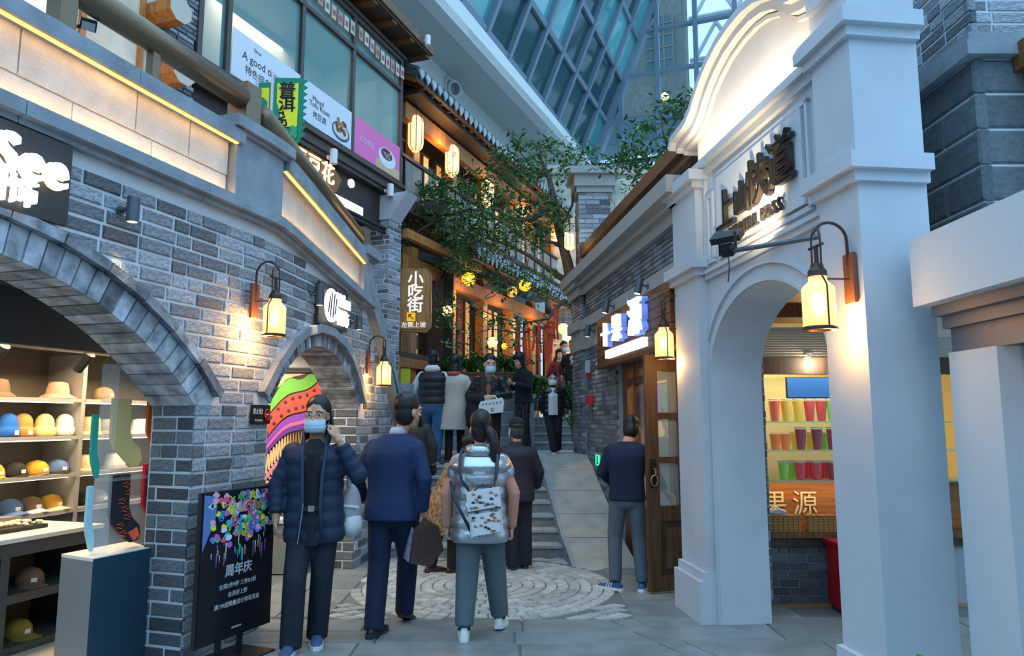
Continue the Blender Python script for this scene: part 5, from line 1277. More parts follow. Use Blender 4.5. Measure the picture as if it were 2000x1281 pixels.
# tea flags
def flag(nm, lab, d, px0, py0, wd, ht, txt):
    p = atd(px0, py0, d); x = V((1, .12, 0)).normalized(); t = thing(nm, lab, 'flag', 'tea flags on the upper walk')
    f = lambda s, h, k=0: p + x * s + up * (h + .05 * s) + V((0, -1, 0)) * (k + .012 * math.sin(s * 14 + h * 5))
    pts = [(0, 0), (wd, 0)]
    for i in range(9): pts += [(wd + .045, -ht * (i + .4) / 9), (wd, -ht * (i + .95) / 9)]
    pts += [(wd * .8, -ht - .1), (wd * .7, -ht), (wd * .45, -ht - .16), (wd * .3, -ht), (.0, -ht - .06)]
    MB().prism(pts, f, 0, .006).build('border', mat('flag green', (.005, .22, .13), .7), t)
    MB().prism([(.03, -.06), (wd - .04, -.06), (wd - .04, -ht + .12), (.03, -ht + .12)], f, .006, .010).build('field', mat('flag yellow', (.72, .74, .03), .7), t)
    if txt:
        for i, ch in enumerate(txt): letters('lettering', ch, .165, f(wd * .47, -.14 - i * .145, .014), x, up, ik, t, .001, bold=.004)
        for i in range(4): MB().ell(f(wd * .68 + .03 * (i % 2), -ht + .11 - i * .025, .012), (.02, .003, .035)).build('leaf_print', mat('leaf print', (.02, .35, .15)), t)
        disc2 = MB().prism([(wd * .25 + .045 * math.cos(a), -ht + .07 + .03 * math.sin(a)) for a in [i * .7 for i in range(9)]], f, .010, .012).build('cup_print', mat('cup print', (.6, .4, .15)), t)
    MB().tube([p + V((-.02, 0, .06)), V((p.x - .02, p.y, 3.16))], .015, 8).build('pole', m_white, t)
flag('tea_flag', 'yellow tea flag with green jagged border and three black characters', 6.6, 537, 152, .27, .62, '普洱茶')
flag('tea_flag', 'second green bordered flag mostly hidden behind the yellow tea flag', 7.0, 506, 162, .15, .55, '')

# ================================================================ TIMBER RESTAURANT WITH TILED EAVES
rs = thing('timber_restaurant', 'three storey timber restaurant with grey tiled eaves and warm lit bays', 'building')
S0, S1 = 11.45, 20.6
MB().fb(fB, S0, S1, 1.0, 7.4, -1.9, -1.8).build('back_wall', mat('restaurant back', (.10, .055, .03), .7), rs)
for h in (5.15, 2.6): MB().fb(fB, S0, S1, h - .1, h + .1, -1.8, .02).build('floor_slab', m_woodd, rs)
MB().fb(fB, S0, S1, 7.0, 7.1, -1.8, .3).build('ceiling', m_woodd, rs)
cols_ = [11.9, 13.3, 14.7, 16.1, 17.5, 18.9, 20.3]
for s in cols_:
    MB().fb(fB, s - .09, s + .09, 5.2, 6.95, -.16, .0).build('post', m_woodl, rs)
    MB().fb(fB, s - .1, s + .1, 1.1, 4.5, -.18, .0).build('post', m_woodl, rs)
MB().fb(fB, S0, S1, 6.62, 6.9, -.1, .05).build('beam', m_woodl, rs); MB().fb(fB, S0, S1, 4.05, 4.3, -.1, .05).build('beam', m_woodl, rs); MB().fb(fB, S0, S1, 2.45, 2.6, -.1, .06).build('beam', m_woodl, rs)
m_pan = [mat('lit bay 0', (.75, .42, .13), .5, emit=.32, ecol=(1, .46, .12)), mat('red bay', (.28, .055, .018), .5), mat('lit bay 2', (.8, .6, .3), .5, emit=.42, ecol=(1, .58, .2)), mat('dark bay', (.035, .025, .02), .4)]
rr = random.Random(9)
for i, (a, b) in enumerate(zip(cols_[:-1], cols_[1:])):
    for j in range(4):
        w4 = (b - a - .2) / 4; s = a + .1 + j * w4
        for h0, h1, seq in ((5.3, 6.6, (3, 0, 1, 2)), (2.65, 4.0, (0, 2, 3, 1)), (1.2, 2.4, (3, 1, 3, 0))):
            m = m_pan[seq[(i + j * 1) % 4]]
            k0 = -.5 if h0 > 5 else -.3
            p = MB().fb(fB, s + .03, s + w4 - .03, h0, h1, k0 - .04, k0).build('bay_panel', m, rs)
            mb = MB(); mb.fb(fB, s, s + .035, h0 - .03, h1 + .03, k0 - .03, k0 + .03); mb.fb(fB, s, s + w4, h1, h1 + .04, k0 - .03, k0 + .02); mb.fb(fB, s, s + w4, h0 + (h1 - h0) * .35, h0 + (h1 - h0) * .35 + .03, k0 - .03, k0 + .02); mb.build('bay_frame', m_woodd, rs)
# balcony
MB().fb(fB, S0 - .1, S1, 5.92, 5.98, .0, .06).build('balcony_rail', m_black, rs)
for s in [S0 + .6 * i for i in range(15)]: MB().fb(fB, s, s + .035, 5.2, 5.93, .01, .05).build('baluster', m_black, rs)
for s in [S0 + .6 * i for i in range(14)]: MB().fb(fB, s + .04, s + .59, 5.27, 5.9, .025, .032).build('balcony_pane', m_glassC, rs)
MB().fb(fB, S0 - .1, S1, 5.0, 5.24, -.1, .12).build('balcony_edge', m_woodd, rs)
def drip(m=m_tiled):
    k = 'drip'
    if k not in UB: UB[k] = MB().prism([(-.085, .05), (-.04, .07), (.04, .07), (.085, .05), (.065, -.01), (.03, -.05), (0, -.09), (-.03, -.05), (-.065, -.01)], lambda s, h, k=0: V((s, -k, h)), 0, .03).mesh('drip_tile', m)
    return UB[k]
bd = (fB(12, 0, 0) - fB(11, 0, 0)).normalized(); bn = (fB(12, 0, 1) - fB(12, 0, 0)).normalized(); rzB = math.atan2(bd.y, bd.x)
def eave(s0, s1, z, kf, kb, zb, step=.2):
    # tiled slope from back (kb, zb) down to front edge (kf, z)
    MB().box8([fB(s0, z - .10, kf), fB(s1, z - .10, kf), fB(s1, zb - .10, kb), fB(s0, zb - .10, kb), fB(s0, z, kf), fB(s1, z, kf), fB(s1, zb, kb), fB(s0, zb, kb)]).build('roof_slope', m_tile, rs)
    n = int((s1 - s0) / step)
    for i in range(n):
        s = s0 + (i + .5) * step
        o = link('drip_tile', drip(), rs); o.location = fB(s, z - .02, kf + .02); o.rotation_euler = (0, 0, rzB)
    me = None
    for i in range(n):
        s = s0 + i * step + .02
        a, b = fB(s, z + .03, kf + .03), fB(s, zb + .03, kb)
        if me is None:
            me = MB().tube([(0, 0, 0), b - a], .045, 7).mesh('tile_ridge', m_tile)
        o = link('tile_ridge', me, rs); o.location = a
    mr = MB().box8([V((0, 0, 0)) + bd * .0, bd * .06, bd * .06 + (fB(s0, zb, kb) - fB(s0, z, kf)), (fB(s0, zb, kb) - fB(s0, z, kf))] + [q - up * .07 for q in (V((0, 0, 0)), bd * .06, bd * .06 + (fB(s0, zb, kb) - fB(s0, z, kf)), (fB(s0, zb, kb) - fB(s0, z, kf)))]).mesh('rafter', m_wood)
    for i in range(int((s1 - s0) / .3)):
        o = link('rafter', mr, rs); o.location = fB(s0 + i * .3, z - .10, kf - .05)
    MB().fb(fB, s0, s1, z - .13, z - .04, kf - .06, kf).build('eave_board', m_woodd, rs)
eave(S0 - .3, S1, 7.22, .42, -1.2, 7.95)
eave(12.9, S1, 4.62, .62, -.1, 5.0)
eave(13.8, S1, 4.98, .2, -.3, 5.12)
MB().fb(fB, 10.95, 13.6, 4.40, 4.54, .34, .44).build('side_beam', m_woodl, rs)
# dark side porch at the left of the restaurant
pc = thing('dark_porch', 'dark timber porch with sloping roof, left of the lit restaurant bays', 'porch')
fF = lambda s, h, k=0: V((s, 12.6 - k, h))
MB().box(-2.6, -1.05, 12.65, 12.8, 1.0, 4.4).build('back_board', mat('porch dark', (.022, .018, .016), .6), pc)
MB().fb(fF, -2.5, -1.5, 3.72, 3.95, -.05, .05).build('beam', m_woodd, pc); MB().fb(fF, -1.5, -1.22, 1.0, 4.1, -.1, .06).build('post', m_woodd, pc)
MB().fb(fF, -2.5, -1.5, 2.25, 2.62, -.05, .04).build('panel', m_woodd, pc); MB().fb(fF, -2.5, -1.5, 2.05, 2.14, -.05, .1).build('rail', m_stone, pc)
MB().box8([(-2.6, 12.2, 4.62), (-.9, 12.2, 4.18), (-.9, 13.0, 4.18), (-2.6, 13.0, 4.62), (-2.6, 12.2, 4.82), (-.9, 12.2, 4.3), (-.9, 13.0, 4.3), (-2.6, 13.0, 4.82)]).build('sloping_roof', mat('porch roof', (.05, .052, .055), .6), pc)
for i, (px, py, h) in enumerate(((790, 655, .2), (812, 655, .24))):
    t = thing('hanging_garment', ('pale blue garment hanging in the dark porch', 'checked dark garment hanging in the dark porch')[i], 'garment'); p = atd(px, py, 12.5)
    MB().box(p.x - .06, p.x + .06, 12.48, 12.52, p.z - h, p.z).build('cloth', mat('garment%d' % i, ((.35, .6, .7), (.1, .1, .11))[i]), t); MB().tube([(p.x, 12.5, p.z), (p.x, 12.5, p.z + .08)], .006, 5).build('hook', m_black, t)
for s, h, e in ((12.6, 6.5, 14), (14.6, 6.5, 14), (16.8, 6.5, 14), (19, 6.5, 12)): light('POINT', 'bay_light', fB(s, h, .18), e * 1.3, (1, .56, .2), .08)
for s, h, e in ((13.4, 3.8, 14), (15.2, 3.8, 14), (17.2, 3.8, 14), (19.2, 3.8, 12)): light('POINT', 'bay_light_low', fB(s, h, .3), e * 1.3, (1, .56, .2), .08)
def paper_lantern(lab, p, r, h, m=m_lant, mk=True):
    t = thing('paper_lantern', lab, 'lantern', 'long paper lanterns under the restaurant eave')
    prof = [(.0, -h / 2 + .01), (r * .45, -h / 2), (r * .5, -h / 2 + .01), (r * .85, -h / 2 + r * .45), (r, -h / 2 + r), (r, h / 2 - r), (r * .85, h / 2 - r * .45), (r * .5, h / 2 - .01), (0, h / 2)]
    MB().lathe(prof, p, 20).build('paper', m, t, smooth=True)
    for i in range(8):
        a = i * math.pi / 4 + .2; MB().tube([p + V((math.cos(a) * q * 1.015, math.sin(a) * q * 1.015, z)) for q, z in prof[1:-1]], .006, 4).build('rib', m_iron, t)
    MB().tube([p + up * h / 2, p + up * (h / 2 + .55)], .006, 5).build('cord', m_iron, t)
    if mk: letters('lettering', '茶', .12, p + V((r * .35, -r * .97, .06)), (1, .35, 0), up, ik, t, .001)
    return t
for (px, py, d, h, lab) in ((812, 261, 11.75, .64, 'long glowing paper lantern nearest the glass dining room'), (883, 314, 13.1, .62, 'long glowing paper lantern, second from the glass dining room'), (952, 378, 14.6, .58, 'glowing paper lantern third along the eave, partly behind leaves'), (1016, 425, 16.2, .56, 'glowing paper lantern fourth along the eave, behind branches')):
    paper_lantern(lab, atd(px, py, d), .135, h, m_lant, px > 850)
t = thing('hexagon_lantern', 'small yellow lantern hung from the brick pillar at the right of the tree', 'lantern'); p = atd(1113, 472, 11.6)
MB().lathe([(0, -.13), (.06, -.13), (.09, -.1), (.09, .09), (.06, .12), (0, .12)], p, 8).build('glass', m_gw, t)
for i in range(8): MB().tube([p + V((.092 * math.cos(i * .785), .092 * math.sin(i * .785), z)) for z in (-.1, .09)], .005, 4).build('bar', m_iron, t)
MB().tube([p + up * .12, p + up * .3, p + V((.12, .1, .34))], .008, 5).build('hook', m_iron, t)
for (px, py, rp_x, m, d, lab) in ((915, 545, 13.5, m_gy, 12.3, 'bright yellow globe lamp hanging in the tree, largest of them'), (1000, 570, 10.5, m_go, 12.6, 'orange globe lamp hanging in the tree'), (1025, 557, 12, m_gy, 12.5, 'deep yellow globe lamp hanging right of the orange one'), (873, 607, 10.5, m_gw, 12.2, 'pale globe lamp hanging right of the timber street sign'), (962, 668, 10, m_gw, 12.0, 'pale globe lamp hanging low over the fern boxes'), (985, 676, 6, m_gy, 12.6, 'small yellow globe lamp hanging low behind twigs'), (1100, 642, 11, m_gw, 12.0, 'pale globe lamp hanging beside the red ribbons')):
    t = thing('globe_lamp', lab, 'lamp', 'globe lamps hanging in the tree'); p = atd(px, py, d); r = rp_x / 1400 * d * 1.02
    MB().ell(p, (r, r, r), 20, 13).build('globe', m, t, smooth=True); MB().lathe([(0, -.02), (r * .3, -.02), (r * .3, .02), (0, .02)], p + up * r, 10).build('cap', m_iron, t); MB().tube([p + up * r, p + up * (r + .25)], .004, 4).build('wire', m_iron, t)
    MB().ell(p - up * r * .15 + V((0, -r * .93, 0)), (r * .16, r * .1, r * .16)).build('bulb_glow', m_core, t)

# ================================================================ ATRIUM WALL, BEAM AND GLAZING
W_ = (BP[0] - 1.3, .39); fW = frame(*W_, 1)
wa = setting('wall_atrium')
MB().fb(fW, 2, 26, 4.5, 9.6, -.4, 0).build('render', m_beam, wa)
MB().fb(fW, 2, 26, 8.1, 8.16, -.1, .03).build('ledge', m_beam, wa)
fF2 = frame(-6.725, .416, 1)
ab = setting('trim_1')
MB().box8([fW(2, 9.48, -.1), fW(25, 9.48, -.1), fF2(25, 9.48, 0), fF2(2, 9.48, 0), fW(2, 9.7, -.1), fW(25, 9.7, -.1), fF2(25, 9.7, 0), fF2(2, 9.7, 0)]).build('soffit', m_beam, ab)
MB().box8([fF2(2, 9.47, -.3), fF2(22.8, 9.47, -.3), fF2(22.8, 9.47, .0), fF2(2, 9.47, .0), fF2(2, 10.3, -.3), fF2(22.8, 9.86, -.3), fF2(22.8, 9.86, .0), fF2(2, 10.3, .0)]).build('fascia', mat('fascia white', (.70, .72, .70), .8), ab)
t = thing('air_nozzle', 'round white air nozzle on the pale atrium wall', 'vent'); p = pl(878, 175, W_); wn2 = (fW(5, 0, 1) - fW(5, 0, 0)).normalized()
MB().lathe([(0, -.05), (.30, -.05), (.30, .03), (.24, .06), (.20, .03), (.2, -.04), (0, -.04)], p, 22, wn2).build('flange', m_white, t)
MB().lathe([(.19, 0), (.19, .22), (.14, .22), (.13, .02), (0, .02)], p, 18, (wn2 + V((.2, -.9, -.45))).normalized()).build('nozzle', mat('vent grey', (.4, .43, .45), .5), t)
GB = V((2.77, 24.41, 10.58)); GU = V((.39, 1, 0)); GD = V((2.18, -.85, 5.66)); gnn = GU.cross(GD).normalized()
if gnn.y > 0: gnn = -gnn
def fGL(s, t_, k=0): return GB + GU * s + GD * t_ + gnn * k
gl = setting('window_3'); gl['label'] = 'leaning atrium glazing of teal parallelogram panes'
gls = [mat('atrium pane %d' % i, c, .08, alpha=a, spec=.8) for i, (c, a) in enumerate((((.03, .17, .20), .82), ((.07, .36, .38), .74), ((.15, .55, .55), .68), ((.015, .075, .09), .9), ((.11, .45, .47), .7)))]
rr = random.Random(2)
ns = 10; nt_ = 8
for i in range(ns):
    a, b = -12.5 + i * 1.25, -12.5 + (i + 1) * 1.25
    for j in range(nt_):
        MB().fb(fGL, a + .06, b - .06, j * .25 + .012, (j + 1) * .25 - .012, -.02, .0).build('pane', gls[rr.choice((0, 1, 2, 3, 4, 1) if j else (0, 3, 3, 1))], gl)
for i in range(ns + 1): s = -12.5 + i * 1.25; MB().fb(fGL, s - .065, s + .065, -.05, 2.0, -.12, .14).build('mullion', m_mull, gl)
for j in range(nt_ + 1): MB().fb(fGL, -12.5, 0, j * .25 - .011, j * .25 + .011, -.1, .10).build('transom', m_mull, gl)
GO = V((3.83, 24, 0)); GE = V((1, -.39, 0)); gn2 = V((-.39, -1, 0)).normalized()
def fGR(s, h, k=0): return GO + GE * s + V((0, 0, h)) + gn2 * k
g2 = setting('window_4'); g2['label'] = 'upright atrium glazing of large panes behind the roof plants'
zs_ = [8.9, 10.43, 11.97, 13.54, 15.1, 16.7, 18.3]
for i in range(-1, 7):
    for j in range(len(zs_) - 1):
        a, b = i * 1.22, (i + 1) * 1.22
        def dl(z): return (-1.06 + (z - 10.58) * .385)
        if dl(zs_[j + 1]) > b: continue
        p0, p1 = max(a, dl(zs_[j])), max(a, dl(zs_[j + 1]))
        if b - min(p0, p1) < .2: continue
        MB().prism([(p0 + .05, zs_[j] + .03), (b - .05, zs_[j] + .03), (b - .05, zs_[j + 1] - .03), (min(p1 + .05, b - .06), zs_[j + 1] - .03)], fGR, -.02, 0).build('pane', mat('clear atrium pane', (.25, .55, .60), .05, alpha=.16, spec=.9), g2)
for i in range(0, 8):
    z1 = 18.3; a = i * 1.22
    zb = 8.9; zt = min(z1, 10.58 + (a + 1.06) / .385)
    MB().fb(fGR, a - .07, a + .07, zb, zt, -.12, .12).build('mullion', m_mull, g2)
for z in zs_: MB().fb(fGR, max(-1.2, -1.06 + (z - 10.58) * .385), 8.5, z - .05, z + .05, -.1, .10).build('transom', m_mull, g2)
MB().box8([fGR(-1.2, 10.3, -.2), fGR(-.9, 10.3, -.2), fGR(-.9, 10.3, .2), fGR(-1.2, 10.3, .2)] + [fGR(1.83, 18.3, -.2), fGR(2.13, 18.3, -.2), fGR(2.13, 18.3, .2), fGR(1.83, 18.3, .2)]).build('corner_mullion', m_mull, g2)
MB().box8([fGR(-1.4, 7.4, -.15), fGR(8.5, 7.4, -.15), fGR(8.5, 7.4, .0), fGR(-1.4, 7.4, .0), fGR(-1.4, 8.95, -.15), fGR(8.5, 8.95, -.15), fGR(8.5, 8.95, 0), fGR(-1.4, 8.95, 0)]).build('upstand', m_white, g2)
fbk = thing('far_brick_block', 'brown brick building with small paned windows, seen through the atrium glass', 'building')
MB().fb(fGR, -2.0, 1.75, 13.4, 20, -4.2, -3.2).build('wall', mat('far brick', (.20, .155, .11), .8, noise_s=8, noise_a=.2), fbk)
MB().fb(fGR, -2.2, 8.5, 12.3, 13.4, -4.4, -3.0).build('canopy', mat('far canopy', (.05, .07, .09), .4), fbk)
for s in (.35, -1.2):
    f_ = MB().fb(fGR, s, s + 1.0, 15.2, 17.4, -3.2, -3.1).build('window', mat('far glass', (.03, .06, .08), .1), fbk)
    for k in range(3): MB().fb(fGR, s + k * .33 + .3, s + k * .33 + .35, 15.2, 17.4, -3.1, -3.05).build('glazing_bar', m_bronze, f_)
    for k in range(4): MB().fb(fGR, s, s + 1.0, 15.55 + k * .5, 15.6 + k * .5, -3.1, -3.05).build('glazing_bar', m_bronze, f_)
mb = MB()
t = thing('far_lamps', 'warm wall lamp on the brown brick building beyond the glass', 'lamp'); MB().ell(fGR(1.0, 14.0, -3.0), (.16, .16, .16)).build('globe', m_gw, t); MB().fb(fGR, .9, 1.1, 14.15, 14.3, -3.2, -2.95).build('bracket', m_iron, t)
rt = thing('roof_truss', 'white triangulated roof truss beyond the upper atrium glass', 'truss')
for i in range(6):
    for j in range(4):
        a, b = fGR(1.8 + i * 1.6, 13 + j * 1.9, -6), fGR(2.6 + i * 1.6, 14.9 + j * 1.9, -6.6)
        MB().tube([a, b], .09, 6).build('strut', m_white, rt); MB().tube([b, fGR(3.4 + i * 1.6, 13 + j * 1.9, -6)], .09, 6).build('strut', m_white, rt)
for j in range(5): MB().tube([fGR(1.6, 13 + j * 1.9, -6), fGR(11.5, 13 + j * 1.9, -6)], .1, 6).build('chord', m_white, rt)

# ================================================================ LANDING WALL, PLANTERS, STREET SIGN
lw = setting('wall_landing')
MB().box(-2.4, .36, 12.25, 12.5, 1.0, 2.04).build('core', m_mortd, lw)
fLW = lambda s, h, k=0: V((s, 12.25 - k, h))
for b in courses(-2.3, .36, LH, 2.06, .46, .215, .012, None, 71): brick_obj(lw, fLW, b[0], b[1], b[2], b[3], -.03, b[4] + .008, mat('landing block', (.20, .22, .225), .7, var=.2, noise_s=6, noise_a=.15), 'stone_block')
MB().box(.2, .37, 12.0, 17.5, 1.0, 1.95).build('stair_cheek', m_stone, lw)
MB().box(.15, .4, 11.95, 17.5, 1.95, 2.03).build('cheek_coping', m_stone, lw)
MB().box(-2.4, .2, 12.2, 12.55, 2.06, 2.12).build('coping', m_stone, lw)
tf = setting('floor_terrace'); MB().box(-2.4, .3, 12.5, 19, 1.0, 1.9).build('terrace_slab', m_grey, tf)
def fern(mb, c, n, L, rr):
    for i in range(n):
        a = rr.uniform(0, 6.28); l = L * rr.uniform(.6, 1.1); d = V((math.cos(a), math.sin(a), 0)); sd = V((-d.y, d.x, 0))
        prev = V(c)
        for k in range(1, 8):
            t = k / 7; p = V(c) + d * l * t * .85 + up * (l * .75 * math.sin(t * 2.4))
            w = l * .16 * math.sin(math.pi * min(1, t * .9 + .1))
            q = (p + prev) / 2
            for sg in (-1, 1):
                mb.add([prev, p, q + sd * sg * w + up * .01 + d * .02], [(0, 1, 2)])
            prev = p
rr = random.Random(5)
for i, (x0, x1, z, lab) in enumerate(((-1.15, -.42, 2.12, 'brown planter box of ferns behind the woman in the pale coat'), (-.40, .16, 2.12, 'brown planter box of ferns behind the man in the leather jacket'), (.22, .62, 1.75, 'low fern box beside the woman in black'))):
    t = thing('planter_box', lab, 'planter', 'fern planter boxes on the landing wall')
    MB().box(x0, x1, 12.25, 12.6, z, z + .28).build('box', m_wood, t); MB().box(x0 - .01, x1 + .01, 12.23, 12.62, z + .26, z + .30).build('rim', m_wood, t); mb = MB()
    for k in range(14): fern(mb, (rr.uniform(x0, x1), rr.uniform(12.25, 12.55), z + .28), 12, rr.uniform(.28, .42), rr)
    mb.build('ferns', m_leaf2, t, kind='stuff', fix=False)
t = thing('climbing_plant', 'tall leafy plant against the corner of the right brick wall at the landing', 'plant'); mb = MB()
for k in range(10): fern(mb, atd(1118, 770 + k * 8, 12.2), 6, .3, rr)
mb.build('leaves', m_leaf2, t, kind='stuff', fix=False); MB().tube([atd(1118, 760, 12.2), atd(1118, 872, 12.2)], .02, 6).build('stem', m_bark, t)
t = thing('low_plant', 'low leafy plant at the foot of the left steps beside the man in the suit', 'plant'); mb = MB()
for k in range(5): fern(mb, atd(790 + k * 6, 788, 10.9), 8, .22, rr)
mb.build('leaves', m_leaf2, t, kind='stuff', fix=False); MB().tube([atd(800, 800, 10.9), atd(800, 840, 10.9)], .015, 6).build('stem', m_bark, t)
t = thing('yellow_notice', 'yellow notice board leaning behind the stone end post', 'sign'); a, b = atd(783, 720, 11.5), atd(800, 788, 11.5)
MB().box(a.x, b.x, 11.5, 11.53, b.z, a.z).build('board', mat('notice yellow', (.75, .66, .04), .5), t); MB().tube([(a.x + .05, 11.495, a.z - .28), (a.x + .02, 11.495, a.z - .34), (a.x + .06, 11.495, a.z - .38)], .01, 5).build('mark', m_black, t); MB().box(a.x + .05, a.x + .08, 11.53, 11.56, 1.104, b.z).build('leg', m_iron, t)
sp = thing('street_sign', 'tall timber street sign with white characters and a yellow arrow, at the landing', 'sign')
SD = 10.95; fSg = lambda s, h, k=0: V((s, SD - k, h))
a, b = atd(783, 525, SD), atd(842, 647, SD)
MB().prism([(a.x, b.z), (b.x - .07, b.z - .02), (b.x - .0, b.z + .06), (b.x, a.z - .1), (b.x - .07, a.z), (a.x, a.z)], fSg, -.05, .05).build('board', m_sign, sp)
MB().prism([(a.x, b.z + .03), (b.x - .09, b.z + .02), (b.x - .03, b.z + .08), (b.x - .03, a.z - .1), (b.x - .09, a.z - .03), (a.x, a.z - .03)], fSg, .05, .062).build('face_board', mat('sign timber light', (.42, .19, .05), .5, wood='v', noise_a=.25), sp)
pq = atd(772, 520, SD)
MB().box(pq.x - .06, pq.x + .06, SD - .06, SD + .06, 1.1, pq.z).build('post', m_sign, sp); MB().lathe([(0, 0), (.08, 0), (.09, .05), (.06, .09), (0, .1)], (pq.x + .02, SD, pq.z), 12).build('post_cap', m_black, sp)
MB().box(pq.x - .1, pq.x + .1, SD - .1, SD + .1, 1.1, atd(765, 695, SD).z).build('post_base', m_woodl, sp)
MB().box(pq.x - .12, pq.x - .02, SD - .12, SD - .06, pq.z - .2, pq.z - .02).build('side_lamp', m_led, sp)
wt = mat('white sign ink', (.85, .85, .82), .5, emit=.25)
sx = (a.x + b.x) / 2
for i, ch in enumerate('小吃街'): letters('raised_character', ch, .25, fSg(sx + .0, atd(810, 548 + i * 25.5, SD).z, .07), (1, 0, 0), up, wt, sp, .012, bold=.006)
ar_ = atd(804, 620, SD); MB().prism([(ar_.x - .065 + .0, ar_.z - .065), (ar_.x + .065, ar_.z - .065), (ar_.x + .065, ar_.z + .065), (ar_.x - .065, ar_.z + .065)], fSg, .06, .07).build('arrow_tile', mat('arrow yellow', (.9, .5, .01), .5, emit=.45, ecol=(1, .5, .0)), sp)
mb = MB(); mb.tube([(ar_.x - .035, SD - .075, ar_.z + .035), (ar_.x + .04, SD - .075, ar_.z - .04)], .008, 5); mb.tube([(ar_.x - .035, SD - .075, ar_.z - .01), (ar_.x - .035, SD - .075, ar_.z + .035), (ar_.x + .01, SD - .075, ar_.z + .035)], .008, 5); mb.build('arrow', m_black, sp)
letters('raised_letters', '左侧上坡', .095, fSg(sx - .02, atd(804, 636, SD).z, .068), (1, 0, 0), up, wt, sp, .006, bold=.001)

wbk = setting('wall_back')
m_blk = mat('pale brick far', (.30, .34, .37), .75, var=.25)
MB().box(.9, 6, 19.2, 19.4, 1, 4.6).build('mortar_core', m_mort, wbk)
mb = MB(); fBk = lambda s, h, k=0: V((s, 19.2 - k, h))
for b in courses(.9, 3.2, 1.6, 4.6, .3, .12, .015, None, 81): brick_mb(mb, fBk, b[0], b[1], b[2], b[3], -.03, .012)
mb.build('far_bricks', m_blk, wbk, kind='stuff', fix=False)
MB().box(.9, 6, 19.15, 19.4, 4.6, 8.6).build('upper_render', m_creamwall, wbk)
for z in (4.6, 6.4, 8.3): MB().box(.9, 6, 19.0, 19.15, z, z + .25).build('string_course', m_creamwall, wbk)
t = thing('wall_lamp', 'small square glowing lamp on the far back wall behind the ribbons', 'lamp'); p = atd(1108, 656, 19.0)
MB().box(p.x - .12, p.x + .12, 18.95, 19.15, p.z - .14, p.z + .14).build('shade', m_gw, t); MB().box(p.x - .15, p.x + .15, 18.95, 19.18, p.z + .14, p.z + .18).build('top_plate', m_iron, t)
light('POINT', 'wall_lamp_light', p + V((0, -.3, -.25)), 12, (1, .6, .25), .06)
# ================================================================ TREES
def tree(nm, lab, paths, blobs, leafs, ns_, cat='tree', lf=.054, m=m_leaf):
    t = thing(nm, lab, cat)
    mb = MB()
    tw = []
    for i, (pth, r0, r1) in enumerate(paths):
        P = [atd(*q) for q in pth]; n = len(P)
        o = MB().tube(P, [r0 + (r1 - r0) * k / (n - 1) for k in range(n)], 7).build('trunk' if i == 0 else 'branch', m_bark, t, smooth=True); tw += P
    tw_mb = MB()
    rr = random.Random(ns_)
    lv = MB()
    for (cx, cy, rx, ry, d, dd, n) in blobs:
        c = atd(cx, cy, d); sx_ = d / 1400.0
        k = 0
        while k < n:
            u = V((rr.uniform(-1, 1), rr.uniform(-1, 1), rr.uniform(-1, 1)))
            if u.length > 1: continue
            cl = c + V((u.x * rx * sx_, u.y * dd, u.z * ry * sx_))
            if noise.noise(cl * 2.2) < -.12: k += .3; continue
            near = min(tw, key=lambda q: (q - cl).length_squared)
            if rr.random() < .35: tw_mb.tube([near.lerp(cl, .35) + up * .04, near.lerp(cl, .7) + up * rr.uniform(-.04, .06), cl], [.008, .006, .003], 4)
            for _ in range(9):
                p = cl + V((rr.gauss(0, .09), rr.gauss(0, .09), rr.gauss(0, .07)))
                a = V((rr.uniform(-1, 1), rr.uniform(-1, 1), rr.uniform(-.7, .5))).normalized(); b = a.cross(V((rr.uniform(-.4, .4), rr.uniform(-.4, .4), 1))).normalized(); nn = a.cross(b) * .012
                l = lf * rr.uniform(.7, 1.3)
                lv.add([p, p + a * l + b * l * .42 + nn, p + a * l * 2.1, p + a * l - b * l * .42 + nn], [(0, 1, 2), (0, 2, 3)])
            k += 1.1
    tw_mb.build('twigs', m_bark, t, kind='stuff', fix=False)
    lv.build('foliage', m, t, kind='stuff', fix=False)
    return t
D = 12.3
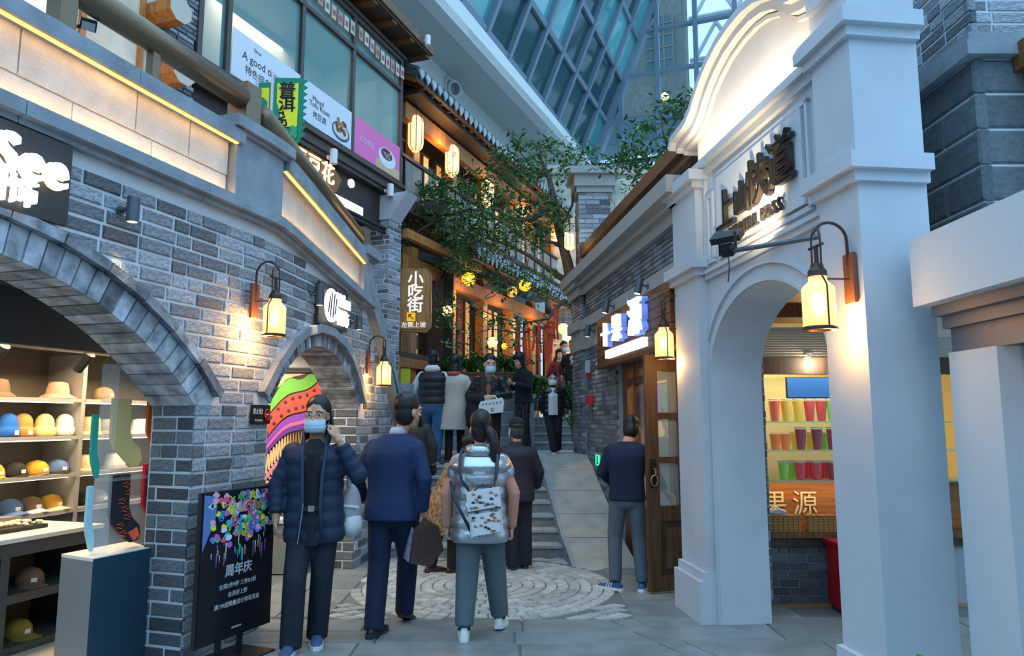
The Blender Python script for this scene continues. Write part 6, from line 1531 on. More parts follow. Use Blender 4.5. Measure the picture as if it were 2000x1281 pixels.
tree('street_tree', 'crooked leafy tree spreading its branches in front of the timber restaurant', [
    ([(1150, 700, 12.6), (1128, 600, D), (1116, 550, D), (1108, 510, 12.2), (1092, 450, 12.2), (1084, 400, 12.2), (1072, 345, 12.3), (1050, 300, 12.4)], .14, .03),
    ([(1116, 552, D), (1092, 540, 12.2), (1062, 518, 12.0), (1035, 500, 12.0), (1000, 482, 12.1), (950, 462, 12.3)], .07, .015),
    ([(1128, 600, D), (1102, 588, 12.0), (1086, 602, 11.8), (1072, 622, 11.7), (1064, 645, 11.7)], .055, .012),
    ([(1094, 480, 12.2), (1070, 470, 12.0), (1045, 486, 11.9)], .04, .012),
    ([(1084, 402, 12.2), (1045, 425, 12.0), (1010, 430, 12.0), (970, 408, 12.0), (900, 412, 12.0), (850, 432, 12.0), (805, 458, 12.0), (768, 478, 12.0), (752, 505, 12)], .05, .006),
    ([(1072, 345, 12.3), (1030, 330, 12.4), (995, 302, 12.5), (960, 303, 12.6)], .03, .008),
    ([(1000, 482, 12.1), (950, 465, 12.1), (900, 482, 12.1), (868, 522, 12.1), (850, 560, 12.1), (880, 610, 12.1)], .02, .006),
    ([(1072, 622, 11.7), (1020, 632, 11.7), (980, 622, 11.8), (930, 602, 11.9), (885, 572, 12)], .02, .006),
    ([(1064, 640, 11.7), (1010, 650, 11.6), (960, 642, 11.6), (915, 655, 11.7)], .018, .006),
    ([(1092, 450, 12.2), (1118, 400, 12.2), (1122, 330, 12.4), (1140, 290, 12.4), (1150, 262, 12.4)], .03, .006),
    ([(1040, 330, 12.4), (1010, 290, 12.4), (1003, 268, 12.4)], .015, .005)],
    [(905, 400, 105, 75, 12.1, .6, 105), (1000, 360, 80, 75, 12.3, .6, 120), (1060, 320, 60, 55, 12.3, .5, 70), (960, 455, 115, 50, 12.0, .6, 150), (1065, 430, 60, 60, 12.1, .5, 75), (820, 400, 50, 45, 12.1, .5, 24), (785, 450, 25, 40, 12.0, .3, 14), (757, 505, 12, 28, 12.0, .2, 8), (905, 510, 60, 35, 12.1, .5, 55), (1010, 280, 25, 20, 12.4, .3, 10), (930, 645, 75, 45, 11.8, .4, 26), (1025, 655, 55, 45, 11.7, .4, 24), (865, 590, 30, 45, 12.0, .3, 18), (1128, 300, 40, 28, 12.4, .3, 22), (1060, 560, 45, 40, 12.0, .4, 20), (985, 540, 60, 30, 12.0, .4, 28)], 0, 17)
tree('roof_plant', 'leafy shrub growing over the roof above the brown timber beam', [
    ([(1345, 330, 9.6), (1310, 300, 9.6), (1295, 260, 9.6), (1290, 215, 9.6)], .03, .008), ([(1310, 300, 9.6), (1260, 310, 9.7), (1215, 315, 9.9), (1180, 320, 10)], .02, .005), ([(1300, 270, 9.6), (1330, 220, 9.6), (1350, 190, 9.6)], .02, .005), ([(1270, 310, 9.7), (1240, 345, 9.7), (1230, 365, 9.7)], .015, .005)],
    [(1290, 255, 50, 55, 9.6, .35, 62), (1245, 305, 42, 40, 9.7, .3, 40), (1338, 205, 28, 25, 9.6, .25, 16), (1190, 318, 32, 12, 9.9, .2, 14), (1245, 355, 22, 18, 9.7, .2, 10), (1330, 260, 25, 30, 9.6, .2, 18)], 0, 23, 'plant', .052)
t = thing('balcony_plant', 'bushy plant spilling over the restaurant balcony rail', 'plant'); mb = MB(); rr = random.Random(8)
for k in range(16): fern(mb, atd(rr.uniform(820, 870), rr.uniform(372, 395), 12.0), 7, .25, rr)
mb.build('leaves', m_leaf, t, kind='stuff', fix=False); MB().box(*(lambda p: (p.x - .3, p.x + .3, 11.95, 12.15, p.z - .25, p.z))(atd(845, 392, 12.0))).build('trough', m_woodd, t)
for i in range(16):
    px = 1005 + i * 5.6 + rr.uniform(-3, 3); py = 640 - (px - 1005) * .22 + rr.uniform(0, 14)
    if px > 1078: py = 596 + (i % 2) * 12
    t = thing('ribbon', 'red wishing ribbon, %s from the left on the lower branch of the tree' % ORD[i], 'ribbon', 'red ribbons tied on the tree'); p = atd(px, py, 11.65); L_ = rr.uniform(.3, .62)
    pts = [p + V((.012 * math.sin(k * .9 + i), .012 * math.cos(k * .8 + i), -L_ * k / 5)) for k in range(6)]
    MB().ring_loft([[q + V((-.017, 0, 0)), q + V((.017, .0, 0)), q + V((.017, .006, 0)), q + V((-.017, .006, 0))] for q in pts]).build('tail', m_ribbon, t)
    MB().ell(p, (.03, .025, .025), 8, 5).build('knot', m_ribbon, t)
# ================================================================ PEOPLE
SK = mat('skin', (.58, .32, .20), .55)
SKP = mat('skin pale', (.66, .40, .28), .55)
HAIR = mat('black hair', (.010, .009, .009), .45, noise_s=60, noise_a=.5)
def cloth(n, c=None, rough=.85, bump=.25, bs=140, **k): return mat(n, c, rough, bump=bump, bump_s=bs, **k)
def evaluate(me, name, mats, parent, vox, it=4, kind=None):
    o = bpy.data.objects.new(name, me); C.objects.link(o)
    r = o.modifiers.new('r', 'REMESH'); r.mode = 'VOXEL'; r.voxel_size = vox; r.use_smooth_shade = True
    if it: s = o.modifiers.new('s', 'SMOOTH'); s.iterations = it; s.factor = .5
    m2 = bpy.data.meshes.new_from_object(o.evaluated_get(bpy.context.evaluated_depsgraph_get()))
    o.modifiers.clear(); o.data = m2; bpy.data.meshes.remove(me); m2.name = name
    m2.materials.clear(); m2.materials.append(mats); o.parent = parent
    m2.polygons.foreach_set('use_smooth', [True] * len(m2.polygons))
    return o
class Body:
    def __init__(s, label, x, y, z, h, f, pose=None, hf=None, pitch=0., vox=.011, group=None, hw=1., headk=1.1):
        s.k = h / 1.75; s.o = V((x, y, z)); s.f = V((f[0], f[1], 0)).normalized()
        l = V((-s.f.y, s.f.x, 0)); s.l = l if (l.x > 0 or (abs(l.x) < .05 and l.y > 0)) else -l
        s.hf = V((hf[0], hf[1], 0)).normalized() if hf else s.f
        hl = V((-s.hf.y, s.hf.x, 0)); s.hl = hl if hl.dot(s.l) > 0 or s.hf.dot(s.f) < .2 and hl.x > 0 else -hl
        s.pitch = pitch; s.vox = vox; s.hw = hw; s.hk = headk
        p = dict(hip=(0, 0, .90), chest=(0, .0, 1.28), neck=(0, .0, 1.47), head=(0, .02, 0), fL=(-.10, 0, .09), fR=(.10, 0, .09), kL=None, kR=None,
                 eL=(-.27, -.03, 1.14), eR=(.27, -.03, 1.14), wL=(-.28, .05, .89), wR=(.28, .05, .89), hL=(-.02, .03, -1), hR=(.02, .03, -1), curlL=.5, curlR=.5, tL=(0, 1, 0), tR=(0, 1, 0), nL=(1, 0, 0), nR=(-1, 0, 0), hands='LR', sh=.168)
        p.update(pose or {}); s.p = p
        for q in 'LR':
            if p['k' + q] is None:
                h_ = p['hip']; a = p['f' + q]; sg = -1 if q == 'L' else 1
                p['k' + q] = ((h_[0] + sg * .09) * .5 + a[0] * .5, (h_[1] + a[1]) * .5 + .04, .09 + (h_[2] - .0) * .5 * 1 + (a[2] - .09) * .5)
        s.t = thing('person', label, 'person', group, s.o)
    def D(s, v): return s.l * v[0] + s.f * v[1] + up * v[2]
    def P(s, v): return s.D(v) * s.k           # relative to the thing's base
    def c(s, z):
        p = s.p; h, ch, n = V(p['hip']), V(p['chest']), V(p['neck'])
        if z <= .9: return h + V((0, 0, z - .9))
        if z <= 1.28: return h.lerp(ch, (z - .9) / .38)
        if z <= 1.47: return ch.lerp(n, (z - 1.28) / .19)
        return n + (n - ch).normalized() * (z - 1.47)
    def H(s, a, b, cc):   # head space: a side, b front, cc height above 1.50 chin
        q = V(s.p['neck']) + V(s.p['head']) ; base = s.P(q) ; ang = s.pitch
        bb = b * math.cos(ang) + (cc - .08) * math.sin(ang); c2 = (cc - .08) * math.cos(ang) - b * math.sin(ang) + .08
        return base + (s.hl * a + s.hf * bb + up * (c2 + .03)) * s.k * s.hk
    def ellH(s, mb, a, b, cc, r, n=14, m=9):
        k = s.k * s.hk; ca, sa = math.cos(s.pitch), math.sin(s.pitch)
        F = s.hf * ca - up * sa; U = up * ca + s.hf * sa
        M3 = Matrix(((s.hl.x, F.x, U.x), (s.hl.y, F.y, U.y), (s.hl.z, F.z, U.z)))
        return mb.ell(s.H(a, b, cc), (r[0] * k, r[1] * k, r[2] * k), n, m, M3)
    def torso(s, mb, rings, n=22, dx=0.):
        R = []
        for z, a, b, *sh in rings:
            c = s.c(z); off = sh[0] if sh else 0
            ring = []
            for i in range(n):
                t = 2 * math.pi * i / n; ct, st = math.cos(t), math.sin(t)
                e = .8
                ring.append(s.P((c.x + dx + a * s.hw * math.copysign(abs(ct) ** e, ct), c.y + off + b * math.copysign(abs(st) ** e, st), c.z)))
            R.append(ring)
        return mb.ring_loft(R)
    def limb(s, mb, pts, rs, n=12):
        mb.tube([s.P(p) for p in pts], [r * s.k for r in rs], n)
        for p, r in list(zip(pts, rs))[1:-1]: mb.ell(s.P(p), (r * s.k * .985,) * 3, 12, 8)
        return mb
    def shoulder(s, q):
        sg = -1 if q == 'L' else 1; c = s.c(1.36); return (c.x + sg * s.p['sh'] * s.hw, c.y, c.z)
    def hipj(s, q):
        sg = -1 if q == 'L' else 1; h = s.p['hip']; return (h[0] + sg * .085 * s.hw, h[1], h[2] - .01)
    def hand(s, mb, q):
        p = s.p; w = V(p['w' + q]); d = V(p['h' + q]).normalized(); n = V(p['n' + q]); n = (n - d * n.dot(d)).normalized(); sd = d.cross(n).normalized()
        if sd.dot(V((0, 1, 0))) < 0: sd = -sd     # thumb side faces forward
        A = lambda u, v, t: s.P(w + d * u + sd * v + n * t)
        k = s.k
        mb.tube([A(-.03, 0, 0), A(.02, 0, 0)], [.026 * k, .025 * k], 10)
        M3 = Matrix([[s.D(x)[i] for x in (d, sd, n)] for i in range(3)])
        mb.ell(A(.05, 0, 0), (.055 * k, .041 * k, .016 * k), 14, 9, M3)
        cu = p['curl' + q]
        for j, (v, L_) in enumerate(((.030, .072), (.0105, .080), (-.0105, .075), (-.030, .060))):
            x, t = .085 - abs(v) * .25, 0.; a = .1 + .06 * j; pts = [A(x - .03, v, 0), A(x, v, 0)]
            for seg_ in (.42, .33, .25):
                a += cu * .9
                x += L_ * seg_ * math.cos(a); t += L_ * seg_ * math.sin(a); pts.append(A(x, v, t))
            mb.tube(pts, [.0085 * k, .0085 * k, .008 * k, .0075 * k, .0062 * k], 8)
        pts = [A(.012, .022, .002), A(.045, .050, .012), A(.075, .058 - cu * .02, .022), A(.098, .052 - cu * .03, .03)]
        mb.tube(pts, [.013 * k, .0115 * k, .0095 * k, .0075 * k], 8)
    def build_body(s, skin=SK, face=True):
        mb = MB(); p = s.p
        s.torso(mb, [(.88, .11, .085), (.94, .13, .095), (1.05, .125, .088), (1.25, .14, .095), (1.36, .145, .09), (1.42, .11, .075), (1.46, .065, .06), (1.52, .05, .052)], 16)
        for q in 'LR':
            s.limb(mb, [s.shoulder(q), p['e' + q], p['w' + q]], [.045, .038, .027])
            if q in p['hands']: s.hand(mb, q)
            s.limb(mb, [s.hipj(q), p['k' + q], p['f' + q]], [.075, .05, .036])
        mb.tube([s.P(s.c(1.42)), s.H(0, -.015, .07)], [.055 * s.k, .05 * s.k], 14)
        s.ellH(mb, 0, -.012, .155, (.076, .094, .098), 20, 13)
        s.ellH(mb, 0, .028, .085, (.060, .066, .088), 18, 12)
        s.ellH(mb, 0, .06, .025, (.028, .028, .022))
        if face:
            s.ellH(mb, 0, .098, .095, (.013, .019, .016)); s.ellH(mb, 0, .092, .115, (.009, .014, .03)); s.ellH(mb, 0, .086, .05, (.024, .010, .012))
            for a in (-1, 1): s.ellH(mb, a * .033, .07, .15, (.026, .018, .012)); s.ellH(mb, a * .04, .06, .09, (.022, .022, .025))
        for a in (-1, 1): s.ellH(mb, a * .078, -.008, .112, (.010, .020, .031))
        o = evaluate(mb.mesh('body', skin, fix=True), 'body', skin, s.t, s.vox, 3)
        if face:
            for a in (-1, 1):
                m = MB(); s.ellH(m, a * .033, .0765, .128, (.0145, .008, .0055), 12, 8); e = m.build('eye', mat('eye white', (.7, .68, .65), .3), s.t, smooth=True)
                m = MB(); s.ellH(m, a * .033, .0815, .128, (.0068, .004, .0056), 10, 7); m.build('iris', mat('iris', (.02, .012, .01), .2), e, smooth=True)
                m = MB(); m.tube([s.H(a * .014, .093, .147), s.H(a * .034, .092, .153), s.H(a * .056, .078, .147)], [.004 * s.k, .0045 * s.k, .003 * s.k], 6); m.build('eyebrow', HAIR, s.t)
            m = MB(); s.ellH(m, 0, .0945, .05, (.023, .006, .007), 10, 6); m.build('mouth', mat('lips', (.45, .17, .14), .5), s.t, smooth=True)
        return o
    def top(s, m, hem=.80, t=.03, hemw=None, quilt=0., cuff=.05, vox=.012, arms='LR', sleeve=(.072, .062, .050), collar=.0, name='jacket', m2=None, shoulders=1., flare=0., ntop=1.5):
        mb = MB(); p = s.p
        prof = [(.70, .165), (.80, .168), (.90, .170), (1.0, .158), (1.08, .155), (1.18, .163), (1.28, .175), (1.34, .182 * shoulders), (1.385, .170 * shoulders), (1.42, .145 * shoulders), (1.45, .105), (1.48, .07)]
        import bisect
        zs = [q[0] for q in prof]
        def W(z):
            i = max(1, min(len(zs) - 1, bisect.bisect(zs, z))); a, b = prof[i - 1], prof[i]; u = (z - a[0]) / (b[0] - a[0]); return a[1] + (b[1] - a[1]) * u
        rings = []; z = hem; dz = .0275 if quilt else .05
        while z < ntop - .03:
            w = W(z); d = w * (.66 if z < 1.36 else .62)
            if z > 1.43: d = max(d, .062)
            bulge = quilt * abs(math.sin(math.pi * (z - hem) / .11)) ** .6 if quilt and z < 1.4 else 0
            fl_ = flare * max(0, (1.1 - z) / .4)
            rings.append((z, w + t + bulge + fl_, d + t + bulge + fl_)); z += dz
        s.torso(mb, rings, 28)
        for q in arms:
            a, e, w = V(s.shoulder(q)), V(p['e' + q]), V(p['w' + q]); w2 = w + (e - w).normalized() * cuff
            pts = [a]; rs = [sleeve[0] + .006]
            N1 = 6 if quilt else 2
            for i in range(1, N1 + 1): pts.append(a.lerp(e, i / N1)); rs.append(sleeve[0] + (sleeve[1] - sleeve[0]) * i / N1 - (quilt * .8 if quilt and i % 2 else 0))
            for i in range(1, N1 + 1): pts.append(e.lerp(w2, i / N1)); rs.append(sleeve[1] + (sleeve[2] - sleeve[1]) * i / N1 - (quilt * .8 if quilt and i % 2 else 0))
            s.limb(mb, pts, rs, 14); mb.ell(s.P(a), ((sleeve[0] + .004) * s.k,) * 3, 14, 9)
        if collar:
            c0, c1 = s.c(1.45), s.c(1.50)
            s.torso(mb, [(1.44, .085, .08), (1.46 + collar * .5, .082, .08), (1.46 + collar, .076, .074)], 20)
        return evaluate(mb.mesh(name, m), name, m, s.t, vox * max(.8, s.k), 3)
    def trousers(s, m, r=(.098, .075, .066), end=.05, vox=.013, cuff=None, name='trousers', waist=1.0):
        mb = MB(); p = s.p
        s.torso(mb, [(.775, .11, .085), (.81, .145, .11), (.88, .168, .125), (.95, .165, .12), (waist, .155, .11)], 22)
        for q in 'LR':
            h, k_, f = V(s.hipj(q)), V(p['k' + q]), V(p['f' + q]); e = f + V((0, 0, end - .09))
            s.limb(mb, [h, h.lerp(k_, .5), k_, k_.lerp(e, .5), e], [r[0], (r[0] + r[1]) / 2, r[1], (r[1] + r[2]) / 2, r[2]], 14)
            mb.ell(s.P(h), (r[0] * s.k,) * 3, 14, 9)
        o = evaluate(mb.mesh(name, m), name, m, s.t, vox * max(.8, s.k), 3)
        if cuff:
            for q in 'LR':
                f = V(p['f' + q]); c = MB(); c.tube([s.P(f + V((0, 0, .07))), s.P(f + V((0, 0, .0)))], [.052 * s.k, .042 * s.k], 16); c.build('ankle_cuff', m, s.t, smooth=True)
        return o
    def shoes(s, m, sole, L_=.27, stripes=None, h=.085, heel=0.):
        p = s.p
        for q in 'LR':
            f = V(p['f' + q]); d = V(p['t' + q]).normalized(); d3 = V((d.x, d.y, 0)).normalized(); sd = V((d3.y, -d3.x, 0)); pit = d.z
            base = f + V((0, 0, -.09))
            def A(u, v, w):   # u along foot from heel
                uu = u - .07; return s.P(base + d3 * (uu * math.cos(pit) + 0 * w) + sd * v + V((0, 0, w + uu * math.sin(pit))))
            st = [(0, .028, .06), (.03, .036, .085), (.09, .038, .095), (.14, .042, .075), (.19, .046, .055), (.235, .042, .045), (L_, .022, .034)]
            rings = []
            for u, w, hh in st:
                hh = hh * h / .085
                rings.append([A(u, w * math.copysign(abs(math.cos(t)) ** .8, math.cos(t)), .02 + (hh - .02) * max(0, math.sin(t)) ** .8) for t in [math.pi * i / 8 for i in range(9)]] + [A(u, -w, .012), A(u, w, .012)])
            o = MB().ring_loft(rings).build('shoe', m, s.t, smooth=True)
            rg = [[A(u, w * 1.08, .028), A(u, -w * 1.08, .028), A(u, -w * 1.08, .0), A(u, w * 1.08, .0)] for u, w, hh in [(-.012, .024, 0)] + st[1:-1] + [(L_ + .012, .016, 0)]]
            MB().ring_loft(rg).build('sole', sole, o)
            if stripes:
                for i in range(3):
                    for sg in (-1, 1): MB().tube([A(.10 + i * .026, sg * .046, .028), A(.085 + i * .026, sg * .038, .075)], .0055 * s.k, 5).build('stripe', stripes, o)
    def hair(s, style='short', m=HAIR, seed=0):
        mb = MB(); k = s.k * s.hk
        if style in ('short', 'buzz', 'bob', 'long', 'pony'):
            r = dict(short=(.084, .098, .092), buzz=(.080, .096, .086), bob=(.094, .104, .098), long=(.090, .104, .10), pony=(.084, .1, .1))[style]
            n, mm = 26, 16; c0 = (0, -.022, .178 if style != 'buzz' else .172)
            b0 = len(mb.v); s.ellH(mb, *c0, r, n, mm); cen = s.H(*c0)
            for i in range(b0, len(mb.v)):
                v = V(mb.v[i]); d = v - cen; a = noise.noise((v + s.o) * 42 + V((seed, 0, 0))) + .5 * noise.noise((v + s.o) * 90)
                mb.v[i] = tuple(cen + d * (1 + (.07 if style in ('short', 'bob') else .025) * a))
            s.ellH(mb, 0, -.036, .115, (.079 if style != 'bob' else .092, .076, .098), 20, 12)
        if style == 'bob':
            for a in (-1, 1): s.ellH(mb, a * .072, -.005, .10, (.022, .055, .085), 12, 9)
            s.ellH(mb, 0, .055, .215, (.07, .04, .035), 14, 9)
        if style == 'long':
            s.ellH(mb, 0, -.07, .02, (.085, .05, .16), 16, 11)
            for a in (-1, 1): s.ellH(mb, a * .075, -.02, .06, (.024, .05, .13), 12, 9)
        return evaluate(mb.mesh('hair', m), 'hair', m, s.t, .0075, 5)
    def ponytail(s, pts, rs):
        mb = MB(); mb.tube([s.H(*q) for q in pts], [r * s.k for r in rs], 12); return mb.build('ponytail', HAIR, s.t, smooth=True)
    def mask(s, m):
        mb = MB()
        rings = []
        for i in range(7):
            w = i / 6; cc = .012 + .088 * w
            ring = []
            for j in range(11):
                a = -1.25 + 2.5 * j / 10; rr_ = .071 + .006 * math.sin(w * math.pi); fr_ = .028 + .082 * math.cos(a) + .010 * math.sin(w * math.pi) * max(0, math.cos(a))
                ring.append(s.H(rr_ * math.sin(a), fr_ - (.012 if w < .1 else 0), cc))
            rings.append(ring)
        inner = [[s.H(0, .0, .05).lerp(p, .93) for p in r] for r in rings]
        mb.ring_loft(rings, close=False, caps=False); mb.ring_loft(inner, close=False, caps=False)
        o = mb.build('face_mask', m, s.t, smooth=True)
        for a in (-1, 1):
            lp = MB(); lp.tube([s.H(a * .066, .05, .085), s.H(a * .084, -.005, .12), s.H(a * .084, -.012, .095), s.H(a * .066, .045, .03)], .0018 * s.k, 5); lp.build('ear_loop', m, o)
        for w in (.35, .6):
            pl_ = MB(); pl_.tube([s.H(.0745 * math.sin(a), .03 + .0935 * math.cos(a), .012 + .088 * w) for a in [-1 + .2 * i for i in range(11)]], .0016 * s.k, 4); pl_.build('pleat', m, o)
        return o
def strip_patch(b, name, m, zs, halfw, k, dx=0., par_=None):
    """a flat band of cloth lying on the front of the chest"""
    rings = []
    for z, w in zip(zs, halfw):
        c = b.c(z); rings.append([b.P((c.x + dx + w * u, c.y + k(z) - .045 * abs(u) * w / .1, c.z)) for u in (-1, -.5, 0, .5, 1)])
    inner = [[p - b.f * .05 for p in r] for r in rings]
    mb = MB()
    full = [r + list(reversed(i)) for r, i in zip(rings, inner)]
    return mb.ring_loft(full).build(name, m, par_ or b.t, smooth=False)

navy = cloth('navy puffer', (.012, .026, .062), .6, .3, 60); blk = cloth('black cloth top', (.008, .009, .012), .8)
dnm = cloth('dark trousers', (.012, .018, .03), .8, .6, 9); suit = cloth('navy suit', (.008, .027, .088), .75, .3, 18); suitd = cloth('navy suit trousers', (.006, .014, .045), .8, .5, 9)
mblue = mat('blue mask', (.50, .68, .76), .8); mwhite = mat('white mask', (.72, .76, .78), .8); mblk = mat('black mask', (.015, .015, .018), .7)
wsole = mat('white sole', (.75, .77, .78), .6); dsole = mat('dark sole', (.03, .03, .03), .6)

# 1 -- man on the phone, walking towards the camera
b = Body('man in dark navy padded jacket and pale face mask, talking on a phone', -1.455, 5.42, 0, 1.755, (.12, -1), dict(fL=(-.11, .17, .09), fR=(.035, -.06, .10), kL=(-.10, .16, .50), kR=(.07, .03, .50), eL=(-.275, .0, 1.13), wL=(-.265, .06, .885), eR=(.315, .10, 1.215), wR=(.165, .13, 1.475), hR=(-.35, -.35, 1), nR=(-.6, -.5, 0), curlR=.45, curlL=.55, hL=(.03, .12, -1), nL=(1, 0, 0), tL=(-.12, 1, .0), tR=(.12, 1, -.05)), (-.03, -1), vox=.0075)
b.build_body(); b.hair('short'); b.mask(mblue)
j = b.top(navy, .73, .035, quilt=.012, cuff=.06, sleeve=(.082, .074, .060), flare=.01, ntop=1.455)
for sx in (-1, 1):
    MB().ring_loft([[b.P((sx * a, f_, z)), b.P((sx * (a + .03), f_ - .01, z)), b.P((sx * (a + .035), f_ - .02, z + hh)), b.P((sx * (a + .012), f_ - .012, z + hh + .01))] for a, f_, z, hh in ((.055, .150, 1.36, .02), (.065, .115, 1.42, .06), (.075, .055, 1.455, .08), (.070, -.01, 1.465, .085), (.045, -.07, 1.465, .085), (.0, -.09, 1.465, .085))]).build('collar_flap', navy, b.t, smooth=True)
strip_patch(b, 'sweater', blk, [.98, 1.1, 1.25, 1.36, 1.44, 1.47], [.05, .058, .066, .075, .06, .03], lambda z: .186 if z < 1.2 else .19 - max(0, z - 1.34) * .42)
strip_patch(b, 'trouser_front', dnm, [.72, .8, .9, .985], [.05, .05, .05, .05], lambda z: .178)
MB().box8([b.P((x, y, z)) for z in (.965, 1.0) for x, y in ((-.052, .14), (.052, .14), (.05, .184), (-.05, .184))]).build('belt', m_black, b.t)
MB().box8([b.P((x, y, z)) for z in (.962, 1.003) for x, y in ((-.022, .17), (.022, .17), (.022, .19), (-.022, .19))]).build('belt_buckle', m_chrome, b.t)
for sx in (-1, 1):
    MB().tube([b.P((sx * .085, .115, 1.42)), b.P((sx * .082, .145, 1.36)), b.P((sx * .07, .182, 1.22)), b.P((sx * .062, .188, 1.0)), b.P((sx * .085, .188, .75))], .014, 8).build('jacket_placket', cloth('navy placket', (.02, .04, .09), .6), b.t, smooth=True)
MB().tube([b.P((-.055, .197, 1.02)), b.P((-.065, .2, .9)), b.P((-.085, .2, .74))], .003, 5).build('zip', m_chrome, b.t)
b.trousers(dnm, (.102, .082, .078), .03); b.shoes(mat('blue trainer', (.05, .10, .20), .7), wsole)
g = MB()
for a in (-1, 1): g.tube([b.H(a * .034 + .026 * math.cos(t), .102, .122 + .02 * math.sin(t)) for t in [i * math.pi / 6 for i in range(13)]], .0016, 5); g.tube([b.H(a * .06, .10, .13), b.H(a * .082, .0, .13)], .0016, 5)
g.tube([b.H(-.009, .106, .128), b.H(.009, .106, .128)], .0016, 5); g.build('glasses', m_chrome, b.t)
t = thing('phone', 'dark phone held to the ear of the man in the padded jacket', 'phone'); q = b.o + b.H(.088, .0, .10); d1 = (b.hl * -.25 + up + b.hf * -.25).normalized(); MB().box8(boxc(q, d1, (.006, .058, .030))).build('case', m_black, t)
MB().box8(boxc(q + d1 * .055 + V((.008, 0, 0)), d1, (.004, .012, .01))).build('camera_bump', m_chrome, t)
t = thing('backpack', 'grey and white backpack behind the man in the padded jacket', 'bag'); gb_ = mat('bag grey', (.42, .44, .47), .7)
q = b.o + b.P((.235, -.14, .93)); MB().ell(q, (.09, .12, .2), 18, 12).build('body', gb_, t, smooth=True); MB().ell(q - up * .1 + V((.02, -.02, 0)), (.085, .12, .1), 16, 10).build('base', mat('bag white', (.7, .72, .74), .6), t, smooth=True)
MB().tube([b.o + b.P(x) for x in ((.235, -.05, 1.1), (.24, .0, 1.3), (.19, .08, 1.46), (.15, .0, 1.49))], .018, 8).build('strap', mat('bag white'), t, smooth=True); MB().tube([q + V((-.06, -.13, .05)), q + V((.09, -.10, .03))], .012, 6).build('compression_strap', mat('bag white'), t)

# 2 -- man in the suit
b = Body('man in navy blue suit and black face mask seen from behind, holding a brown bag', -.945, 5.76, 0, 1.79, (.18, 1), dict(fL=(-.07, -.14, .09), fR=(.03, .26, .12), kL=(-.085, -.02, .50), kR=(.085, .16, .52), head=(.075, .02, 0), neck=(.035, .02, 1.47), eL=(-.285, -.02, 1.14), wL=(-.27, .10, .93), eR=(.265, -.03, 1.13), wR=(.225, .05, .86), hands='R', hR=(.05, .1, -1), curlR=.8, nR=(-1, .2, 0), tL=(.1, 1, 0), tR=(0, 1, -.35)), (.8, .75), vox=.008)
b.build_body(); b.hair('short', seed=3); b.mask(mblk); b.top(suit, .82, .028, cuff=.03, sleeve=(.068, .062, .052), flare=.025, vox=.0115, ntop=1.515)
m = MB(); b.torso(m, [(1.455, .075, .075), (1.50, .066, .066), (1.522, .061, .061)], 20); m.build('shirt_collar', m_white, b.t, smooth=True)
b.trousers(suitd, (.104, .084, .074), .04); b.shoes(mat('black leather', (.012, .012, .013), .3), dsole)
t = thing('clutch_bag', 'brown quilted bag with patterned side held by the man in the suit', 'bag'); q = b.o + b.P((.235, .03, .66)); x = V((.75, .25, .22)).normalized(); yy = V((-.3, .9, 0)).normalized()
fB2 = lambda s_, h, k=0: q + x * s_ + (up - x * .22) * h + yy * k
MB().prism([(-.13, -.13), (.02, -.21), (.15, -.12), (.15, .07), (.06, .17), (-.04, .12)], fB2, -.025, .025).build('body', mat('brown quilt', (.085, .042, .03), .5, bump=.3, bump_s=60), t)
for i in range(8): MB().tube([fB2(-.12 + i * .035, -.12 + (i % 2) * .0, -.03), fB2(-.02 + i * .022, .10, -.03)], .004, 5).build('quilt_ridge', mat('brown quilt'), t)
MB().prism([(-.135, -.125), (-.045, .125), (-.06, .14), (-.16, -.08)], fB2, -.03, .035).build('patterned_side', mat('pattern side', (.35, .30, .42), .6, noise_s=60, noise_a=.6, col2=(.05, .05, .09)), t)

# 3 -- woman in the silver vest
sil = mat('silver vest', (.50, .53, .55), .33, .8, bump=.55, bump_s=7); peach = cloth('peach sleeve', (.58, .27, .18), .8)
jog = cloth('grey joggers', (.095, .135, .155), .85, .5, 8)
b = Body('woman in shiny silver padded vest and grey joggers seen from behind', -.245, 5.66, 0, 1.645, (.02, 1), dict(fL=(-.115, -.12, .09), fR=(.155, .18, .10), kL=(-.10, -.02, .50), kR=(.115, .12, .50), eL=(-.275, -.02, 1.12), eR=(.275, -.02, 1.12), wL=(-.27, .03, .84), wR=(.255, .03, .84), tL=(-.1, 1, 0), tR=(.15, 1, -.12), curlL=.9, curlR=.9, hands='LR'), (-.12, 1), vox=.0095)
b.build_body(SKP, face=False); b.hair('pony'); b.ponytail([(.03, -.10, .15), (.07, -.14, .09), (.10, -.15, -.02), (.09, -.145, -.14), (.075, -.14, -.25)], [.03, .042, .045, .036, .01])
b.top(peach, 1.0, .012, cuff=-.0, sleeve=(.060, .055, .043), name='sweatshirt', vox=.013)
v_ = b.top(sil, .735, .045, quilt=.016, arms='', name='vest', flare=.015, shoulders=1.12, ntop=1.47); 
for q in 'LR':
    mbv = MB(); a = V(b.shoulder(q)); e = V(b.p['e' + q]); b.limb(mbv, [a + V((0, 0, .015)), a.lerp(e, .30), a.lerp(e, .38)], [.082, .088, .07], 16); mbv.ell(b.P(a), (.085 * b.k,) * 3, 14, 9); evaluate(mbv.mesh('x', sil), 'cap_sleeve', sil, b.t, .012, 3)

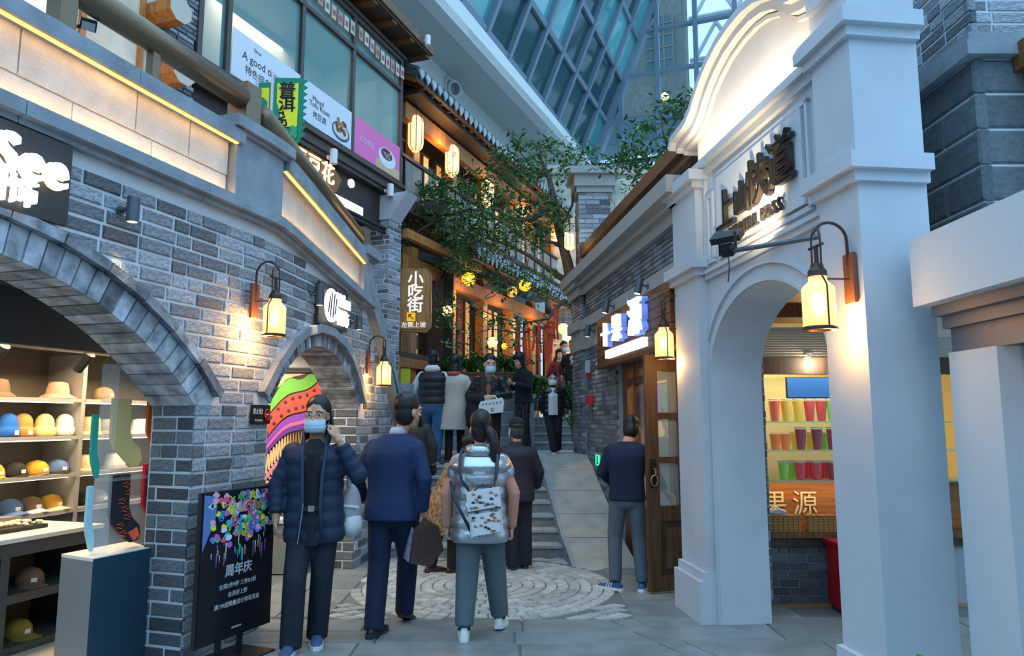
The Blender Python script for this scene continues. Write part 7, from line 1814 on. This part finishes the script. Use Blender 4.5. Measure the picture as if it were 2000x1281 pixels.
m = MB(); b.torso(m, [(1.42, .125, .115, -.02), (1.46, .135, .125, -.03), (1.50, .12, .115, -.03), (1.515, .09, .09, -.02)], 24); evaluate(m.mesh('x', sil), 'hood', sil, b.t, .011, 2)
MB().box8([b.P((x_, y_, z)) for z in (1.28, 1.35) for x_, y_ in ((-.045, -.16), (.045, -.16), (.045, -.176), (-.045, -.176))]).build('label_patch', mat('vest label', (.55, .58, .6), .5), b.t)
b.trousers(jog, (.112, .095, .075), .10, cuff=True); b.shoes(mat('white trainer', (.72, .72, .72), .6), wsole, h=.105)
for q in 'LR':
    f = V(b.p['f' + q]); MB().tube([b.P(f + V((.045 * math.cos(a), .055 * math.sin(a) + .01, -.01))) for a in [i * math.pi / 8 for i in range(17)]], .007, 5).build('shoe_strap', m_black, b.t)
t = thing('small_backpack', 'small white printed backpack with dark straps on the silver vest', 'bag')
bw_ = mat('printed canvas', (.68, .70, .72), .5); bs_ = mat('navy strap', (.02, .04, .07), .5); bp_ = mat('brown print', (.33, .20, .12), .6)
fK = lambda s_, h, k=0: b.o + b.P((.055 + s_ * 1.2 + h * -.12, -.235 - k, 1.0 + h * 1.15 + s_ * .2))
MB().fb(fK, -.105, .105, -.15, .14, -.03, .06).build('body', bw_, t); MB().fb(fK, -.108, .108, .02, .15, -.02, .072).build('flap', bw_, t); MB().fb(fK, -.09, .09, -.14, .0, .06, .085).build('front_pocket', bw_, t)
rr = random.Random(6)
for i in range(40):
    s_, h = rr.uniform(-.085, .085), rr.uniform(-.13, .13); k_ = .073 if h > .02 else .086
    o_ = MB(); o_.prism([(s_ + .011 * math.cos(a), h + .009 * math.sin(a)) for a in [j_ * .785 for j_ in range(8)]], fK, k_ - .003, k_ + .001); o_.prism([(s_ + .006, h - .004), (s_ + .018, h - .003), (s_ + .018, h - .008), (s_ + .008, h - .009)], fK, k_ - .003, k_ + .001); o_.build('print_motif', bp_ if i % 4 else bs_, t)
for a_, c_ in (((-.108, .02), (.108, .02)), ((-.05, -.15), (-.05, .02)), ((.045, -.15), (.045, .02))): MB().tube([fK(a_[0], a_[1], .078), fK(c_[0], c_[1], .078)], .005, 6).build('trim_cord', bs_, t)
for s_, e_ in ((-.08, (-.16, -.13, 1.30)), (.085, (.155, -.13, 1.34))):
    MB().tube([fK(s_, .14, .01), b.o + b.P((e_[0] * .85, -.235, 1.24)), b.o + b.P((e_[0] * .95, -.215, 1.34)), b.o + b.P((e_[0] * .95, -.165, 1.43)), b.o + b.P((e_[0] * .9, -.05, 1.475))], .013, 8).build('strap', bs_, t, smooth=True)
    MB().tube([fK(s_, .15, .02), fK(s_ * 1.1, .19, .015)], .009, 6).build('buckle', m_brass, t)
MB().tube([fK(-.06, .15, .03), fK(0, .185, .04), fK(.06, .15, .03)], .007, 6).build('handle', bs_, t); MB().tube([fK(-.10, -.13, 0), b.o + b.P((-.15, -.235, 1.02)), b.o + b.P((-.205, -.185, 1.12)), b.o + b.P((-.235, -.11, 1.22))], .012, 6).build('lower_strap', bs_, t, smooth=True)

# 4 -- person in the leopard coat
leo = mat('leopard coat', (.42, .27, .14), .75, noise_s=24, col2=(.015, .012, .015), bump=.3, bump_s=60)
b = Body('person in a leopard print coat and dark red shoes, half hidden by the silver vest', -.76, 7.9, 0, 1.5, (.9, .5), dict(hip=(0, .05, .9), chest=(0, .24, 1.25), neck=(0, .36, 1.40), head=(0, .05, -.02), fL=(-.08, -.1, .09), fR=(.08, .12, .09), hands='', eL=(-.24, .3, 1.05), wL=(-.2, .42, .9), eR=(.24, .3, 1.05), wR=(.2, .42, .9)), (.8, .6), vox=.014)
b.build_body(face=False); b.hair('bob'); b.top(leo, .47, .07, flare=.03, sleeve=(.09, .08, .065), hemw=.2); b.trousers(blk); b.shoes(mat('maroon shoe', (.10, .02, .025), .4), dsole)

# 5 -- man in the black cap
pl_m = cloth('plum jacket', (.020, .017, .034), .6)
b = Body('short man in black cap and dark plum jacket at the foot of the stairs', .055, 8.1, 0, 1.60, (-.05, 1), dict(fL=(-.05, -.03, .09), fR=(.10, .04, .09), eL=(-.27, .06, 1.13), eR=(.27, .02, 1.13), wL=(-.2, .2, .98), wR=(.24, .14, .90), hands=''), (-.15, 1), vox=.011)
b.build_body(face=False); b.hair('buzz', mat('greying hair', (.05, .05, .052), .6)); b.top(pl_m, .79, .04, sleeve=(.078, .07, .058), collar=.04, flare=.01); b.trousers(cloth('navy trousers', (.012, .016, .03), .8), (.108, .09, .085), .03); b.shoes(mat('black leather'), dsole)
m = MB(); b.ellH(m, 0, -.012, .195, (.088, .104, .075), 20, 12); b.ellH(m, 0, .09, .185, (.062, .06, .012), 14, 8); m.build('cap', cloth('black cap', (.014, .014, .016), .8), b.t, smooth=True)
MB().tube([b.H(.09 * math.cos(a), -.012 + .106 * math.sin(a), .165) for a in [i * math.pi / 10 for i in range(21)]], .010 * b.k, 6).build('cap_band', cloth('black cap'), b.t, smooth=True)
lp = MB(); b.ellH(lp, -.082, .02, .09, (.006, .03, .05)); lp.build('mask_side', mwhite, b.t)

# 6 -- man at the open door
b = Body('man in navy sweater and grey trousers with blue trainers, head bowed at the open door', 1.125, 7.16, 0, 1.69, (.22, 1), dict(fL=(-.125, -.09, .09), fR=(.135, -.06, .09), kL=(-.13, .02, .5), kR=(.11, .02, .5), neck=(.02, .05, 1.45), head=(.03, .05, -.045), eL=(-.255, .04, 1.13), wL=(-.13, .2, .98), eR=(.30, .06, 1.10), wR=(.39, .14, .93), hands='R', hR=(.6, .15, -.5), nR=(-.3, -.6, -.4), curlR=.35, tL=(-1, .5, 0), tR=(.15, 1, 0)), (.3, 1), pitch=.45, vox=.009)
b.build_body(face=False); b.hair('buzz'); b.top(cloth('navy sweater', (.006, .018, .05), .85, .4, 200), .86, .018, cuff=.05, sleeve=(.066, .058, .046), name='sweater', collar=.01)
b.trousers(cloth('grey jeans', (.085, .115, .14), .85, .5, 14), (.098, .077, .062), .08, cuff=True); b.shoes(mat('royal blue trainer', (.02, .09, .24), .6), wsole, stripes=mat('white stripe', (.8, .8, .8), .6))

# 7 -- man in the quilted vest
gw_ = cloth('pale grey hoodie', (.60, .64, .66), .85); qv = cloth('black quilt', (.012, .015, .020), .55, .2, 60); jeans = cloth('blue jeans', (.03, .11, .25), .85, .6, 10)
y7 = 10.45; z7 = RS * 7
b = Body('man in black quilted vest over a pale hoodie and blue jeans, climbing the steps', -1.155, y7, z7, 1.63, (.02, 1), dict(fL=(-.12, .24, .09 + .085), fR=(.06, -.03, .11), kL=(-.11, .2, .56), kR=(.10, .03, .5), eL=(-.30, .03, 1.15), eR=(.30, .03, 1.15), wL=(-.24, .17, 1.02), wR=(.24, .17, 1.02), hands='', tR=(.15, 1, -.5)), None, vox=.012)
b.build_body(face=False); b.hair('buzz'); b.top(gw_, .92, .018, cuff=0, sleeve=(.078, .072, .058), name='hoodie'); b.top(qv, .93, .038, quilt=.014, arms='', name='vest', ntop=1.46)
m = MB(); b.torso(m, [(1.42, .10, .09, -.03), (1.46, .125, .11, -.04), (1.50, .115, .105, -.04), (1.53, .085, .085, -.03)], 22); m.build('hood', gw_, b.t, smooth=True)
b.trousers(jeans, (.105, .080, .07), .05); b.shoes(mat('white trainer'), wsole)

# 8 -- woman in the pale coat
b = Body('woman with long black hair in a pale khaki hooded coat, climbing the steps', -.84, 10.5, z7, 1.56, (.2, 1), dict(fL=(-.09, -.02, .09), fR=(.07, .16, .17), eL=(-.26, .0, 1.12), eR=(.29, .02, 1.13), wL=(-.26, .05, .9), wR=(.31, .08, .88), hands='R'), (.1, 1), vox=.012)
b.build_body(SKP, face=False); b.hair('long'); b.top(cloth('khaki coat', (.46, .47, .41), .8), .56, .05, flare=.03, sleeve=(.085, .078, .062), quilt=0)
m = MB(); b.torso(m, [(1.395, .15, .12), (1.43, .14, .11), (1.46, .12, .10)], 22); m.build('coat_yoke', cloth('sage yoke', (.23, .27, .22), .8), b.t, smooth=True)
m = MB(); b.torso(m, [(1.43, .11, .10, -.04), (1.47, .12, .11, -.05), (1.50, .10, .09, -.04)], 20); m.build('hood_lining', cloth('red lining', (.45, .06, .06), .8), b.t, smooth=True)
for q in 'R': f_ = V(b.p['w' + q]); m = MB(); m.ell(b.P(f_ + V((.01, .0, -.04))), (.055, .055, .085)); m.build('cuff_glove', cloth('black cloth top'), b.t, smooth=True)
b.trousers(blk, (.09, .07, .06)); b.shoes(mat('maroon shoe'), wsole)

# 9 -- man in the leather jacket
lea = mat('black leather jacket', (.012, .013, .015), .32, bump=.5, bump_s=22)
b = Body('man in black leather jacket and blue mask, coming down with a coat over his arm', -.325, 10.28, RS * 6, 1.70, (-.05, -1), dict(fL=(-.09, .0, .09), fR=(.09, .0, .09), eL=(-.30, .0, 1.16), eR=(.29, .04, 1.16), wL=(-.06, .22, 1.12), wR=(.05, .24, 1.13), hL=(1, .1, -.1), hR=(-1, .15, -.15), nL=(0, -1, 0), nR=(0, -1, 0), curlL=.5, curlR=.5, neck=(.0, .02, 1.47), head=(.01, .02, -.02)), (.25, -1), pitch=.15, vox=.009)
b.build_body(SKP); b.hair('short', seed=5); b.mask(mblue); b.top(lea, .93, .03, sleeve=(.078, .068, .054), cuff=.05)
strip_patch(b, 'shirt', cloth('brown shirt', (.22, .13, .09), .8), [1.15, 1.25, 1.36, 1.44, 1.475], [.02, .035, .05, .055, .04], lambda z: .168 if z < 1.3 else .168 - (z - 1.3) * .4)
MB().tube([b.P((-.05, .10, 1.45)), b.P((0, .165, 1.33)), b.P((.05, .10, 1.45))], .004, 5).build('necklace', m_black, b.t)
for sx in (-1, 1): MB().prism([(sx * .05, 1.46), (sx * .13, 1.38), (sx * .09, 1.26), (sx * .035, 1.2)], lambda a, h, k=0: b.P((a, .155 + k, h)), 0, .02).build('lapel', lea, b.t)
for i in range(5): m = MB(); m.ell(b.P((.11 + .01 * (i % 2), .16, 1.40 - i * .03)), (.006,) * 3, 6, 4); m.build('stud', m_chrome, b.t)
b.trousers(blk, (.098, .078, .07)); b.shoes(mat('black leather'), dsole)
t = thing('draped_coat', 'black coat draped over the arm of the man in the leather jacket', 'coat'); m = MB(); q = b.o + b.P((-.17, .2, 1.1)); m.ell(q, (.15, .09, .09), 16, 10); m.ell(q + V((-.05, 0, -.2)), (.11, .07, .26), 16, 10); evaluate(m.mesh('x', blk), 'cloth', blk, t, .012, 3)
MB().tube([q + V((-.12, -.05, -.1)), q + V((-.13, -.05, -.38))], .012, 6).build('sleeve_fold', blk, t)
t = thing('white_bag', 'pale blue-white shoulder bag with dark print carried by the man in the leather jacket', 'bag'); fW2 = lambda s_, h, k=0: b.o + b.P((.05 + s_, .24 + k, 1.0 + h + s_ * .12))
MB().prism([(-.17, -.11), (.17, -.11), (.185, .04), (.16, .1), (-.15, .08), (-.18, .02)], fW2, -.05, .05).build('body', mat('bag pale', (.60, .70, .74), .6), t)
for i in range(6): MB().prism([(-.13 + i * .05, .02), (-.115 + i * .05, .05), (-.105 + i * .05, .045), (-.12 + i * .05, .015)], fW2, .05, .053).build('print', ik, t)
letters('logo', 'G', .07, fW2(.02, -.06, .055), b.l, up, ik, t, .002)
MB().tube([fW2(-.08, .08, 0), fW2(-.05, .13, 0), fW2(.05, .14, 0), fW2(.08, .09, 0)], .012, 6).build('handle', mat('bag pale'), t)

# 10 -- woman with phone
b = Body('woman in black turtleneck and black leather trousers, looking down at her phone', .185, 11.45, LH, 1.55, (-.75, -.65), dict(fL=(-.08, .05, .09), fR=(.09, -.03, .09), eL=(-.22, .08, 1.14), eR=(.23, .08, 1.14), wL=(-.07, .30, 1.20), wR=(.07, .30, 1.20), hL=(.1, 1, .35), hR=(-.1, 1, .35), nL=(.3, 0, 1), nR=(-.3, 0, 1), neck=(0, .03, 1.47), head=(0, .05, -.02)), (-.8, -.6), pitch=.35, vox=.010)
b.build_body(SKP); b.hair('bob'); b.top(cloth('black knit', (.010, .011, .013), .85), .86, .02, cuff=.03, sleeve=(.066, .058, .046), collar=.05, name='turtleneck'); b.trousers(mat('black leather trousers', (.012, .013, .015), .32, bump=.4, bump_s=16), (.098, .078, .078)); b.shoes(mat('black leather'), dsole)
t = thing('phone', 'dark phone in the hands of the woman in the black turtleneck', 'phone'); q = b.o + b.P((0, .40, 1.27)); MB().box8(boxc(q, b.f * .8 + up * .6, (.036, .075, .005))).build('case', m_black, t); MB().box8(boxc(q - (b.f * .6 - up * .8).normalized() * .0062, b.f * .8 + up * .6, (.032, .068, .0012))).build('screen', mat('phone glass', (.05, .06, .08), .1), t)

# 11 -- child in the shiny puffer
puf = mat('shiny black puffer', (.012, .012, .013), .22)
b = Body('child in shiny black padded jacket, white top and mask, stepping down', .625, 11.0, LH, 1.20, (-.05, -1), dict(fL=(.02, .16, .09), fR=(.10, -.1, .12), kL=(-.05, .12, .5), kR=(.10, .04, .5), eL=(-.33, .02, 1.14), eR=(.33, .0, 1.14), wL=(-.36, .08, .90), wR=(.37, .03, .92), head=(0, .02, -.03)), None, vox=.008, hw=1.22, headk=1.28)
b.build_body(SKP); b.hair('short', seed=8); b.mask(mwhite); b.top(puf, .86, .045, quilt=.02, sleeve=(.10, .095, .075), cuff=.05, vox=.010, collar=.03)
strip_patch(b, 'white_top', cloth('white tee', (.62, .64, .66), .85), [.84, .95, 1.1, 1.25, 1.36, 1.44], [.10, .10, .10, .10, .09, .06], lambda z: .225 if z < 1.28 else .225 - (z - 1.28) * .5)
letters('lettering', 'AFGK', .06, b.P((0, .232, 1.24)), b.l, up, ik, b.t, .002)
b.trousers(cloth('black track trousers', (.010, .011, .013), .8), (.115, .095, .085)); b.shoes(m_black, wsole)
letters('logo', 'NY', .075, b.P((.10, .145, .78)), b.l, up, mat('white ink'), b.t, .004)
# 12-14 -- people at the top of the stairs
ZT = LH + RS * 4
b = Body('man in black sweater with white bird pattern, standing at the top of the stairs', 1.245, 14.7, ZT, 1.56, (-.2, -1), dict(hands='LR', eR=(.26, .02, 1.15), wR=(.2, .2, 1.0), wL=(-.24, .12, .9)), (-.1, -1), pitch=.25, vox=.012)
b.build_body(); b.hair('buzz'); b.top(cloth('black cloth top'), .85, .025, name='sweater'); b.trousers(dnm); b.shoes(m_white, wsole)
for i, (a, h, r_) in enumerate(((0, 1.33, .05), (-.06, 1.37, .03), (.06, 1.37, .03), (0, 1.25, .03), (-.1, 1.39, .02), (.1, 1.39, .02), (-.03, 1.2, .02), (.03, 1.2, .02))): m = MB(); m.ell(b.P((a, .135 - abs(a) * .4 - max(0, h - 1.32) * .3, h)), (r_ * .9, .02, r_ * 1.2), 8, 5); m.build('pattern_patch', m_white, b.t)
b = Body('woman in dark red top, half hidden at the top of the stairs', 1.035, 15.7, ZT, 1.46, (.1, -1), dict(hands=''), (.2, -1), vox=.013); b.build_body(SKP); b.hair('bob'); b.top(cloth('dark red top', (.16, .012, .025), .8), .8, .02, name='top'); b.trousers(blk); b.shoes(m_black, dsole)
b = Body('man in dark jacket and blue mask, farthest back at the stair top', 1.20, 16.5, ZT, 1.72, (.2, -1), dict(hands=''), (.4, -1), vox=.013); b.build_body(); b.hair('short'); b.mask(mblue); b.top(navy, .8, .025); b.trousers(blk); b.shoes(m_black, dsole)
# 15 -- person behind the suit
olv = cloth('dark olive jacket', (.022, .028, .026), .6)
b = Body('person in dark olive hooded jacket mostly hidden behind the man in the suit', -1.235, 9.1, RS * 2, 1.56, (.1, 1), dict(hands='', eR=(.27, .02, 1.12), wR=(.26, .08, .85)), None, vox=.013); b.build_body(face=False); b.hair('short'); b.top(olv, .72, .05, flare=.02, sleeve=(.085, .078, .062)); b.trousers(blk); b.shoes(m_black, dsole)
m = MB(); m.ell(b.P((.26, .1, .80)), (.05, .055, .08)); m.build('glove', cloth('black cloth top'), b.t, smooth=True)
m = MB(); b.torso(m, [(1.40, .11, .10, -.05), (1.45, .125, .11, -.06), (1.5, .10, .09, -.04)], 20); m.build('hood', olv, b.t, smooth=True)
# 16 -- shop assistant behind the door glass
b = Body('shop assistant in black cap and black top, seen through the glass of the open door', 1.73, 7.95, 0, 1.72, (-.3, -1), dict(hands='', wL=(-.2, .2, 1.0), wR=(.2, .2, 1.0)), (-.6, -1), vox=.012); b.build_body(); b.hair('buzz'); b.top(blk, .8, .02); b.trousers(blk); b.shoes(m_black, dsole)
m = MB(); b.ellH(m, 0, -.01, .2, (.088, .104, .075), 18, 11); b.ellH(m, 0, .1, .175, (.065, .06, .012), 12, 7); m.build('cap', cloth('black cap'), b.t, smooth=True)
